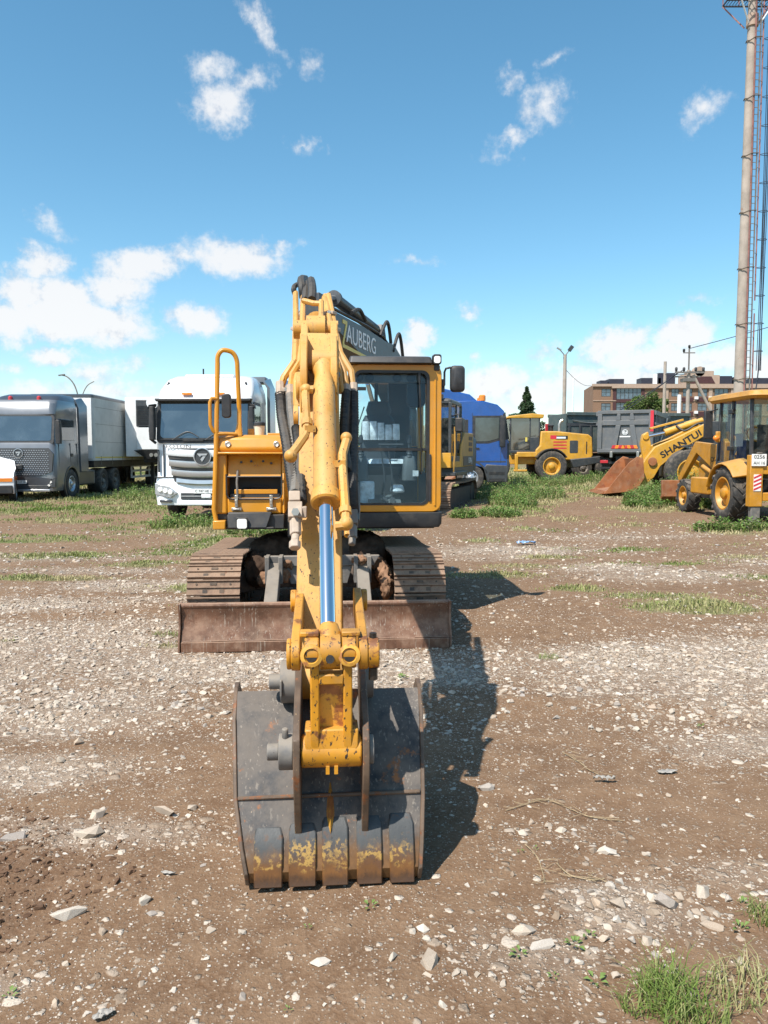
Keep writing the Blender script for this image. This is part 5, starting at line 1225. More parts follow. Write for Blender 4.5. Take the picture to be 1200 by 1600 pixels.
# small fittings on the barrel bracket
for q in ((0.048, -4.250, 2.190), (0.054, -4.300, 2.121), (0.047, -4.350, 2.066)):
    MB().ball(q, .02, 8, 6).build('grease_fitting', 'steel_grey', arm)

# ------------------------------------------------------------------ parked vehicles (local -Y is the front, +X the driver's left)
def gz(x, y): return float(slope(np.float64(x), np.float64(y)))
def at(x, y, dz=0): return (x, y, gz(x, y) + dz)
def add(fn, name, mat, par, bevel=0, seg=2):
    m = MB(); fn(m); return m.build(name, mat, par, bevel, seg)
def box(name, mat, par, b, bevel=0):
    return MB().bx(*b).build(name, mat, par, bevel)

# ---- white tractor unit facing the camera
T1 = thing('tractor_truck', 'white high roof tractor truck facing the viewer beside the yellow excavator', 'truck', at(-4.37, 18.64), R(-1.5))
m = MB()
m.loft([rr(1.19, .03, 2.2, .12, .40), rr(1.22, -.02, 2.2, .2, .62), rr(1.22, .0, 2.2, .22, 1.02), rr(1.20, .05, 2.2, .2, 1.12), rr(1.17, .06, 2.2, .16, 1.95), rr(1.17, .06, 2.2, .14, 2.02), rr(1.16, .20, 2.2, .14, 2.93), rr(1.17, .16, 2.2, .16, 2.98), rr(1.16, .30, 2.2, .22, 3.22), rr(1.08, .58, 2.2, .3, 3.48), rr(.98, .9, 2.15, .35, 3.60)])
cabw = m.build('cab_body', 'white', T1, 0, 2)
for s in (-1, 1): cut(cabw, MB().cyl((s * .8, 1.35, .5), (s * 1.4, 1.35, .5), .62, n=32))
box('roof_rail', 'white', cabw, (-.62, .62, .72, 1.6, 3.54, 3.62), .03)
for s in (-1, 1): add(lambda q: [q.loft([[(s * 1.25, 2.2, .9), (s * 1.25, 3.1, .9), (s * 1.17, 3.1, .9), (s * 1.17, 2.2, .9)], [(s * 1.25, 2.2, 3.4), (s * 1.25, 3.0, 3.45), (s * 1.17, 3.0, 3.45), (s * 1.17, 2.2, 3.4)], [(s * 1.1, 2.2, 3.6), (s * 1.15, 2.9, 3.72), (s * 1.1, 2.9, 3.72), (s * 1.05, 2.2, 3.6)]])], 'side_fairing', 'silver', T1)
box('roof_fairing', 'silver', T1, (-1.05, 1.1, 2.5, 2.9, 3.55, 3.74), .05)
def raked(mb, pts_front, t=.02):
    mb.loft([[(x, y - t, z) for x, y, z in pts_front], [(x, y + .03, z) for x, y, z in pts_front]])
def wsy(z): return .06 + (z - 2.02) * .14 / .91
MB().loft([[(x, wsy(z) - .012, z) for x, z in rr2(-1.06, 1.06, 2.03, 2.93, .09)], [(x, wsy(z) + .02, z) for x, z in rr2(-1.06, 1.06, 2.03, 2.93, .09)]]).build('windscreen', 'glass_dark', T1)
MB().loft([[(x, wsy(z) - .006, z) for x, z in rr2(-1.155, 1.155, 1.90, 2.99, .12)], [(x, wsy(z) + .02, z) for x, z in rr2(-1.155, 1.155, 1.90, 2.99, .12)]]).build('windscreen_surround', 'black_plastic', T1)
add(lambda q: (q.prism([(-1.18, 2.98), (1.18, 2.98), (1.15, 2.91), (-1.15, 2.91)], 'y', .02, .2)), 'sun_visor', 'black_plastic', T1, .02)
wp = MB()
for a in (-.75, .05): wp.tube([(a, .0, 1.98), (a + .35, .02, 2.18), (a + .62, -.0, 2.06)], .012, 5, 4)
wp.bx(-.5, 0, .0, .05, 1.95, 2.0); wp.build('wiper', 'black', T1)
# grille: a dark opening with four bright curved bars
MB().loft([[(x, -.005, z) for x, z in ((-.90, 1.78), (.90, 1.78), (.72, .98), (.45, .82), (-.45, .82), (-.72, .98))], [(x, .1, z) for x, z in ((-.90, 1.78), (.90, 1.78), (.72, .98), (.45, .82), (-.45, .82), (-.72, .98))]]).build('grille', 'charcoal', T1)
for i, (z, h, w) in enumerate(((1.70, .17, .90), (1.43, .15, .84), (1.20, .15, .78), (1.0, .12, .66))):
    q = MB(); rg = []
    for k in range(13):
        u = -1 + k / 6; x = u * w; zz = z - .05 * (1 - u * u); yy = -.03 - .05 * (1 - u * u)
        rg.append([(x, yy, zz - h / 2), (x, yy - .02, zz - h / 4), (x, yy - .01, zz + h / 2), (x, .04, zz + h / 2), (x, .04, zz - h / 2)])
    q.loft(rg); q.build('grille_bar', 'grille' if i else 'white', T1)
for z, w in ((1.565, .84), (1.315, .78)):
    q = MB()
    for k in range(3): q.bx(-w, w, -.03, .0, z - .035 + k * .03, z - .025 + k * .03)
    q.build('grille_slat', 'steel_grey', T1)
def emblem(par, c, r, t=.03):
    x, y, z = c
    e = MB().lathe([(r, 0), (r, t), (r * .84, t), (r * .84, t * .4), (0, t * .4)], c, (0, -1, 0), 28).build('emblem', 'charcoal', par)
    q = MB()
    q.lathe([(r * 1.02, t * .5), (r * 1.02, t * 1.1), (r * .93, t * 1.15), (r * .93, t * .5)], c, (0, -1, 0), 28, False)
    a = r * .62
    q.prism([(x - a, z + a * .55), (x + a, z + a * .55), (x + a * .72, z + a * .2), (x - a * .25, z + a * .2), (x - a * .42, z - .1 * a), (x - a * .6, z + a * .1)], 'y', y - t * .9, y - t * .3)
    q.prism([(x + a * .62, z + a * .05), (x - .05 * a, z - a * .95), (x - a * .35, z - a * .5), (x + a * .1, z + a * .05)], 'y', y - t * .9, y - t * .3)
    q.build('emblem_mark', 'grille', e)
emblem(T1, (0.0, -.09, 1.58), .21)
text('lettering', 'FOTON', .12, 'steel_grey', T1, (-.58, -.09, 1.82), FRONT, .004, 1.5)
for s in (-1, 1):
    q = MB(); q.loft([[(s * x, y, z) for x, y, z in ((1.20, .0, .94), (.84, -.06, .86), (.64, -.07, .70), (.80, -.06, .58), (1.20, -.01, .66))], [(s * x, y + .08, z) for x, y, z in ((1.20, .0, .94), (.84, -.06, .86), (.64, -.07, .70), (.80, -.06, .58), (1.20, -.01, .66))]])
    hl_ = q.build('headlight', 'grille', T1, .01)
    for k in range(3): MB().lathe([(.06, 0), (.06, .04), (.045, .05), (0, .04)], (s * (.80 + k * .13), -.06 + k * .02, .72 + k * .03), (0, -1, 0), 12).build('headlight_lens', 'lamp', hl_)
    box('fog_light', 'silver_dark', T1, (min(s * .78, s * 1.08), max(s * .78, s * 1.08), -.035, .05, .47, .53), .01)
    mo = MB(); mo.loft([[(s * x, y, z) for x, y, z in ((1.14, -.02, 2.85), (1.28, -.12, 2.82), (1.30, -.12, 2.72), (1.16, .0, 2.78))], [(s * x, y + .12, z) for x, y, z in ((1.14, -.02, 2.85), (1.28, -.12, 2.82), (1.30, -.12, 2.72), (1.16, .0, 2.78))]])
    mo.loft([rr(1.27, -.16, .0, .04, 1.98, 3, 1.14), rr(1.28, -.17, .0, .04, 2.2, 3, 1.13), rr(1.26, -.16, .0, .04, 2.78, 3, 1.14)] if s > 0 else [rr(-1.14, -.16, .0, .04, 1.98, 3, -1.27), rr(-1.13, -.17, .0, .04, 2.2, 3, -1.28), rr(-1.14, -.16, .0, .04, 2.78, 3, -1.26)])
    mo.bar((s * 1.15, 0, 1.9), (s * 1.27, -.08, 2.02), .06, .06); mo.build('wing_mirror', 'black_plastic', T1, .01)
    box('side_window', 'glass_dark', T1, (min(s * 1.165, s * 1.185), max(s * 1.165, s * 1.185), .36, 1.15, 2.05, 2.85), .01)
    add(lambda q: q.prism(rr2(.28, 1.22, 1.98, 2.92, .1), 'x', s * 1.16, s * 1.178), 'window_surround', 'black_plastic', T1)
    box('door_seam', 'charcoal', T1, (min(s * 1.17, s * 1.224), max(s * 1.17, s * 1.224), 1.24, 1.26, 1.0, 2.0))
    MB().tube([(s * 1.0, .42, 3.22), (s * .95, .5, 3.4)], .03, 6).build('roof_marker', 'black', T1)
    MB().bar((s * 1.10, .25, 3.02), (s * 1.03, .36, 3.22), .05, .04).build('roof_trim', 'charcoal', T1)
for z_, w_ in ((1.075, 1.21), (1.99, 1.17)): box('panel_gap', 'charcoal', T1, (-w_, w_, -.003, .3, z_, z_ + .014))
for s in (-1, 1): box('panel_gap', 'charcoal', T1, (min(s * .97, s * .984), max(s * .97, s * .984), -.002, .1, 1.09, 1.88)); box('cab_vent', 'charcoal', T1, (min(s * 1.08, s * 1.12), max(s * 1.08, s * 1.12), -.006, .05, 1.2, 1.75), .01)
for x in (-.42, .38): box('marker_lamp', 'orange', T1, (x - .12, x + .12, .13, .2, 3.07, 3.13), .01)
box('lower_intake', 'charcoal', T1, (-.56, .56, -.04, .1, .54, .70), .01); box('intake_bar', 'grille', T1, (-.55, .55, -.05, .0, .61, .635))
box('bumper_lip', 'white', T1, (-.66, .66, -.05, .1, .39, .52), .03)
pl_ = box('number_plate', 'plate', T1, (-.24, .28, -.065, -.045, .69, .80), .004); text('lettering', 'C 747 HE 16', .085, 'ink', pl_, (.02, -.068, .745), FRONT, .001)
box('tow_cover', 'white', T1, (-.06, .18, -.058, .0, .57, .68), .02)
box('chassis', 'black', T1, (-.45, .45, .3, 5.2, .55, .85)); MB().tube([(-.2, .9, 3.6), (-.2, .9, 3.78)], .02, 6).build('antenna', 'black', T1)
for x, s in ((-1.05, -1), (1.05, 1)):
    wheel(T1, (x, 1.35, .50), .50, .32, .29, 'grille', s)
    wheel(T1, (x * .93, 4.6, .50), .50, .55, .29, 'grille', s)
box('mudflap', 'black', T1, (-1.15, 1.15, 1.95, 1.99, .3, .75))

# ---- silver tractor with long grey trailer
T2 = thing('tractor_truck', 'silver tractor truck with pixel grille hauling a grey box trailer', 'truck', at(-12.55, 26.5), 0)
m = MB(); m.loft([rr(1.20, -.02, 2.25, .15, .32), rr(1.24, -.05, 2.25, .2, .55), rr(1.24, .0, 2.25, .2, .95), rr(1.22, .0, 2.25, .2, 1.9), rr(1.20, .06, 2.25, .2, 2.0), rr(1.17, .22, 2.25, .2, 2.92), rr(1.18, .18, 2.25, .2, 2.98), rr(1.17, .26, 2.25, .22, 3.35), rr(1.12, .4, 2.25, .25, 3.48)]); cb_ = m.build('cab_body', 'silver', T2)
for s in (-1, 1): cut(cb_, MB().cyl((s * .8, 1.35, .52), (s * 1.4, 1.35, .52), .63, n=32))
MB().loft([rr(1.12, .55, 2.5, .2, 3.46), rr(1.05, .75, 2.5, .25, 3.62), rr(.95, 1.1, 2.5, .3, 3.72)]).build('roof_fairing', 'silver_dark', T2)
for s in (-1, 1): add(lambda q: [q.loft([[(s * 1.24, 2.25, .95), (s * 1.24, 2.95, .95), (s * 1.16, 2.95, .95), (s * 1.16, 2.25, .95)], [(s * 1.20, 2.25, 3.3), (s * 1.24, 2.95, 3.4), (s * 1.16, 2.95, 3.4), (s * 1.12, 2.25, 3.3)], [(s * 1.08, 2.25, 3.6), (s * 1.1, 2.8, 3.7), (s * 1.02, 2.8, 3.7), (s * 1.0, 2.25, 3.6)]])], 'side_fairing', 'silver', T2)
def wsy2(z): return .06 + (z - 2.0) * .16 / .92
for nm, mt, a, e in (('windscreen', 'glass_dark', (-1.08, 1.08, 2.05, 2.9, .08), .014), ('windscreen_surround', 'black_plastic', (-1.17, 1.17, 1.92, 2.95, .12), .006)):
    MB().loft([[(x, wsy2(z) - e, z) for x, z in rr2(*a)], [(x, wsy2(z) + .03, z) for x, z in rr2(*a)]]).build(nm, mt, T2)
q = MB(); pts = ((-1.02, 1.80), (1.02, 1.80), (1.18, 1.60), (1.12, 1.0), (.7, .84), (-.7, .84), (-1.12, 1.0), (-1.18, 1.60)); q.loft([[(x, -.045, z) for x, z in pts], [(x, .04, z) for x, z in pts]]); gr2 = q.build('grille', 'silver_dark', T2)
SMC = None
for i in range(13):
    for j in range(26):
        z = .90 + i * .068; x = -1.08 + j * .085 + (.042 if i % 2 else 0)
        lim = 1.08 - max(0, .95 - z) * 2.6 - max(0, z - 1.62) * .9
        if abs(x) > lim - .04: continue
        o = SMC if SMC else None
        if o is None:
            SMC = MB().hexa([(-.03, 0, 0), (.012, 0, -.012), (.03, 0, 0), (-.012, 0, .02), (-.025, -.018, .002), (.012, -.02, -.008), (.025, -.018, .002), (-.01, -.02, .016)]).build('grille_stud', 'grille', gr2); o = SMC
        else: o = dup(SMC, gr2)
        o.location = (x, -.046, z)
emblem(T2, (0.0, -.06, 1.62), .16)
q = MB(); q.loft([[(x, -.055, z) for x, z in ((-1.0, .52), (1.0, .52), (1.1, .75), (.7, .80), (-.7, .80), (-1.1, .75))], [(x, .0, z) for x, z in ((-1.0, .52), (1.0, .52), (1.1, .75), (.7, .80), (-.7, .80), (-1.1, .75))]]); q.build('lower_grille', 'silver_dark', T2)
for s in (-1, 1):
    q = MB(); P4 = ((1.23, .82), (.95, .66), (.72, .52), (.86, .40), (1.22, .46)); q.loft([[(s * x, -.06 + (x - .7) * .06, z) for x, z in P4], [(s * x, .05, z) for x, z in P4]]); h = q.build('headlight', 'charcoal', T2, .008)
    for k in range(2): MB().obx((s * (.98 + .06 * k), -.055 + .02 * k, .50 + .12 * k), (.14, .03, .07), (0, s * R(-30), 0)).build('headlight_lens', 'lamp', h)
    box('side_window', 'glass_dark', T2, (min(s * 1.15, s * 1.206), max(s * 1.15, s * 1.206), .42, 1.75, 2.08, 2.82), .01)
    mo = MB(); mo.loft([rr(1.44, -.02, .14, .04, 1.95, 3, 1.26), rr(1.45, -.03, .14, .04, 2.2, 3, 1.25), rr(1.43, -.02, .14, .04, 2.75, 3, 1.26)] if s > 0 else [rr(-1.26, -.02, .14, .04, 1.95, 3, -1.44), rr(-1.25, -.03, .14, .04, 2.2, 3, -1.45), rr(-1.26, -.02, .14, .04, 2.75, 3, -1.43)]); mo.bar((s * 1.18, .3, 2.78), (s * 1.35, .06, 2.74), .06, .05); mo.build('wing_mirror', 'black_plastic', T2, .01)
    add(lambda q: q.lathe([(.60, -.02), (.66, -.02), (.66, .04), (.60, .04)], (s * 1.22, 1.35, .52), (s, 0, 0), 28, False), 'wheel_arch', 'silver_dark', T2)
    box('side_skirt', 'silver_dark', T2, (min(s * .9, s * 1.2), max(s * .9, s * 1.2), 2.1, 3.6, .45, .95), .03)
    wheel(T2, (s * 1.10, 1.35, .52), .52, .32, .29, 'grille', s)
    wheel(T2, (s * .98, 4.55, .52), .52, .55, .29, 'steel_grey', s); wheel(T2, (s * .98, 5.95, .52), .52, .55, .29, 'steel_grey', s)
    box('fuel_tank', 'steel_grey', T2, (min(s * .75, s * 1.18), max(s * .75, s * 1.18), 2.35, 3.8, .42, 1.0), .08)
    MB().lathe([(.075, 0), (.075, .12), (.04, .16), (0, .16)], (s * .5, .55, 3.46), (0, 0, 1), 12).build('beacon', 'red', T2)
    box('door_handle', 'black', T2, (min(s * 1.22, s * 1.24), max(s * 1.22, s * 1.24), 1.35, 1.55, 1.5, 1.62), .01)
    for yy in (.32, 1.3, 1.9): box('door_seam', 'charcoal', T2, (min(s * 1.205, s * 1.236), max(s * 1.205, s * 1.236), yy, yy + .015, 1.0, 1.98))
q = MB().bx(-1.0, 1.0, -.085, -.05, .38, .52).build('lower_intake', 'charcoal', T2, .01); p2_ = box('number_plate', 'plate', T2, (-.25, .27, -.10, -.086, .58, .69)); text('lettering', 'X 747 KT 16', .08, 'ink', p2_, (.01, -.103, .635), FRONT, .001)
box('bumper_bar', 'grille', T2, (-1.05, 1.05, -.09, .0, .30, .39), .02)
box('chassis', 'black', T2, (-.5, .5, .3, 7.0, .6, .95))
T3 = thing('box_trailer', 'long grey curtain side trailer coupled to the silver tractor', 'trailer', at(-12.55, 30.0), 0)
MB().loft([rr(1.27, 0, 13.6, .14, 1.32), rr(1.27, 0, 13.6, .14, 3.78)]).build('trailer_body', 'greytarp', T3)
MB().loft([rr(1.28, -.01, 13.6, .14, 3.76), rr(1.28, -.01, 13.6, .14, 3.86), rr(1.2, .06, 13.5, .14, 3.9)]).build('roof_cap', 'silver_dark', T3)
box('trailer_front', 'white_tr', T3, (-1.2, 1.2, -.02, .0, 1.4, 3.74), .006)
for k in range(10): box('curtain_strap', 'steel_grey', T3, (1.268, 1.276, .7 + k * 1.25, .74 + k * 1.25, 1.15, 1.5))
box('curtain_stripe', 'yel_ink', T3, (1.27, 1.275, .1, 13.5, 1.42, 1.47)); box('trailer_chassis', 'black', T3, (-1.24, 1.24, .0, 13.6, 1.05, 1.31))
for zz in (2.05, 2.75, 3.4): box('curtain_seam', 'steel_grey', T3, (1.266, 1.274, .15, 13.5, zz, zz + .012))
for k in range(3):
    for s in (-1, 1): wheel(T3, (s * 1.0, 8.2 + 1.3 * k, .5), .5, .4, .29, 'steel_grey', s)
gd = MB()
for z in (.5, .78, 1.0): gd.bx(1.2, 1.23, 4.6, 7.3, z, z + .1)
for y in (4.6, 5.9, 7.2): gd.bx(1.15, 1.2, y, y + .1, .5, 1.1)
gd.build('side_guard', 'white_tr', T3)
for s in (-1, 1): box('landing_leg', 'black', T3, (s * .9 - .07, s * .9 + .07, 2.9, 3.05, .1, 1.1))

# ---- refrigerated trailer
T4 = thing('refrigerated_trailer', 'white refrigerated trailer with cooling unit parked behind the white tractor', 'trailer', at(-9.85, 32.9), 0)
box('trailer_body', 'white_tr', T4, (-1.28, 1.28, .45, 13.4, 1.5, 4.0), .03)
q = MB(); q.bx(-1.27, 1.27, .30, .45, 1.45, 3.98); q.build('front_wall', 'white_tr', T4, .02)
q = MB(); q.bx(-.72, 1.1, .02, .3, 2.72, 3.86); un = q.build('cooling_unit', 'charcoal', T4, .03)
for k in range(11): box('louvre', 'black', un, (-.66, 1.04, .0, .03, 2.82 + k * .075, 2.86 + k * .075))
MB().lathe([(.26, 0), (.26, .02), (0, .02)], (.0, .015, 3.74), (0, -1, 0), 20).build('unit_badge', 'white_tr', un)
un.children[-1].scale = (1, 1, 1)
for x0, x1 in ((-.72, .18), (.2, 1.1)): box('unit_door', 'white_tr', T4, (x0, x1, .05, .3, 1.75, 2.70), .02)
add(lambda q: q.loft([[(-.85, .05, 1.72), (1.1, .05, 1.72), (1.1, .3, 1.72), (-.85, .3, 1.72)], [(-.35, .12, 1.36), (1.1, .12, 1.36), (1.1, .3, 1.36), (-.35, .3, 1.36)]]), 'unit_base', 'black', T4)
add(lambda q: [q.lathe([(.08, 0), (.08, .06), (0, .06)], (x, .06, 1.52), (0, -1, 0), 12) for x in (-.1, .1, .3, .5)], 'coupling', 'steel', T4)
for s in (-1, 1):
    box('landing_leg', 'black', T4, (s * .85 - .07, s * .85 + .07, 2.6, 2.75, .0, 1.5))
    for k in range(3): wheel(T4, (s * 1.0, 8.6 + 1.3 * k, .5), .5, .4, .29, 'steel_grey', s)
box('chassis', 'black', T4, (-.6, .6, .6, 13.0, 1.2, 1.49))

# ---- white estate car cut by the picture edge
T5 = thing('estate_car', 'white estate car with orange stripe on its nose by the silver tractor', 'car', at(-13.0, 24.9), R(21))
pf = [(-.02, .50), (.0, .85), (.18, .98), (.95, 1.12), (1.75, 1.66), (3.2, 1.68), (4.3, 1.55), (4.55, 1.0), (4.55, .35), (.1, .30)]
q = MB(); q.loft([[(x * k, y, z) for y, z in pf for x in (1,)] for x, k in ()] or [[(-.84, y, z) for y, z in pf], [(-.9, y, min(z, 1.0)) for y, z in pf], [(.9, y, min(z, 1.0)) for y, z in pf], [(.84, y, z) for y, z in pf]])
q = MB(); q.loft([[(s * (w_ if z < 1.15 else w_ - .14), y, z) for y, z in pf] for s, w_ in ((-1, .9), (1, .9))]); bd5 = q.build('body', 'white', T5)
for yy in (.82, 3.6): cut(bd5, MB().cyl((-1.2, yy, .33), (1.2, yy, .33), .38, n=28))
b_m = bd5.modifiers.new('bevel', 'BEVEL'); b_m.width = .05; b_m.segments = 3; b_m.limit_method = 'ANGLE'
for s in (-1, 1):
    add(lambda q: q.prism([(1.12, 1.12), (1.78, 1.58), (2.5, 1.60), (2.5, 1.12)], 'x', s * .765, s * .90), 'window', 'glass_dark', T5); add(lambda q: q.prism([(2.58, 1.12), (2.58, 1.60), (3.5, 1.58), (3.9, 1.15)], 'x', s * .765, s * .90), 'window', 'glass_dark', T5)
    box('orange_stripe', 'orange', T5, (min(s * .9, s * .905), max(s * .9, s * .905), .35, 4.4, .72, .86)); box('red_stripe', 'red', T5, (min(s * .9, s * .906), max(s * .9, s * .906), .5, 4.4, .80, .84))
    box('side_cladding', 'black_plastic', T5, (min(s * .88, s * .91), max(s * .88, s * .91), 1.15, 3.5, .32, .48))
    box('wing_mirror', 'black_plastic', T5, (min(s * .88, s * 1.1), max(s * .88, s * 1.1), 1.18, 1.4, 1.06, 1.25), .04)
    add(lambda q: q.lathe([(.36, -.03), (.40, -.03), (.40, .025), (.36, .025)], (s * .89, .82, .33), (s, 0, 0), 24, False), 'arch_trim', 'black_plastic', T5)
    for y in (.82, 3.6): wheel(T5, (s * .80, y, .33), .33, .22, .22, 'grille', s, 0, 6, .06)
    add(lambda q: q.bx(min(s * .5, s * .86), max(s * .5, s * .86), -.02, .14, .72, .84), 'headlight', 'lamp', T5, .02)
box('front_stripe', 'orange', T5, (-.86, .86, -.03, -.005, .70, .82)); box('front_bumper', 'black_plastic', T5, (-.87, .87, -.06, .2, .30, .58), .03)
add(lambda q: q.prism([(1.0, 1.13), (1.76, 1.655), (1.80, 1.60), (1.05, 1.1)], 'x', -.72, .72), 'windscreen', 'glass_dark', T5)

# ---- red lorry far left
T6 = thing('box_lorry', 'red cab lorry with white roof box behind the silver tractor', 'truck', at(-18.1, 33.5), R(0))
MB().loft([rr(1.2, 0, 2.0, .15, .5), rr(1.2, 0, 2.0, .15, 1.8), rr(1.15, .2, 2.0, .15, 2.75), rr(1.1, .3, 2.0, .2, 3.0)]).build('cab_body', 'red', T6)
box('load_box', 'white_tr', T6, (-1.25, 1.25, 2.2, 8, 1.1, 3.75), .04); box('roof_box', 'white_tr', T6, (-1.1, 1.15, .5, 2.1, 2.98, 3.5), .06)
box('windscreen', 'glass_dark', T6, (-1.0, 1.0, .02, .2, 1.9, 2.6), .02)
for s in (-1, 1):
    for y in (1.2, 5.5): wheel(T6, (s * 1.0, y, .5), .5, .35, .29, 'steel_grey', s)
box('chassis', 'black', T6, (-.5, .5, .3, 7.5, .6, 1.1))

# ---- large black boomed excavator behind the cab
EX2 = thing('crawler_excavator', 'large ochre crawler excavator with black lettered boom behind the yellow cab', 'excavator', at(.98, 24.3, -.22), R(-15.8))
for s in (-1, 1):
    xc = s * 1.3; q = MB(); q.prism([(-2.1, .25), (2.0, .25), (2.25, .5), (2.0, .78), (-2.0, .78), (-2.3, .5)], 'x', xc - .16, xc + .2); tr2 = q.build('track', 'track_dark', EX2, .02)
    sh = MB(); p = .1; sh.prism([(-p, 0), (-p, .03), (-p + .03, .06), (-p + .05, .03), (-.01, .025), (0, .05), (.015, .05), (.02, .025), (p - .05, .03), (p - .02, .055), (p - .004, .03), (p - .004, 0)], 'x', -.3, .3); sm2 = sh.build('track_shoe', 'track', tr2); f_ = True
    for (y, z, a) in track_path(56, .45, -1.95, 1.95, .50):
        o = sm2 if f_ else dup(sm2, tr2); f_ = False; o.location = (xc, y, z); o.rotation_euler = (a, 0, 0)
    rl = MB()
    for k in range(8): rl.cyl((xc - .2, -1.6 + k * .46, .2), (xc + .24, -1.6 + k * .46, .2), .13, n=12)
    for y in (-1.95, 1.95): rl.cyl((xc - .15, y, .5), (xc + .22, y, .5), .38, n=20)
    rl.build('roller', 'track_dark', tr2)
cb = MB(); cb.bx(-1.0, 1.0, -1.0, 1.0, .5, 1.0); cb.cyl((0, 0, 1.0), (0, 0, 1.25), .75, n=24); cb.build('undercarriage_frame', 'track_dark', EX2)
dk = MB(); dk.bx(-1.45, 1.5, -1.6, 2.2, 1.24, 1.42); dk.bx(-1.45, 1.62, -1.75, .3, 1.18, 1.30); dk.build('deck_frame', 'charcoal', EX2, .02)
q = MB(); q.loft([rr(1.48, 2.0, 3.2, .5, 1.25), rr(1.5, 2.0, 3.3, .5, 1.6), rr(1.5, 2.0, 3.3, .5, 2.3), rr(1.4, 2.0, 3.1, .5, 2.45)]); q.build('counterweight', 'charcoal', EX2, .02)
q = MB(); q.prism([(-.25, 1.42), (2.0, 1.42), (2.0, 2.5), (.35, 2.5), (.1, 2.25), (-.1, 1.85)], 'x', .75, 1.52); sp2 = q.build('side_panel', 'ochre', EX2, .03)
box('panel_band', 'charcoal', sp2, (1.515, 1.53, .1, 1.98, 1.45, 1.75)); text('lettering', 'E370-J', .24, 'white_ink', sp2, (1.25 * 0 + 1.535, 1.35, 1.61), LEFTX, .003, 1.1)
for k in range(3): box('vent_slot', 'black', sp2, (1.51, 1.53, 1.1, 1.75, 1.9 + k * .18, 2.02 + k * .18))
q = MB(); q.bx(-1.45, .7, .4, 2.1, 1.42, 2.5); q.bx(-.5, .9, .9, 2.2, 2.5, 2.75); q.build('engine_hood', 'ochre', EX2, .03)
q = MB(); q.bx(.8, 1.45, .2, .8, 2.5, 2.95); vh = q.build('filter_housing', 'charcoal', EX2, .03)
for k in range(4): box('louvre', 'black', vh, (.85, 1.40, .185, .2, 2.56 + k * .09, 2.60 + k * .09))
c0, c1, d0, d1 = .5, 1.5, -1.85, -.05
q = MB()
for (x, y) in ((c0, d0), (c1 - .08, d0), (c0, d1 - .1), (c1 - .08, d1 - .1)): q.bx(x, x + .08, y, y + .1, 1.42, 3.3)
q.bx(c1 - .07, c1, -.95, -.87, 1.42, 3.3); q.loft([rr(c1, d0, d1, .1, 3.26, 4, c0), rr(c1, d0, d1, .1, 3.36, 4, c0), rr(c1 - .1, d0 + .1, d1 - .1, .1, 3.42, 4, c0 + .1)]); q.bx(c0, c1, d1 - .05, d1, 1.42, 2.4); q.bx(c1 - .06, c1, d0 + .1, d1, 1.42, 1.75)
cf = q.build('cab', 'charcoal', EX2, .015)
q = MB(); q.bx(c0, c1, d0 - .01, d0 + .12, 1.42, 1.85); q.prism([(d0 + .1, 1.42), (d1 + .25, 1.42), (d1 + .25, 2.4), (d1 - .2, 2.1), (d1 - .4, 1.6), (d0 + .1, 1.6)], 'x', c1 - .02, c1 + .015); q.build('cab_skirt', 'yellow_far', cf, .01)
for nm, b in (('windscreen', (c0 + .08, c1 - .08, d0 + .03, d0 + .04, 1.85, 3.26)), ('door_window', (c1 - .03, c1 - .02, d0 + .1, -.95, 1.75, 3.26)), ('side_window', (c1 - .03, c1 - .02, -.87, d1 - .1, 1.95, 3.26)), ('rear_window', (c0 + .1, c1 - .1, d1 - .03, d1 - .02, 2.4, 3.26))): box(nm, 'glass_far', cf, b)
q = MB(); q.loft([rr(1.25, -.9, -.3, .06, 1.9, 3, .75), rr(1.25, -.9, -.3, .06, 2.05, 3, .75)]); q.loft([rr(1.22, -.45, -.28, .05, 2.05, 3, .78), rr(1.2, -.38, -.2, .05, 2.85, 3, .8)]); q.build('seat', 'int_dark', cf)
box('cab_mirror', 'black_plastic', cf, (1.62, 1.84, -1.9, -1.8, 2.45, 2.85), .03); MB().tube([(1.5, -1.7, 2.9), (1.7, -1.8, 2.95), (1.73, -1.85, 2.8)], .02, 6).build('mirror_arm', 'black', cf)
q = MB()
for x in (.75, 1.2): q.bx(x - .07, x + .07, d0 - .05, d0 + .05, 3.4, 3.52)
q.build('work_light', 'black', cf)
MB().tube([(1.55, -1.7, 1.3), (1.6, -1.75, 1.9), (1.58, -1.7, 2.6)], .025, 6).build('grab_rail', 'ochre', cf)
BA = .05
q = MB(); tp_ = [(-.5, 2.2), (-1.7, 3.5), (-3.0, 4.4), (-3.9, 4.68), (-4.7, 4.66), (-6.6, 4.72), (-8.9, 4.72)]; bt_ = [(-8.95, 4.45), (-6.6, 4.02), (-4.8, 3.72), (-4.1, 3.70), (-3.3, 3.45), (-2.0, 2.7), (-.9, 1.6)]
q.prism(tp_ + bt_, 'x', BA - .32, BA + .32); q.cyl((BA - .33, -8.85, 4.58), (BA + .33, -8.85, 4.58), .15, n=18); bo2 = q.build('boom', 'charcoal', EX2, .02)
text('lettering', 'AUBERG', .54, 'white_ink', bo2, (BA + .325, -6.75, 4.37), (R(90), R(0), R(90)), .004, 1.1)
q = MB(); q.prism([(-8.12, 4.64), (-7.82, 4.64), (-7.82, 4.56), (-8.02, 4.18), (-8.02, 4.13), (-7.80, 4.13), (-5.75, 4.06), (-5.75, 4.0), (-8.12, 4.06), (-8.12, 4.16), (-7.92, 4.56), (-8.12, 4.56)], 'x', BA + .321, BA + .33); q.build('lettering_stroke', 'yel_ink', bo2)
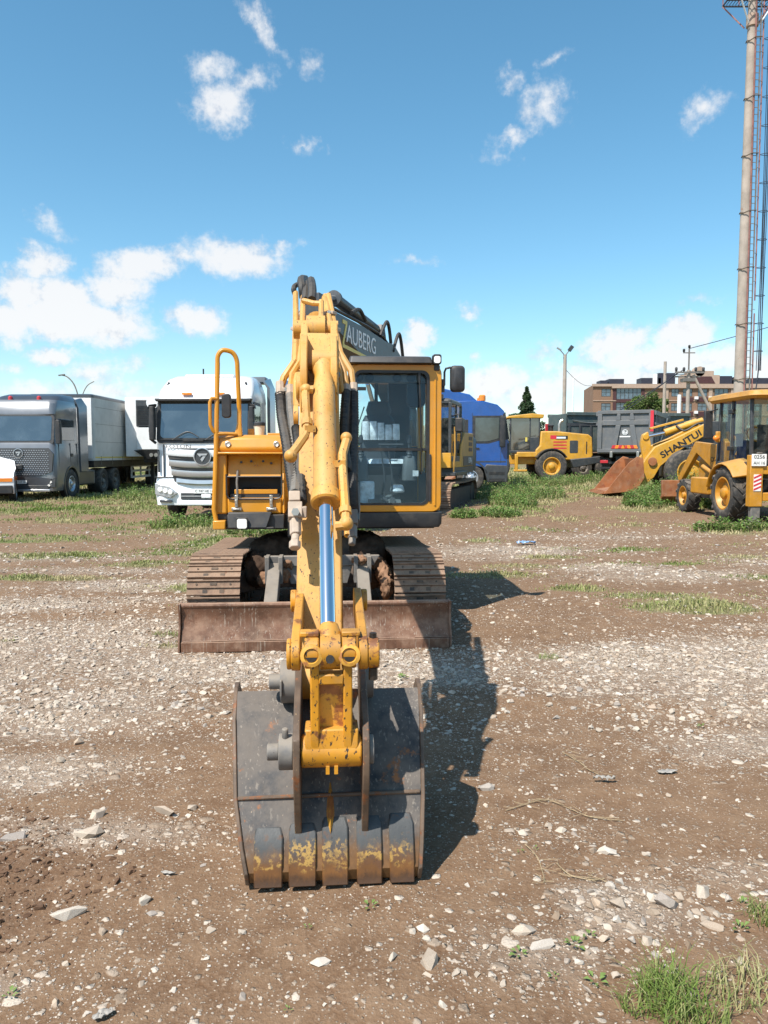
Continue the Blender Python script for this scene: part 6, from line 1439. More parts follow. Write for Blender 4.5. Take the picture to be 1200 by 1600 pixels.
q = MB(); q.cyl((BA, -4.6, 4.98), (BA, -7.7, 5.16), .13, n=18); q.lathe([(.13, 0), (.17, .01), (.17, .12), (.07, .13)], (BA, -7.65, 5.155), (0, -3.1, .18), 18); q.prism([(-4.0, 4.6), (-4.8, 4.6), (-4.5, 5.12), (-4.25, 5.12)], 'x', BA - .15, BA + .15); a2 = q.build('arm_cylinder', 'charcoal', EX2)
MB().cyl((BA, -7.7, 5.16), (BA, -9.05, 4.95), .07, n=14).build('cylinder_rod', 'chrome', a2)
for s in (-.2, .2):
    MB().tube([(BA + s, -3.2, 4.45), (BA + s, -4.6, 4.80), (BA + s, -6.0, 4.84), (BA + s, -8.6, 4.82)], .035, 6).build('boom_tube', 'black', bo2)
for pts in ([(.36, -4.0, 4.5), (.38, -3.55, 5.0), (.36, -3.2, 4.9), (.36, -2.9, 4.3)], [(.3, -5.0, 4.75), (.34, -4.6, 5.15), (.3, -4.2, 5.1), (.3, -4.0, 4.7)], [(.34, -7.4, 4.9), (.36, -6.9, 5.05), (.34, -6.4, 4.9)]): MB().tube(pts, .045, 7, 6).build('boom_hose', 'rubber', bo2)
for s in (-.45, .45): b3 = MB().cyl((BA + s, -1.5, 1.5), (BA + s, -2.9, 2.8), .11, n=14).build('boom_cylinder', 'charcoal', EX2); MB().cyl((BA + s, -2.85, 2.76), (BA + s, -3.8, 3.7), .06, n=10).build('cylinder_rod', 'chrome', b3)
q = MB(); q.prism([(-9.15, 5.0), (-9.2, 4.4), (-8.5, 2.0), (-8.2, 2.0), (-8.6, 4.3), (-8.85, 5.0)], 'x', BA - .2, BA + .2); q.build('arm', 'charcoal', EX2, .02)
q = MB(); q.prism([(-8.8, 2.1), (-8.3, 2.2), (-7.6, 1.9), (-7.3, 1.3), (-7.8, 1.0), (-8.0, 1.5), (-8.6, 1.4)], 'x', BA - .55, BA + .55); q.build('bucket', 'bucket', EX2, .02)

# ---- blue tractor seen from the side, facing right
T7 = thing('tractor_truck', 'blue tractor truck seen side on behind the ochre excavator', 'truck', at(4.86, 30.7), R(86))
m = MB(); pfb = [(.06, .75), (.0, 1.0), (.0, 1.9), (.04, 2.0), (.16, 2.95), (.20, 3.08), (.45, 3.32), (.95, 3.45), (1.4, 3.48), (2.3, 3.45), (2.3, 1.15), (1.95, 1.1), (1.85, 1.05), (.85, 1.05)]
m.prism([(y, z) for y, z in pfb if not (z == 1.05)] , 'x', -1.22, 1.22); cb7 = m.build('cab_body', 'blue', T7, .035, 3)
for s in (-1, 1): add(lambda q: q.prism([(-.01, 2.0), (.14, 3.0), (.24, 2.96), (.12, 1.98)], 'x', s * 1.19, s * 1.228), 'pillar_trim', 'black_plastic', T7); add(lambda q: q.prism([(-.02, .98), (-.02, 1.85), (.06, 1.85), (.06, .98)], 'x', s * 1.1, s * 1.23), 'corner_deflector', 'charcoal', T7, .01); box('door_rail', 'charcoal', T7, (min(s * 1.215, s * 1.226), max(s * 1.215, s * 1.226), .1, 2.25, 1.12, 1.17)); box('rear_window_panel', 'black_plastic', T7, (min(s * 1.215, s * 1.226), max(s * 1.215, s * 1.226), 1.55, 2.1, 2.1, 2.75), .01)
add(lambda q: q.prism([(1.15, 3.42), (1.5, 3.72), (2.5, 3.95), (3.0, 3.95), (3.0, 3.6), (2.3, 3.42)], 'x', -1.1, 1.1), 'roof_fairing', 'blue', T7, .05, 3)
for s in (-1, 1): add(lambda q: [q.bx(min(s * 1.14, s * 1.22), max(s * 1.14, s * 1.22), 2.3, 3.1, 1.15, 3.5)], 'side_fairing', 'blue', T7, .02)
for s in (-1, 1):
    add(lambda q: q.prism([(.24, 2.08), (.32, 2.82), (1.28, 2.82), (1.28, 1.92), (.80, 1.92)], 'x', s * 1.215, s * 1.235), 'side_window', 'glass_light', T7); add(lambda q: q.prism([(.15, 2.02), (.25, 2.9), (1.38, 2.9), (1.38, 1.84), (.77, 1.84)], 'x', s * 1.21, s * 1.226), 'window_surround', 'black_plastic', T7)
    MB().tube([(s * 1.223, .3, 1.1), (s * 1.223, .3, 1.95)], .008, 4).build('door_seam', 'charcoal', T7); MB().tube([(s * 1.223, 1.4, 1.1), (s * 1.223, 1.4, 3.0)], .008, 4).build('door_seam', 'charcoal', T7)
    box('door_handle', 'black', T7, (min(s * 1.21, s * 1.25), max(s * 1.21, s * 1.25), 1.12, 1.3, 1.62, 1.68))
    mo = MB(); mo.loft([rr(1.5, .16, .36, .05, 1.70, 3, 1.28), rr(1.52, .14, .38, .05, 2.1, 3, 1.27), rr(1.5, .16, .36, .05, 2.85, 3, 1.28)] if s > 0 else [rr(-1.28, .16, .36, .05, 1.70, 3, -1.5), rr(-1.27, .14, .38, .05, 2.1, 3, -1.52), rr(-1.28, .16, .36, .05, 2.85, 3, -1.5)]); mo.bar((s * 1.2, .3, 2.9), (s * 1.4, .26, 2.86), .06, .06); mo.build('wing_mirror', 'black_plastic', T7, .02)
    add(lambda q: q.prism([(.05, .35), (.0, 1.0), (.85, 1.05), (.95, .9), (.8, .35)], 'x', s * .9, s * 1.23), 'step_panel', 'charcoal', T7, .03)
    add(lambda q: [q.bx(min(s * .7, s * 1.24), max(s * .7, s * 1.24), .15, .75, z, z + .1) for z in (.4, .65)], 'cab_step', 'black', T7)
    add(lambda q: q.loft([[(x, 1.45 + math.cos(a) * r, .52 + math.sin(a) * r) for x, r in ((s * .85, .62), (s * 1.23, .62), (s * 1.23, .68), (s * .85, .68))] for a in [R(15 + 15 * k) for k in range(11)]]), 'mudguard', 'charcoal', T7)
    wheel(T7, (s * 1.05, 1.45, .52), .52, .33, .29, 'grille', s, 0, 10)
    wheel(T7, (s * .97, 5.2, .52), .52, .55, .29, 'steel_grey', s)
box('lower_front', 'charcoal', T7, (-1.2, 1.2, .02, .3, .35, .95), .04)
add(lambda q: q.loft([[(x, .03 + (z - 2.0) * .12 - .02, z) for x, z in rr2(-1.08, 1.08, 2.0, 2.92, .08)], [(x, .03 + (z - 2.0) * .12 + .03, z) for x, z in rr2(-1.08, 1.08, 2.0, 2.92, .08)]]), 'windscreen', 'glass_dark', T7)
box('sun_visor', 'charcoal', T7, (-1.1, 1.1, .12, .35, 2.95, 3.03), .02)
for s in (-.7, .7): 
    q = MB(); q.cyl((s, 1.0, 3.4), (s, 1.0, 3.5), .1, n=14); bb = q.build('beacon', 'black', T7); MB().lathe([(.13, 0), (.13, .18), (.10, .22), (0, .22)], (s, 1.0, 3.5), (0, 0, 1), 16).build('beacon_lens', 'orange', bb)
box('chassis', 'black', T7, (-.5, .5, .6, 6.0, .6, .95), 0); box('fuel_tank', 'steel_grey', T7, (.75, 1.18, 2.4, 3.9, .4, .98), .06)

# ---- yellow wheel loader behind, facing left
WL = thing('wheel_loader', 'yellow wheel loader with dark cab standing between the blue truck and grey tippers', 'loader', at(8.0, 38.0), R(-88))
for s in (-1, 1):
    wheel(WL, (s * .95, 0, .72), .74, .48, .42, 'yellow_far', s, 0, 0, .25); wheel(WL, (s * .95, -2.75, .72), .74, .48, .42, 'yellow_far', s, 0, 0, .25)
    add(lambda q: q.loft([[(x, math.cos(a) * r, .72 + math.sin(a) * r) for x, r in ((s * .72, .8), (s * 1.2, .8), (s * 1.2, .85), (s * .72, .85))] for a in [R(30 + 15 * k) for k in range(9)]]), 'mudguard', 'black', WL)
q = MB(); q.prism([(-.7, 1.0), (2.0, 1.0), (2.1, 1.25), (2.05, 2.1), (1.85, 2.25), (.3, 2.4), (-.45, 2.4), (-.5, 1.7), (-.7, 1.5)], 'x', -.78, .78); hd2 = q.build('engine_hood', 'yellow_far', WL, .06, 3)
for s in (-1, 1):
    add(lambda q: q.prism(rr2(.95, 1.35, 1.35, 1.95, .05), 'x', s * .775, s * .79), 'hood_grille', 'charcoal', hd2); box('hood_slit', 'black', hd2, (min(s * .775, s * .785), max(s * .775, s * .785), 1.75, 1.8, 1.3, 1.9))
    box('decal', 'ink', hd2, (min(s * .78, s * .785), max(s * .78, s * .785), .25, .85, 2.0, 2.18)); box('decal', 'red_ink', hd2, (min(s * .78, s * .786), max(s * .78, s * .786), .0, .3, 2.02, 2.2)); box('decal_text', 'white_ink', hd2, (min(s * .78, s * .787), max(s * .78, s * .787), .3, .75, 2.04, 2.13))
    for z in (1.85, 1.7, 1.55): box('decal', 'red_ink', hd2, (min(s * .78, s * .785), max(s * .78, s * .785), .15, .8, z, z + .06))
add(lambda q: q.loft([[(x, y, z) for x, y, z in ((-.95, 1.1, .62), (.95, 1.1, .62), (.85, 2.6, .9), (-.85, 2.6, .9))], [(x, y, z) for x, y, z in ((-.95, .95, 1.05), (.95, .95, 1.05), (.9, 2.6, 1.2), (-.9, 2.6, 1.2))]]), 'counterweight', 'charcoal', WL, .04)
MB().tube([(.3, .55, 2.38), (.3, .55, 2.75), (.3, .62, 2.9), (.3, .72, 2.95)], .07, 10).build('exhaust_pipe', 'steel', WL); MB().lathe([(.13, 0), (.13, .25), (.16, .26), (.16, .32), (0, .36)], (-.2, .25, 2.4), (0, 0, 1), 14).build('air_intake', 'black', WL)
q = MB()
for x in (-.68, .62):
    for y in (-1.95, -1.0, -.55): q.bx(x, x + .06, y, y + .07, 1.45, 3.05)
q.bx(-.68, .68, -.55, -.48, 1.45, 2.2)
q.bx(-.68, -.62, -1.0, -.48, 1.45, 2.1); q.bx(.62, .68, -1.0, -.48, 1.45, 2.1); q.bx(-.68, .68, -1.95, -.48, 1.35, 1.48); cb2 = q.build('cab', 'charcoal', WL, .02)
q = MB(); q.prism([(-2.1, 3.02), (-.35, 3.02), (-.3, 3.2), (-.9, 3.25), (-2.05, 3.12)], 'x', -.76, .76); q.build('cab_roof', 'yellow_far', cb2, .03)
for s in (-1, 1): box('door_window', 'glass_dark', cb2, (min(s * .64, s * .66), max(s * .64, s * .66), -1.88, -1.0, 1.5, 3.02)); box('side_window', 'glass_dark', cb2, (min(s * .64, s * .66), max(s * .64, s * .66), -.93, -.55, 2.1, 3.02)); box('mirror', 'black_plastic', cb2, (min(s * .7, s * .9), max(s * .7, s * .9), -2.0, -1.92, 2.4, 2.75), .02)
box('windscreen', 'glass_far', cb2, (-.62, .62, -1.94, -1.92, 1.5, 3.02)); box('yellow_sticker', 'yel_ink', cb2, (.685, .69, -1.2, -1.1, 1.9, 2.1))
q = MB(); q.bx(-.5, .5, -2.2, -.6, .8, 1.25); q.bx(-.75, .75, -1.6, -.5, 1.15, 1.4); q.bx(-.45, .45, -3.2, -2.2, .6, 1.3); q.bx(.62, .78, -1.7, -1.55, .5, 1.3); q.bx(.62, .78, -1.75, -1.1, .45, .55); q.build('chassis', 'yellow_far', WL, .03)
for s in (-.5, .5): add(lambda q: q.prism([(-2.4, 1.8), (-2.2, 1.7), (-3.4, 1.4), (-4.4, .5), (-4.6, .6), (-3.5, 1.8), (-2.6, 2.2)], 'x', s - .07, s + .07), 'lift_arm', 'yellow_far', WL, .02); add(lambda q: q.prism([(-2.45, 1.0), (-2.15, 1.0), (-2.15, 2.0), (-2.4, 2.0)], 'x', s - .12, s + .12), 'arm_tower', 'yellow_far', WL, .02)
add(lambda q: q.loft([[(x, y, z) for y, z in ((-4.5, .9), (-4.4, .3), (-4.8, .05), (-5.5, .02), (-5.5, .06), (-4.85, .12), (-4.5, .34), (-4.58, .9))] for x in (-1.2, 1.2)]), 'bucket', 'bucket_rust', WL)

# ---- grey tipper truck: rear end towards the viewer
DT = thing('tipper_truck', 'grey ribbed tipper truck with red edged tailgate facing the viewer', 'truck', at(11.25, 36.0), R(-26))
q = MB(); q.bx(-1.25, -1.17, .03, 6.4, 1.3, 3.2); q.bx(1.17, 1.25, .03, 6.4, 1.3, 3.2); q.bx(-1.25, 1.25, 6.32, 6.4, 1.3, 3.3); q.bx(-1.25, 1.25, .03, 6.4, 1.22, 1.3); tip = q.build('tipper_body', 'dumpgrey', DT, .02)
for s in (-1, 1):
    for k in range(11): box('side_rib', 'dumpgrey', tip, (min(s * 1.25, s * 1.33), max(s * 1.25, s * 1.33), .25 + k * .56, .42 + k * .56, 1.32, 3.1), .01)
    box('side_rail', 'dumpgrey', tip, (min(s * 1.24, s * 1.36), max(s * 1.24, s * 1.36), .05, 6.4, 3.0, 3.2), .01); box('side_rail', 'dumpgrey', tip, (min(s * 1.24, s * 1.35), max(s * 1.24, s * 1.35), .05, 6.4, 2.55, 2.66), .01)
tg = box('tailgate', 'dumpgrey', DT, (-1.25, 1.25, -.02, .03, 1.28, 3.24), .01)
for b in ((-1.25, 1.25, -.1, -.02, 3.08, 3.24), (-1.25, 1.25, -.1, -.02, 1.28, 1.45), (-1.25, -1.05, -.1, -.02, 1.45, 3.08), (1.05, 1.25, -.1, -.02, 1.45, 3.08), (-1.05, 1.05, -.1, -.02, 2.55, 2.78)): box('gate_rib', 'dumpgrey', tg, b, .015)
for s in (-1, 1):
    add(lambda q: q.prism([(s * .38, 1.45), (s * .62, 1.45), (s * .42, 2.55), (s * .20, 2.55)], 'y', -.11, -.02), 'gate_rib', 'dumpgrey', tg, .015)
    add(lambda q: q.prism([(s * .20, 2.78), (s * .42, 2.78), (s * .36, 3.08), (s * .22, 3.08)], 'y', -.11, -.02), 'gate_rib', 'dumpgrey', tg, .015)
    add(lambda q: q.bx(s * .6 - .06, s * .6 + .06, -.14, .05, 1.05, 1.32), 'gate_hinge', 'steel', tg, .01)
q = MB().bx(1.12, 1.26, -.112, -.09, 2.25, 3.2).build('red_strip', 'red_ink', tg)
e_ = MB().lathe([(.13, 0), (.13, .02), (0, .02)], (0, -.03, 2.22), (0, -1, 0), 24).build('tail_emblem', 'white_ink', tg)
q = MB(); q.lathe([(.105, .02), (.105, .024), (.085, .024), (.085, .02)], (0, -.03, 2.22), (0, -1, 0), 24, False); q.bx(-.02, .02, -.056, -.05, 2.14, 2.30); q.bx(-.02, .06, -.056, -.05, 2.25, 2.29); q.build('emblem_mark', 'dumpgrey', e_)
box('tail_lettering', 'white_ink', tg, (-.24, .24, -.034, -.021, 1.99, 2.05))
for k in range(8):
    xx = -.60 + k * .15; add(lambda q: q.prism([(xx, 1.47), (xx + .15, 1.47), (xx + .15 + (.06 if k < 4 else -.06), 1.62), (xx + (.06 if k < 4 else -.06), 1.62)], 'y', -.122, -.114), 'hazard_stripe', 'orange' if k % 2 else 'red', tg)
q = MB(); q.bx(-1.2, 1.2, .2, .3, .75, .85); q.bx(-.45, .45, .3, 8.5, .8, 1.1); q.bx(-1.15, 1.15, .1, .2, .52, .6); q.build('chassis', 'black', DT)
for s in (-1, 1):
    for y in (1.0, 2.4, 7.2): wheel(DT, (s * .95, y, .52), .52, .5, .28, 'steel_grey', s)
    box('tail_light', 'red', DT, (s * .95 - .18, s * .95 + .18, .08, .12, .78, .92), .01)
MB().loft([rr(1.2, 6.6, 8.6, .2, .7), rr(1.2, 6.6, 8.6, .2, 2.0), rr(1.15, 6.6, 8.3, .2, 3.0)]).build('cab_body', 'dumpgrey', DT)
MB().bar((1.35, .3, 1.2), (1.4, 4.2, 3.0), .06, .06).build('tarp_arm', 'steel', DT)

# ---- second tipper, behind the loader
D2 = thing('tipper_trailer', 'dark green grey tipper trailer behind the yellow loader cab', 'trailer', at(9.3, 41.5), R(-80))
q = MB(); q.bx(-1.25, 1.25, 0, 7.0, 1.35, 1.45); q.bx(-1.25, -1.15, 0, 7, 1.35, 3.35); q.bx(1.15, 1.25, 0, 7, 1.35, 3.35); q.bx(-1.25, 1.25, 6.9, 7, 1.35, 3.35); q.bx(-1.25, 1.25, 0, .1, 1.35, 3.35); tb2 = q.build('tipper_body', 'dumpgreen', D2, .02)
for s in (-1, 1):
    for k in range(12): box('side_rib', 'charcoal', tb2, (min(s * 1.25, s * 1.31), max(s * 1.25, s * 1.31), .1 + k * .6, .2 + k * .6, 1.36, 2.75), .005)
    box('side_rail', 'dumpgreen', tb2, (min(s * 1.25, s * 1.36), max(s * 1.25, s * 1.36), 0, 7, 3.25, 3.42), .01); box('side_band', 'charcoal', tb2, (min(s * 1.25, s * 1.28), max(s * 1.25, s * 1.28), .02, 6.98, 2.7, 2.85))
    for y in (1.0, 2.3, 3.6): wheel(D2, (s * 1.0, y, .52), .52, .4, .28, 'steel_grey', s)
    MB().tube([(s * 1.3, .3 + 0 * s, 3.0), (s * 1.3, 1.4, 2.86), (s * 1.3, 2.6, 3.05), (s * 1.3, 3.8, 2.86), (s * 1.3, 5.0, 3.05), (s * 1.3, 6.2, 2.86)], .02, 5, 5).build('tarp_rope', 'steel', tb2)
text('lettering', 'DONGFENG', .3, 'steel_grey', tb2, (-1.285, 2.9, 2.45), RIGHTX, .003); box('chassis', 'black', D2, (-.5, .5, .2, 7.5, .8, 1.3))
box('red_post', 'red', D2, (-1.4, -1.28, -.12, .02, 1.0, 2.9))

# ---- lettered loader with the rusty bucket
SL = thing('wheel_loader', 'big yellow wheel loader with rusty bucket and lettering along its arm', 'loader', at(10.2, 26.5), R(-96))
for s in (-1, 1):
    wheel(SL, (s * 1.02, 0, .74), .76, .55, .42, 'yellow_far', s, 0, 0, .2); wheel(SL, (s * 1.02, 3.0, .74), .76, .55, .42, 'yellow_far', s, 0, 0, .2)
    t = .10; xs_ = s * .52
    q = MB(); q.prism([(-1.6, .35), (-1.35, .22), (-1.0, .55), (-.80, .92), (-.1, 1.5), (.75, 2.02), (.85, 2.25), (.68, 2.38), (-.35, 1.86), (-1.0, 1.58), (-1.28, 1.2), (-1.6, .6)], 'x', xs_ - t, xs_ + t); la = q.build('lift_arm', 'yellow_far', SL, .02)
    text('lettering', 'SHANTUI', .30, 'ink', la, (xs_ + s * (t + .004), -.16, 1.66), (R(90), 0, R(90)) if s > 0 else RIGHTX, .002, 1.2, bold=.008)
    la.children[-1].rotation_euler = (R(90), R(-32) if s > 0 else R(32), R(90) if s > 0 else R(-90))
    MB().cyl((xs_ + s * t, -1.08, 1.08), (xs_ + s * (t + .07), -1.08, 1.08), .14, n=18).build('pivot_boss', 'bucket_rust', la)
q = MB(); q.prism([(-1.30, 2.0), (-1.12, 2.1), (-1.02, 1.7), (-.98, 1.2), (-1.12, .6), (-1.36, .6), (-1.26, 1.2), (-1.36, 1.7)], 'x', -.12, .12); q.cyl((-.16, -1.2, 1.92), (.16, -1.2, 1.92), .11, n=14); q.cyl((-.5, -1.08, 1.1), (.5, -1.08, 1.1), .1, n=14); q.build('rocker', 'yellow_far', SL, .02)
q = MB(); q.cyl((0, -.55, 2.06), (0, .5, 2.42), .13, n=18); q.cyl((0, .4, 2.38), (0, .7, 2.48), .1, n=12); tc2 = q.build('tilt_cylinder', 'yellow_far', SL); MB().cyl((0, -1.2, 1.92), (0, -.55, 2.06), .06, n=12).build('cylinder_rod', 'chrome', tc2)
MB().bar((-.0, -1.05, 2.2), (.0, .05, 2.5), .2, .07).build('cylinder_guard', 'yellow_far', tc2, .01)
MB().tube([(.12, -.2, 2.3), (.25, .05, 2.12), (.25, .45, 2.35), (.2, .8, 2.4)], .035, 7, 6).build('loader_hose', 'rubber', tc2)
bp2 = [(-1.50, 1.15), (-1.44, .55), (-1.69, .14), (-2.7, .02), (-2.7, .06), (-1.79, .20), (-1.56, .56), (-1.66, 1.18)]
q = MB(); q.loft([[(x, y, z) for y, z in bp2] for x in (-1.15, 1.15)]); sb2 = q.build('bucket', 'bucket_rust', SL, .01)
for s in (-1, 1): add(lambda q: q.prism([(-1.50, 1.2), (-1.44, .55), (-1.69, .1), (-2.75, .0), (-1.95, 1.05), (-1.69, 1.25)], 'x', s * 1.15 - .02, s * 1.15 + .02), 'side_plate', 'bucket_rust', sb2, .008)
for k in range(8): add(lambda q: q.prism([(-2.66, .0), (-2.95, .0), (-2.66, .1)], 'x', -1.1 + k * .3, -1.03 + k * .3), 'bucket_tooth', 'bucket_rust', sb2)
for x in (-.6, .6): add(lambda q: q.prism([(-1.56, 1.0), (-1.38, 1.05), (-1.75, .5), (-1.85, .25), (-1.56, .3)], 'x', x - .05, x + .05), 'bucket_lug', 'yellow_far', sb2)
q = MB(); q.bx(-.45, .45, -.6, 1.3, .55, 1.2); q.prism([(.4, 1.0), (1.5, 1.0), (1.4, 2.4), (.9, 2.45), (.5, 1.8)], 'x', -.35, .35); q.bx(-.6, .6, 1.2, 4.8, .7, 1.3); q.build('chassis', 'charcoal', SL, .03)
q = MB(); q.bx(-.8, .8, 2.9, 5.2, 1.3, 2.3); q.build('engine_hood', 'yellow_far', SL, .05)
q = MB(); 
for x in (-.75, .68):
    for y in (1.3, 2.8): q.bx(x, x + .07, y, y + .08, 1.5, 3.15)
q.bx(-.8, .8, 1.2, 2.95, 1.3, 1.6); cb3 = q.build('cab', 'charcoal', SL, .02); box('cab_roof', 'yellow_far', cb3, (-.85, .85, 1.1, 3.0, 3.15, 3.32), .05)
for nm, b in (('windscreen', (-.68, .68, 1.32, 1.34, 1.6, 3.15)), ('side_window', (.72, .74, 1.38, 2.8, 1.6, 3.15)), ('side_window', (-.74, -.72, 1.38, 2.8, 1.6, 3.15))): box(nm, 'glass_far', cb3, b)
for s in (-1, 1): add(lambda q: q.loft([[(x, math.cos(a) * r, .74 + math.sin(a) * r) for x, r in ((s * .75, .85), (s * 1.3, .85), (s * 1.3, .9), (s * .75, .9))] for a in [R(20 + 15 * k) for k in range(7)]]), 'mudguard', 'charcoal', SL)

# ---- backhoe loader at the right edge, rear towards the viewer
BH = thing('backhoe_loader', 'orange yellow backhoe loader with number plate cut by the picture edge', 'backhoe', at(8.93, 17.65), R(1))
for s in (-1, 1):
    wheel(BH, (s * .98, .0, .62), .60, .40, .37, 'orange_yel', s, 15, 0, .22); wheel(BH, (s * .92, 2.45, .44), .42, .34, .25, 'orange_yel', s, 13, 0, .22)
    q = MB(); rg = []
    for k in range(9):
        a = R(10 + k * 17); rg.append([(s * .72, math.cos(a) * .74, .62 + math.sin(a) * .70), (s * 1.22, math.cos(a) * .72, .62 + math.sin(a) * .66), (s * 1.22, math.cos(a) * .76, .62 + math.sin(a) * .70), (s * .72, math.cos(a) * .82, .62 + math.sin(a) * .82)])
    q.loft(rg); q.build('rear_fender', 'orange_yel', BH, .02)
    q = MB(); q.prism([(1.0, 1.0), (1.25, 1.0), (2.6, 1.55), (3.6, .75), (3.8, .85), (2.7, 1.85), (1.3, 1.75), (1.1, 1.9), (.95, 1.8)], 'x', s * .62 - .06, s * .62 + .06); q.build('loader_arm', 'orange_yel', BH, .015)
    MB().cyl((s * .62, 1.0, .85), (s * .62, 2.3, 1.2), .06, n=10).build('lift_cylinder', 'orange_yel', BH)
    q = MB(); q.bx(s * 1.02 - .15, s * 1.02 + .15, .75, 1.75, .55, .95); q.build('step_box', 'orange_yel', BH, .03)
    q = MB(); q.bx(s * .88 - .15, s * .88 + .13, -1.02, -.84, .38, 1.50); st_ = q.build('stabilizer_column', 'orange_yel', BH, .012)
    box('stabilizer_leg', 'steel_grey', st_, (s * .88 - .10, s * .88 + .10, -1.0, -.87, -.02, .38), .01); box('stabilizer_foot', 'steel_grey', st_, (s * .88 - .2, s * .88 + .2, -1.1, -.78, -.02, .03), .01)
    hz_ = box('hazard_panel', 'plate', st_, (s * .88 - .075, s * .88 + .085, -1.032, -1.02, .72, 1.08))
    for k in range(4): add(lambda q: q.prism([(s * .88 - .075, .73 + k * .085), (s * .88 + .085, .80 + k * .085), (s * .88 + .085, .84 + k * .085), (s * .88 - .075, .77 + k * .085)], 'y', -1.036, -1.031), 'hazard_stripe', 'red_ink', hz_)
q = MB(); q.bx(-1.0, 1.0, -.98, -.80, .5, .68); q.bx(-1.0, 1.0, -1.0, -.80, 1.08, 1.26); q.build('rear_frame', 'orange_yel', BH, .015)
q = MB(); q.prism([(-.42, .45), (.42, .45), (.35, .95), (.28, 1.15), (.12, 1.55), (-.12, 1.55), (-.28, 1.15), (-.35, .95)], 'y', -1.3, -1.03); kp = q.build('king_post', 'orange_yel', BH, .02); MB().cyl((0, -1.2, .4), (0, -1.2, 1.6), .14, n=16).build('king_pin', 'steel_grey', kp)
for z in (.8, 1.05): MB().tube([(-.2, -1.25, z + .5), (-.3, -1.42, z + .2), (-.26, -1.32, z - .2)], .03, 6, 5).build('hydraulic_hose', 'rubber', kp)
q = MB(); q.prism([(-1.2, 1.1), (-1.5, 1.2), (-1.75, 2.6), (-1.5, 3.1), (-1.25, 3.1), (-1.4, 2.5)], 'x', -.14 + .25, .14 + .25); bb2 = q.build('boom', 'orange_yel', BH, .02); add(lambda q: q.prism([(-1.3, 3.1), (-1.6, 3.2), (-1.85, 1.6), (-1.7, 1.2), (-1.6, 1.6)], 'x', .14, .36), 'dipper', 'orange_yel', BH, .02)
add(lambda q: q.loft([[(x, y, z) for y, z in ((-1.6, 1.2), (-1.9, 1.0), (-1.95, .6), (-1.6, .45), (-1.6, .5), (-1.88, .64), (-1.84, .98), (-1.6, 1.15))] for x in (-.05, .55)]), 'digging_bucket', 'bucket_rust', BH, .01)
np_ = box('number_plate', 'plate', BH, (-1.02, -.70, -1.05, -1.03, 1.26, 1.52), .006); text('lettering', '0256', .115, 'ink', np_, (-.86, -1.053, 1.455), FRONT, .001, 1.05); text('lettering', 'AH 16', .095, 'ink', np_, (-.86, -1.053, 1.325), FRONT, .001, 1.0)
box('plate_light', 'steel', BH, (-.90, -.80, -1.06, -1.0, 1.53, 1.56), .005)
cx0, cx1, cy0, cy1 = -.84, .84, -.62, 1.05
q = MB()
for x in (cx0, cx1 - .07): q.hexa([(x, cy0, 1.35), (x + .07, cy0, 1.35), (x + .07, cy0 + .08, 1.35), (x, cy0 + .08, 1.35), (x, cy0 + .05, 2.74), (x + .07, cy0 + .05, 2.74), (x + .07, cy0 + .13, 2.74), (x, cy0 + .13, 2.74)]); q.bx(x, x + .07, .28, .36, 1.1, 2.74); q.hexa([(x, cy1, 1.0), (x + .07, cy1, 1.0), (x + .07, cy1 + .08, 1.0), (x, cy1 + .08, 1.0), (x, cy1 - .15, 2.74), (x + .07, cy1 - .15, 2.74), (x + .07, cy1 - .07, 2.74), (x, cy1 - .07, 2.74)])
q.bx(cx0, cx1, cy0, cy0 + .05, 1.28, 1.40); q.bx(cx0, cx0 + .05, cy0, cy1, .95, 1.35); q.bx(cx1 - .05, cx1, cy0, cy1, .95, 1.35); cb4 = q.build('cab', 'charcoal', BH, .012)
q = MB(); q.loft([rr(.95, -.85, 1.3, .16, 2.74), rr(.99, -.92, 1.38, .2, 2.80), rr(.96, -.85, 1.3, .22, 2.90), rr(.8, -.6, 1.1, .25, 2.94)]); rfb = q.build('cab_roof', 'orange_yel', cb4)
q = MB(); q.prism(rr2(-.46, .46, 2.735, 2.865, .06), 'y', -.96, -.90); rl_ = q.build('light_bar', 'orange_yel', rfb, .01)
for x in (-.36, .36): MB().lathe([(.06, 0), (.06, .02), (.03, .03), (0, .025)], (x, -.96, 2.80), (0, -1, 0), 16).build('rear_lamp', 'orange', rl_)
box('roof_sign', 'orange', rl_, (-.28, -.06, -.975, -.955, 2.75, 2.85), .01)
for nm, b in (('rear_window', (cx0 + .07, cx1 - .07, cy0 + .04, cy0 + .05, 1.40, 2.74)), ('side_window', (cx0 + .02, cx0 + .03, cy0 + .1, .28, 1.36, 2.74)), ('door_window', (cx0 + .02, cx0 + .03, .36, cy1 - .1, 1.1, 2.74)), ('windscreen', (cx0 + .07, cx1 - .07, cy1 - .05, cy1 - .04, 1.3, 2.74)), ('side_window', (cx1 - .03, cx1 - .02, cy0 + .1, cy1 - .1, 1.36, 2.74))): box(nm, 'glass_far', cb4, b)
q = MB()
for z in (1.6, 2.45): q.bx(cx0 - .05, cx0 + .02, .22, .42, z, z + .1)
q.build('window_hinge', 'black', cb4, .01)
q = MB(); q.loft([rr(.25, -.25, .3, .06, 1.5, 3), rr(.25, -.25, .3, .06, 1.62, 3)]); q.loft([rr(.24, .2, .34, .05, 1.62, 3), rr(.22, .26, .4, .05, 2.2, 3)]); sth = q.build('seat', 'int_dark', cb4)
MB().tube([(math.cos(R(a)) * .2 - .05, .78 + math.sin(R(a)) * .06, 2.0 + math.sin(R(a)) * .17) for a in range(0, 361, 30)], .02, 6).build('steering_wheel', 'yellow_far', cb4); q = MB(); q.bx(-.4, .3, .8, .95, 1.1, 1.85); q.build('dashboard', 'int_dark', cb4)
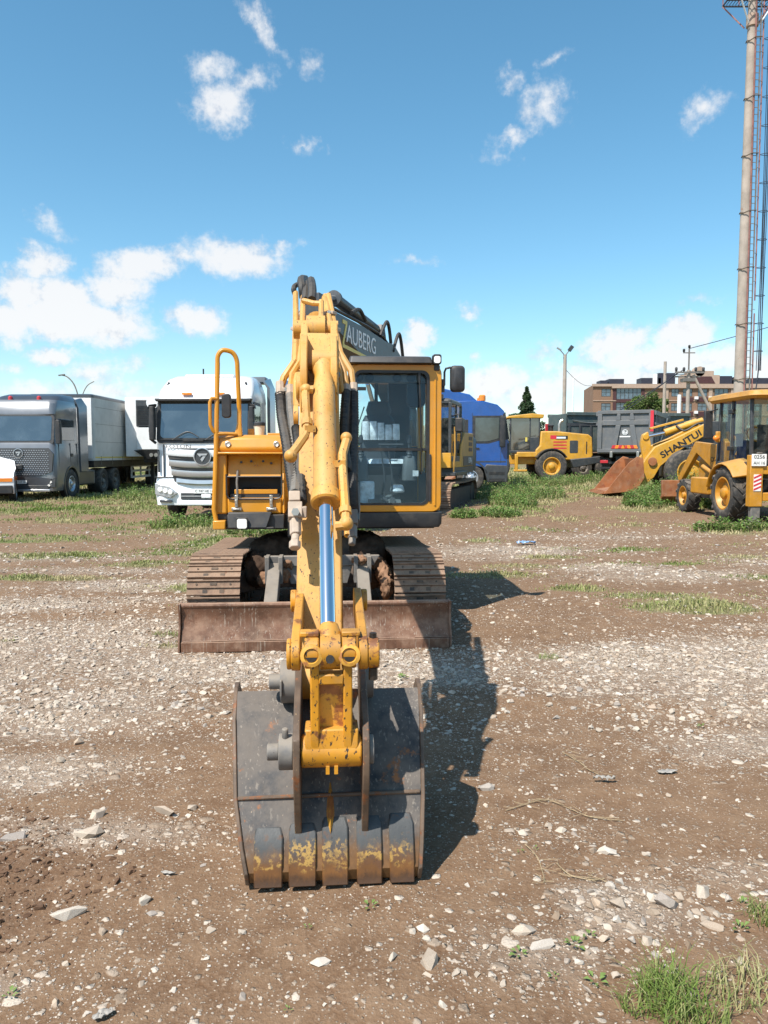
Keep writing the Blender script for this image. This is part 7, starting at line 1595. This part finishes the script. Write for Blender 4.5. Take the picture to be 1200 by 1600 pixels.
box('paper_sign', 'plate', cb4, (-.55, -.38, .70, .71, 1.70, 2.0)); 
q = MB(); q.bx(-1.08, -.88, 1.22, 1.30, 1.9, 2.58); q.bar((-.84, 1.05, 2.6), (-.98, 1.25, 2.55), .03, .03); q.build('side_mirror', 'black_plastic', cb4, .02)
q = MB(); q.bx(-.98, -.88, .78, .86, 1.80, 2.06); q.build('marker_arm', 'orange_yel', cb4, .02); MB().ball((-1.02, .7, 1.9), (.08, .06, .07), 12, 8).build('turn_lamp', 'orange', cb4)
q = MB(); q.loft([rr(.5, 1.1, 2.9, .1, .8), rr(.5, 1.1, 2.9, .1, 1.35), rr(.45, 1.1, 2.8, .12, 1.5)]); q.build('engine_hood', 'orange_yel', BH, .03); box('chassis', 'black', BH, (-.4, .4, -.8, 2.9, .5, .95)); box('front_axle', 'black', BH, (-.8, .8, 2.35, 2.55, .38, .52))
add(lambda q: q.loft([[(x, y, z) for y, z in ((3.7, .8), (3.65, .35), (3.9, .1), (4.6, .05), (4.6, .1), (3.95, .16), (3.75, .38), (3.78, .8))] for x in (-1.15, 1.15)]), 'loader_bucket', 'bucket_rust', BH, .01)
text('lettering', 'CX-4', .16, 'ink', BH, (-.685, 1.55, 1.38), RIGHTX, .002); BH.children[-1].rotation_euler = (R(90), R(20), R(-90))

# ------------------------------------------------------------------ background
# telecom pole with ladder and platform
TW = thing('telecom_pole', 'tall concrete telecom pole with ladder red pipe cables and top platform', 'mast', (22.95, 50, gz(23.5, 50)), 0)
MB().lathe([(.40, -1), (.39, 0), (.27, 29), (.26, 33)], (0, 0, 0), (0, 0, 1), 20).build('pole_shaft', 'concrete', TW)
LX, LY = .20, -.56
for sx, mt in ((-.17, 'rail_red'), (.17, 'steel_grey')): MB().hexa([(LX + sx - .035, LY - .03, 1.5), (LX + sx + .035, LY - .03, 1.5), (LX + sx + .035, LY + .03, 1.5), (LX + sx - .035, LY + .03, 1.5), (LX + sx * .9 - .07, LY + .07, 30), (LX + sx * .9, LY + .07, 30), (LX + sx * .9, LY + .13, 30), (LX + sx * .9 - .07, LY + .13, 30)]).build('ladder_rail', mt, TW)
lr = MB().bx(-.17, .17, -.015, .015, 0, .035).build('ladder_rung', 'steel_grey', TW)
for k in range(68):
    o = dup(lr, TW) if k else lr; z = 1.8 + k * .415; o.location = (LX - .03 * z / 30, LY + .1 * z / 30, z)
for z0, z1 in ((1.0, 10.0), (10.8, 29.0)): MB().tube([(.66 - .0035 * z0, -.3, z0), (.66 - .0035 * z1, -.3, z1)], .045, 8).build('feeder_pipe', 'rail_red', TW)
for k in range(32):
    z = 2.4 + k * .87
    if k % 2: MB().tube([(LX + .14, LY + .03, z), (.62, -.34, z)], .016, 5).build('stand_off', 'steel_grey', TW)
    if k % 4 == 0:
        e = .435 - .0042 * z; q = MB(); q.tube([(LX + .2, LY, z), (LX - .2, LY, z), (-e * .7, -e * .85, z - .08), (-e * 1.04, -.05, z), (-e * .8, e * .7, z)], .035, 5); q.build('pole_clamp', 'bark', TW)
    if k % 2 == 0: q = MB(); q.tube([(.62, -.3, z), (.95, -.45, z + .03), (1.22, -.35, z), (1.1, -.15, z), (.7, -.22, z)], .02, 5, 3); q.build('cage_hoop', 'cable', TW)
for k in range(5):
    q = MB(); q.tube([(.92 + k * .065 + random.uniform(-.025, .025), -.3 + random.uniform(-.08, .08), z) for z in (6.4, 10, 15, 20, 25, 31)], .024, 5, 3); q.build('feeder_cable', 'cable', TW)
MB().tube([(1.02, -.3, 6.6), (.92, -.3, 5.4), (.74, -.3, 4.4), (.68, -.3, 2)], .04, 5, 4).build('feeder_cable', 'cable', TW)
z = 29.4
q = MB()
for s in (-1, 1): q.bx(-1.45, 1.6, s * 1.1 - .035, s * 1.1 + .035, z, z + .08); q.bx(-1.45, 1.6, s * .4 - .03, s * .4 + .03, z, z + .07)
for x in (-1.45, 1.55): q.bx(x, x + .06, -1.1, 1.1, z + .002, z + .082)
for k in range(16): q.bx(-1.4 + k * .19, -1.37 + k * .19, -1.06, 1.06, z + .09, z + .12)
q.build('platform', 'cable', TW)
for sx in (-1, 1):
    for sy in (-1, 1): MB().bar((sx * 1.45, sy * 1.05, z), (sx * .36, sy * .3, z - 1.7), .07, .07).build('platform_brace', 'white_tr' if sy < 0 else 'rail_red', TW)
for x in (-1.42, -.4, .6, 1.56):
    for y in (-1.07, 1.07): MB().bx(x - .025, x + .025, y - .025, y + .025, z + .08, z + 1.15).build('rail_post', 'rail_red', TW)
q = MB()
for h in (.6, 1.1): q.bx(-1.42, 1.56, -1.09, -1.05, z + h, z + h + .04); q.bx(-1.42, 1.56, 1.05, 1.09, z + h, z + h + .04)
q.build('guard_rail', 'rail_red', TW)
q = MB(); q.lathe([(.34, 27.6), (.36, 27.62), (.36, 28.3), (.34, 28.32)], (0, 0, 0), (0, 0, 1), 16); q.build('pole_band', 'tan_stone', TW)

# brick apartment block
BLD = thing('apartment_block', 'long brick apartment block with glazed balconies and dark roof boxes', 'building', (41.9, 155, 0), R(0))
def facade(mb, x0, x1, z0, z1, ops, y=0, depth=.35):
    xs = sorted({x0, x1, *[a for o in ops for a in o[:2]]}); zs = sorted({z0, z1, *[a for o in ops for a in o[2:]]})
    for i in range(len(xs) - 1):
        for j in range(len(zs) - 1):
            a, b, c, d = xs[i], xs[i + 1], zs[j], zs[j + 1]
            if any(o[0] <= a and b <= o[1] and o[2] <= c and d <= o[3] for o in ops): continue
            mb.add([(a, y, c), (b, y, c), (b, y, d), (a, y, d)], [(0, 1, 2, 3)])
    for (a, b, c, d) in ops:
        mb.add([(a, y, c), (b, y, c), (b, y, d), (a, y, d), (a, y + depth, c), (b, y + depth, c), (b, y + depth, d), (a, y + depth, d)], [(0, 1, 5, 4), (1, 2, 6, 5), (2, 3, 7, 6), (3, 0, 4, 7)])
FL = [.9, 3.75, 6.6, 9.45, 12.3]
ops = []; win = []
for f in FL:
    for x, w in ((1.6, 1.9), (15.6, 1.5), (17.9, 1.9), (20.9, 1.9), (28.6, 1.9), (31.6, 1.9), (34.8, 1.9), (38.4, 1.9)): win.append((x, x + w, f + .9, f + 2.45)); 
    win.append((4.6, 9.6, f + .35, f + 2.6)); win.append((24.2, 27.0, f + .2, f + 2.5))
q = MB(); facade(q, 0, 46, -1, 15.6, win); q.add([(0, 0, -1), (0, 0, 15.6), (1.7, 14, 15.6), (1.7, 14, -1)], [(0, 1, 2, 3)]); q.add([(46, 0, -1), (46, 0, 15.6), (46, 14, 15.6), (46, 14, -1)], [(0, 1, 2, 3)]); q.add([(0, 0, 15.6), (46, 0, 15.6), (46, 14, 15.6), (1.7, 14, 15.6)], [(0, 1, 2, 3)])
q.add([(0, .34, -1), (46, .34, -1), (46, .34, 15.5), (0, .34, 15.5)], [(0, 1, 2, 3)])
wall = q.build('wall', 'brick', BLD)
wm = {}
for (a, b, c, d) in win:
    key = (round(b - a, 2), round(d - c, 2)); W_, H_ = key
    if key not in wm:
        q = MB(); n = max(2, int(W_ / .8))
        q.bx(0, W_, .05, .15, 0, .1); q.bx(0, W_, .05, .15, H_ - .1, H_); 
        for k in range(n + 1): q.bx(k * (W_ - .09) / n, k * (W_ - .09) / n + .09, .05, .15, .1, H_ - .1)
        q.bx(.09, W_ - .09, .06, .14, H_ * .55, H_ * .55 + .07)
        o = q.build('window', 'wframe', BLD); q = MB(); q.bx(.09, W_ - .09, .09, .11, .1, H_ - .1); q.build('pane', 'wglass', o); wm[key] = o
    else: o = dup(wm[key], BLD)
    o.location = (a, 0, c)
q = MB(); q.bx(-.3, 46.3, -.35, .1, 15.2, 15.7); q.bx(3.6, 46, -.45, .05, 14.85, 15.2); q.build('cornice', 'tan_stone', BLD)
q = MB()
for f in FL[1:]: q.bx(-.05, 46, -.12, -.005, f + .0, f + .16)
for x in (14.6, 23.4, 27.8): q.bx(x - .35, x + .35, -.2, -.004, -1, 14.8)
q.build('band_course', 'tan_stone', BLD)
for f in FL: MB().bx(3.9, 4.55, -.1, -.004, f, f + 2.7).build('side_panel', 'maroon', BLD); MB().bx(9.65, 10.2, -.1, -.004, f, f + 2.7).build('side_panel', 'maroon', BLD); MB().bx(4.55, 9.65, -.25, -.004, f - .25, f + .33).build('balcony_front', 'maroon', BLD)
for f in FL: 
    for x in (17.7, 20.7, 31.4): MB().bx(x, x + 2.3, -.14, -.006, f - .1, f + .75).build('spandrel', 'maroon', BLD)
for i, f in enumerate(FL):
    for x in (20.2, 23.0, 30.9): MB().bx(x, x + .65, -.45, -.01, f + .35, f + .9).build('air_conditioner', 'white_tr', BLD)
for (x0, x1, z1) in ((4.0, 7.0, 17.0), (10.5, 14.5, 17.2), (14.0, 17.4, 18.2), (26.2, 29.0, 17.6), (29.4, 31.6, 17.4), (33.2, 37, 17.2), (2.2, 3.6, 16.7)): MB().bx(x0, x1, 3, 6, 15.6, z1).build('roof_box', 'roofdark', BLD)
q = MB(); q.bx(18.0, 25.6, 1.0, 3.0, 15.6, 17.6); q.bx(19.2, 24.4, 1.0, 3, 17.6, 18.4); q.lathe([(1.0, 0), (1.0, 2)], (21.6, 1.0, 18.3), (0, 1, 0), 24); q.build('gable', 'tan_stone', BLD); MB().prism([(18.9, 15.9), (24.7, 15.9), (23.9, 17.3), (19.7, 17.3)], 'y', .9, 1.0).build('gable_panel', 'maroon', BLD)
for x in (12.8, 23.8): MB().bx(x, x + .8, 2.6, 3.4, 15.6, 18.0).build('vent_stack', 'white_tr', BLD)

# utility poles and lamps
def pole(name, label, cat, x, y, h, r0, r1, grp=None, mat='concrete'):
    t = thing(name, label, cat, (x, y, gz(x, y)), 0, grp); MB().lathe([(r0, -.5), (r0, 0), (r1, h)], (0, 0, 0), (0, 0, 1), 10).build('shaft', mat, t); return t
U = pole('utility_pole', 'concrete utility pole with crossarms and a diagonal brace pole', 'pole', 25.9, 66, 9.2, .19, .15)
q = MB(); q.bx(-1.25, 1.25, -.3, -.2, 8.9, 9.05); q.bx(-1.1, 1.1, .2, .3, 8.6, 8.72); q.bx(-.05, .05, -.05, .05, 9.2, 11.0); q.bx(-.5, .5, -.04, .04, 10.6, 10.68); q.bx(-.5, .4, -.5, .5, 8.2, 8.5); q.build('crossarm', 'steel_grey', U)
for x in (-1.15, -.5, .5, 1.15): MB().lathe([(.05, 0), (.11, .08), (.11, .28), (.06, .36)], (x, -.25, 9.05), (0, 0, 1), 10).build('insulator', 'black', U)
for x in (-.45, .0): MB().lathe([(.05, 0), (.1, .08), (.1, .25), (.05, .3)], (x, 0, 10.68 if x else 11.0), (0, 0, 1), 10).build('insulator', 'black', U)
MB().cyl((.4, .0, 8.8), (5.1, .4, .0), .12, .15, n=10).build('brace_pole', 'concrete', U)
pole('utility_pole', 'slim pale concrete pole left of the braced utility pole', 'pole', 25.7, 71, 9.5, .17, .13)
U3 = pole('utility_pole', 'short white post right of the slim concrete pole', 'pole', 24.6, 64.5, 6.0, .16, .15, None, 'white_tr')
L = pole('street_lamp', 'concrete lamp pole with angled floodlight above the yellow loader', 'street lamp', 16.3, 70, 10.0, .20, .15); q = MB(); q.bar((0, 0, 9.9), (-.5, -.3, 10.35), .06, .06); q.bar((0, 0, 9.9), (.35, -.3, 10.4), .07, .07); q.build('lamp_arm', 'steel', L); MB().obx((.42, -.35, 10.5), (.32, .3, .5), (0, R(35), 0)).build('lamp_head', 'charcoal', L); MB().obx((-.62, -.35, 10.45), (.45, .22, .1), (0, R(30), 0)).build('lamp_head', 'steel', L)
L = pole('street_lamp', 'thin light mast just right of the concrete lamp pole', 'street lamp', 24.4, 100, 10.8, .14, .09, None, 'white_tr'); MB().bar((0, 0, 10.8), (.9, -.2, 11.3), .1, .1).build('lamp_arm', 'white_tr', L)
L = thing('street_lamp', 'double curved street lamp rising behind the grey trailer', 'street lamp', (-34.6, 88, gz(-34, 88)), 0); MB().lathe([(.14, 0), (.10, 6.4)], (0, 0, 0), (0, 0, 1), 8).build('shaft', 'steel_grey', L)
q = MB(); q.tube([(0, 0, 6.2), (-.15, 0, 8), (-.6, 0, 9.4), (-1.3, 0, 10.2), (-1.9, 0, 10.4)], .07, 6, 4); q.tube([(0, 0, 6.2), (.3, 0, 8), (.9, 0, 9.2), (1.7, 0, 9.7)], .05, 6, 4); q.build('lamp_arm', 'steel_grey', L); MB().obx((-1.95, 0, 10.42), (.7, .25, .12), (0, R(-8), 0)).build('lamp_head', 'steel_grey', L)
def wire(a, b, sag, r, label):
    a = Vector(a); b = Vector(b); q = MB(); q.tube([a.lerp(b, k / 14) + Vector((0, 0, -sag * 4 * (k / 14) * (1 - k / 14))) for k in range(15)], r, 4); o = q.build('overhead_wire', 'cable', None); tag(o, label, 'wire', 'overhead wires from the utility poles')
U.location.z -= 1.0; zt = gz(25.9, 66) - 1.0
wire((25.9, 66, zt + 11), (52, 60, 19), .5, .03, 'overhead wire climbing from the crossarm towards the telecom pole'); wire((25.4, 66, zt + 9.2), (17.4, 72, 3.4), .3, .035, 'overhead wire sloping down left from the braced pole'); wire((25.0, 66, zt + 9.0), (16.9, 70, 2.6), .3, .03, 'lower overhead wire sloping down left from the braced pole')
wire((25.9, 66, zt + 8.9), (25.7, 71, zt + 9.4), .1, .03, 'short overhead wire joining the two concrete utility poles'); wire((16.3, 70, 9.4), (40, 150, 15), .6, .03, 'overhead wire running from the lamp pole to the brick block')

# trees
def tree(name, label, x, y, h, w, mat, trunk_h, n, leaf, conic=0, seed=0, grp=None):
    r_ = np.random.default_rng(seed); z0 = gz(x, y); t = thing(name, label, 'tree', (x, y, z0), 0, grp)
    q = MB(); q.cyl((0, 0, -.3), (.02 * h, 0, h * .9), .028 * h, .006 * h, n=8)
    cl = []
    for k in range(16 if conic else 30):
        f = r_.uniform(trunk_h, 1.0); ww = w * (min(1, (1 - f) * 2.6 + .06) if conic else math.sqrt(max(.05, 1 - ((f - .58) / .48) ** 2))); a = r_.uniform(0, 6.28); rad = ww * r_.uniform(.2, .95)
        c = (math.cos(a) * rad, math.sin(a) * rad, h * f * .97); cl.append((c, w * r_.uniform(.2, .38) * (.7 if conic else 1)))
        q.cyl((.02 * h * f, 0, max(h * (f - .16), h * trunk_h * .7)), c, .009 * h, .003 * h, n=5)
    q.build('trunk', 'bark', t)
    ci = r_.integers(0, len(cl), n); cc = np.array([c for c, _ in cl])[ci]; cr = np.array([s for _, s in cl])[ci]
    d = r_.normal(size=(n, 3)); d /= np.linalg.norm(d, axis=1)[:, None]; p = cc + d * (cr * r_.uniform(.25, 1, n) ** .5)[:, None] * np.array([1, 1, .75])
    if conic:
        f = trunk_h + (1 - trunk_h) * r_.uniform(0, 1, n) ** .8; th = r_.uniform(0, 6.28, n); lay = .72 + .28 * np.sin(f * h * 5.2 + np.sin(th * 2) * 1.3)
        R_ = w * np.minimum(1, (1 - f) * 2.3 + .05) * lay * (.55 + .75 * fbm(th * 1.6 + 3, f * 14, seed + 40, 3)); q_ = r_.uniform(.15, 1, n) ** .6
        p = np.stack([np.cos(th) * R_ * q_, np.sin(th) * R_ * q_, f * h - .25 * R_ * q_], -1)
    a = r_.normal(size=(n, 3)); a /= np.linalg.norm(a, axis=1)[:, None]; b = np.cross(a, r_.normal(size=(n, 3))); b /= np.linalg.norm(b, axis=1)[:, None]
    l = (leaf * r_.uniform(.6, 1.4, n))[:, None]; co = np.stack([p - a * l, p + b * l * .55, p + a * l, p - b * l * .55], 1)
    tn = np.repeat(np.stack([r_.uniform(0, 1, n), np.clip(r_.normal(.1, .3, n), 0, 1)], -1), 4, 0)
    me = mesh_np('crown', co.reshape(-1, 3), np.arange(n * 4).reshape(-1, 4), tn); me.materials.append(M[mat]); o = bpy.data.objects.new('crown', me); COL.objects.link(o); o.parent = t
tree('spruce_tree', 'dark pointed tree rising behind the yellow loader roof', 18.8, 102, 9.9, 1.9, 'tree_a', .12, 9000, .17, 1, 3)
tree('broadleaf_tree', 'light green tree standing in front of the brick block', 28.9, 84, 7.6, 2.9, 'tree_b', .3, 7500, .13, 0, 5)
tree('broadleaf_tree', 'small green tree left of the slim utility pole by the block', 26.6, 83, 6.6, 1.8, 'tree_b', .3, 3600, .12, 0, 6)
for i, (x, y, h, w, lab_) in enumerate(((17.0, 120, 8.0, 3, 'dark distant tree just right of the blue truck cab'), (21, 124, 7.2, 3.4, 'dark distant tree behind the yellow loader cab'), (14.5, 122, 7.4, 3, 'dark distant tree directly behind the blue truck mirror'), (24.5, 128, 6.4, 3.2, 'dark distant tree between the loader cab and lamp pole'))):
    tree('dark_tree', lab_, x, y, h, w, 'tree_a', .2, 3200, .22, 0, 20 + i, 'dark trees on the skyline')
def far_wood():
    r_ = np.random.default_rng(5); n = 26000; x = r_.uniform(-190, 200, n); y = r_.uniform(205, 235, n); top = 4.2 + 3.2 * fbm(x * .06, y * .05, 33, 4); z = r_.uniform(0, 1, n) ** .7 * top
    a = r_.normal(size=(n, 3)); a /= np.linalg.norm(a, axis=1)[:, None]; b = np.cross(a, r_.normal(size=(n, 3))); b /= np.linalg.norm(b, axis=1)[:, None]; p = np.stack([x, y, z], -1); l = r_.uniform(.5, 1.1, n)[:, None]
    co = np.stack([p - a * l, p + b * l * .6, p + a * l, p - b * l * .6], 1); tn = np.repeat(r_.uniform(0, .8, (n, 2)), 4, 0); me = mesh_np('woods', co.reshape(-1, 3), np.arange(n * 4).reshape(-1, 4), tn); me.materials.append(M['tree_a']); o = bpy.data.objects.new('woods', me); COL.objects.link(o); tag(o, 'low dark wood along the far skyline', None, None, 'stuff')
far_wood()

# ------------------------------------------------------------------ small things on the ground
def sprout(name, label, x, y, r, n, mat='weed', up=.5, grp=None, seed=0):
    r_ = np.random.default_rng(seed + 100); q = MB()
    for k in range(n):
        a = 6.28 * k / n + r_.uniform(-.4, .4); e = up * r_.uniform(.5, 1.4); l = r * r_.uniform(.6, 1.1); w = l * .36; d = Vector((math.cos(a) * math.cos(e), math.sin(a) * math.cos(e), math.sin(e))); s = Vector((-math.sin(a), math.cos(a), 0)); o = Vector((0, 0, .004)); b = o + d * l * .35
        q.add([o, b, b + d * l * .3 + s * w * .5 + Vector((0, 0, .1 * l)), b + d * l * .65 - Vector((0, 0, .08 * l)), b + d * l * .3 - s * w * .5 + Vector((0, 0, .1 * l)), b + d * l * .33], [(0, 1, 5), (1, 2, 5), (2, 3, 5), (3, 4, 5), (4, 1, 5)])
    o = q.build(name, mat, None); a = o.data.color_attributes.new('tint', 'FLOAT_COLOR', 'POINT'); a.data.foreach_set('color', np.tile(np.array([.7, .1, 0, 1], np.float32), len(o.data.vertices)))
    o.location = (x, y, float(hgt(x, y))); tag(o, label, 'seedling', grp)
sprout('clover_seedling', 'small clover seedling lying closest to the bucket front', -0.050, 2.740, .035, 6, seed=1)
sprout('clover_seedling', 'tiny green sprout on bare dirt left of the clover', -0.270, 2.610, .02, 5, seed=2)
sprout('clover_seedling', 'tiny sprout at the bottom edge of the dirt', -0.290, 2.220, .022, 5, seed=3)
sprout('clover_seedling', 'bright two leaved seedling beside the grass tuft', 0.680, 2.340, .05, 7, up=.35, seed=4)
sprout('clover_seedling', 'small round leaved seedling left of the bright one', 0.550, 2.360, .03, 5, up=.3, seed=5)
sprout('clover_seedling', 'sprawling seedling at the foot of the stone pile', 0.660, 2.540, .055, 9, up=.5, seed=6)
sprout('clover_seedling', 'leafy seedling just behind the sprawling one at the stones', 0.720, 2.580, .04, 6, up=.7, seed=7)
sprout('clover_seedling', 'dark green seedling left of the pale rubble', 0.460, 2.470, .045, 7, up=.4, seed=8)
sprout('clover_seedling', 'seedling right of the pale stone pile', 1.280, 2.640, .05, 7, up=.6, seed=9)
sprout('clover_seedling', 'upright seedling at the right edge above the tuft', 1.350, 2.780, .04, 6, up=.8, seed=10)
sprout('clover_seedling', 'green seedling on gravel between bucket and blade', 0.140, 5.730, .07, 9, up=.6, seed=11)
sprout('clover_seedling', 'pair of tiny leaves beside the bucket shadow', 0.580, 3.150, .022, 5, seed=12)
sprout('clover_seedling', 'tiny leaves just right of the bucket shadow pair', 0.650, 3.170, .022, 5, seed=13)
sprout('clover_seedling', 'small plant at the left edge of the dirt', -1.180, 2.300, .035, 7, seed=14)
sprout('clover_seedling', 'seedling in the gravel far right of the bucket', 1.980, 4.690, .045, 7, up=.8, seed=15)
def tuft(name, label, x, y, rx, ry, n, hmin, hmax, dry, seed):
    global rng
    keep = rng; rng = np.random.default_rng(seed); a = rng.uniform(0, 6.28, n); q = np.sqrt(rng.uniform(0, 1, n))
    X = x + rx * q * np.cos(a); Y = y + ry * q * np.sin(a); o = blades(name, X, Y, rng.uniform(hmin, hmax, n), .0042, rng.uniform(.25, 1.2, n), np.stack([rng.uniform(0, .7, n), np.clip(rng.normal(dry, .25, n), 0, 1)], -1), 'grass'); tag(o, label, 'grass tuft'); rng = keep
tuft('grass_tuft', 'large green grass tuft at the bottom right corner', 0.890, 2.270, .10, .10, 230, .05, .16, .0, 1)
tuft('grass_tuft', 'green grass tuft leaning over the bottom edge', 0.920, 2.160, .12, .07, 150, .04, .13, .05, 2)
tuft('grass_tuft', 'dry pale grass tuft at the right edge', 1.130, 2.300, .12, .10, 170, .04, .14, .6, 3)
tuft('grass_tuft', 'thin green tuft left of the large grass tuft', 0.780, 2.230, .06, .05, 90, .03, .09, .1, 4)
tuft('grass_tuft', 'sparse green tuft above the dry one', 1.400, 2.700, .07, .06, 80, .05, .13, .15, 5)
tuft('grass_tuft', 'small tuft in the gravel left of the dozer blade', -2.040, 7.140, .16, .10, 160, .03, .07, .2, 6)
tuft('grass_tuft', 'thin tuft in the gravel right of the bucket arm shadow', 1.380, 6.320, .10, .08, 90, .03, .08, .3, 7)
def rag(name, label, cat, x, y, lx, ly, mat, rz, seed, hgt_=.015):
    r_ = np.random.default_rng(seed); q = MB(); n = 14; m_ = 8; vs = []; fs = []
    for i in range(n):
        for j in range(m_):
            u = i / (n - 1) - .5; v = j / (m_ - 1) - .5; w = 1 - .55 * abs(u) * 2 + .25 * float(vn(np.array([u * 7 + seed]), np.array([3.]), 2)[0]) - .12
            vs.append((u * lx, v * ly * w, .006 + hgt_ * float(fbm(np.array([u * 9 + seed]), np.array([v * 7.]), seed, 3)[0]) * 1.6))
    for i in range(n - 1):
        for j in range(m_ - 1): fs.append((i * m_ + j, (i + 1) * m_ + j, (i + 1) * m_ + j + 1, i * m_ + j + 1))
    q.add(vs, fs); o = q.build(name, mat, None, ang=60); s = o.modifiers.new('t', 'SOLIDIFY'); s.thickness = .002; o.location = (x, y, float(hgt(x, y))); o.rotation_euler = (0, 0, rz); tag(o, label, cat)
rag('plastic_rag', 'twisted pale plastic rag lying on bare dirt', 'litter', 1.140, 3.860, .11, .035, 'bag', -.1, 3, .03)
rag('plastic_scrap', 'flat torn grey plastic scrap beyond the twisted rag', 'litter', 1.520, 4.010, .11, .05, 'bag', .2, 5, .012)
rag('plastic_scrap', 'crumpled blue plastic film far off on the gravel', 'litter', 2.580, 13.870, .36, .16, 'bluefilm', .2, 7, .06)
rag('plastic_scrap', 'shredded pale scrap at the bottom edge left', 'litter', -0.850, 2.200, .06, .035, 'bag', .6, 9, .015)
rag('plastic_scrap', 'small dirty rag flattened beside the bucket', 'litter', -0.870, 2.980, .06, .02, 'bag', -.1, 11, .01)
def straw(label, pts, r, k):
    q = MB(); P_ = [Vector((x, y, float(hgt(x, y)) + .006 + .006 * random.random())) for x, y in pts]; q.tube(P_, r, 5, 6, rf=lambda i: r * random.uniform(.6, 1.5))
    for i in range(k):
        j = random.randrange(len(P_) - 1); p = P_[j].lerp(P_[j + 1], random.random()); q.tube([p, p + Vector((random.uniform(-.05, .05), random.uniform(-.03, .03), .008)), p + Vector((random.uniform(-.09, .09), random.uniform(-.05, .05), .004))], r * .5, 4)
    o = q.build('straw_stalk', 'straw', None); tag(o, label, 'straw')
straw('dry straw stalk branching across dirt below the plastic rag', [(1.020, 4.270), (1.080, 4.130), (1.100, 4.030), (1.140, 3.960)], .0022, 8)
straw('long dry straw stalk right of the bucket shadow', [(0.580, 3.540), (0.780, 3.640), (0.890, 3.560), (0.960, 3.470), (1.100, 3.420)], .002, 14)
straw('dry straw stalk running towards the stone pile', [(0.710, 3.050), (0.750, 2.970), (0.830, 2.940), (0.880, 2.950)], .002, 10)
straw('dry straw stalk lying left of the stone pile', [(0.610, 3.200), (0.640, 3.090), (0.640, 2.950), (0.630, 2.920)], .002, 8)
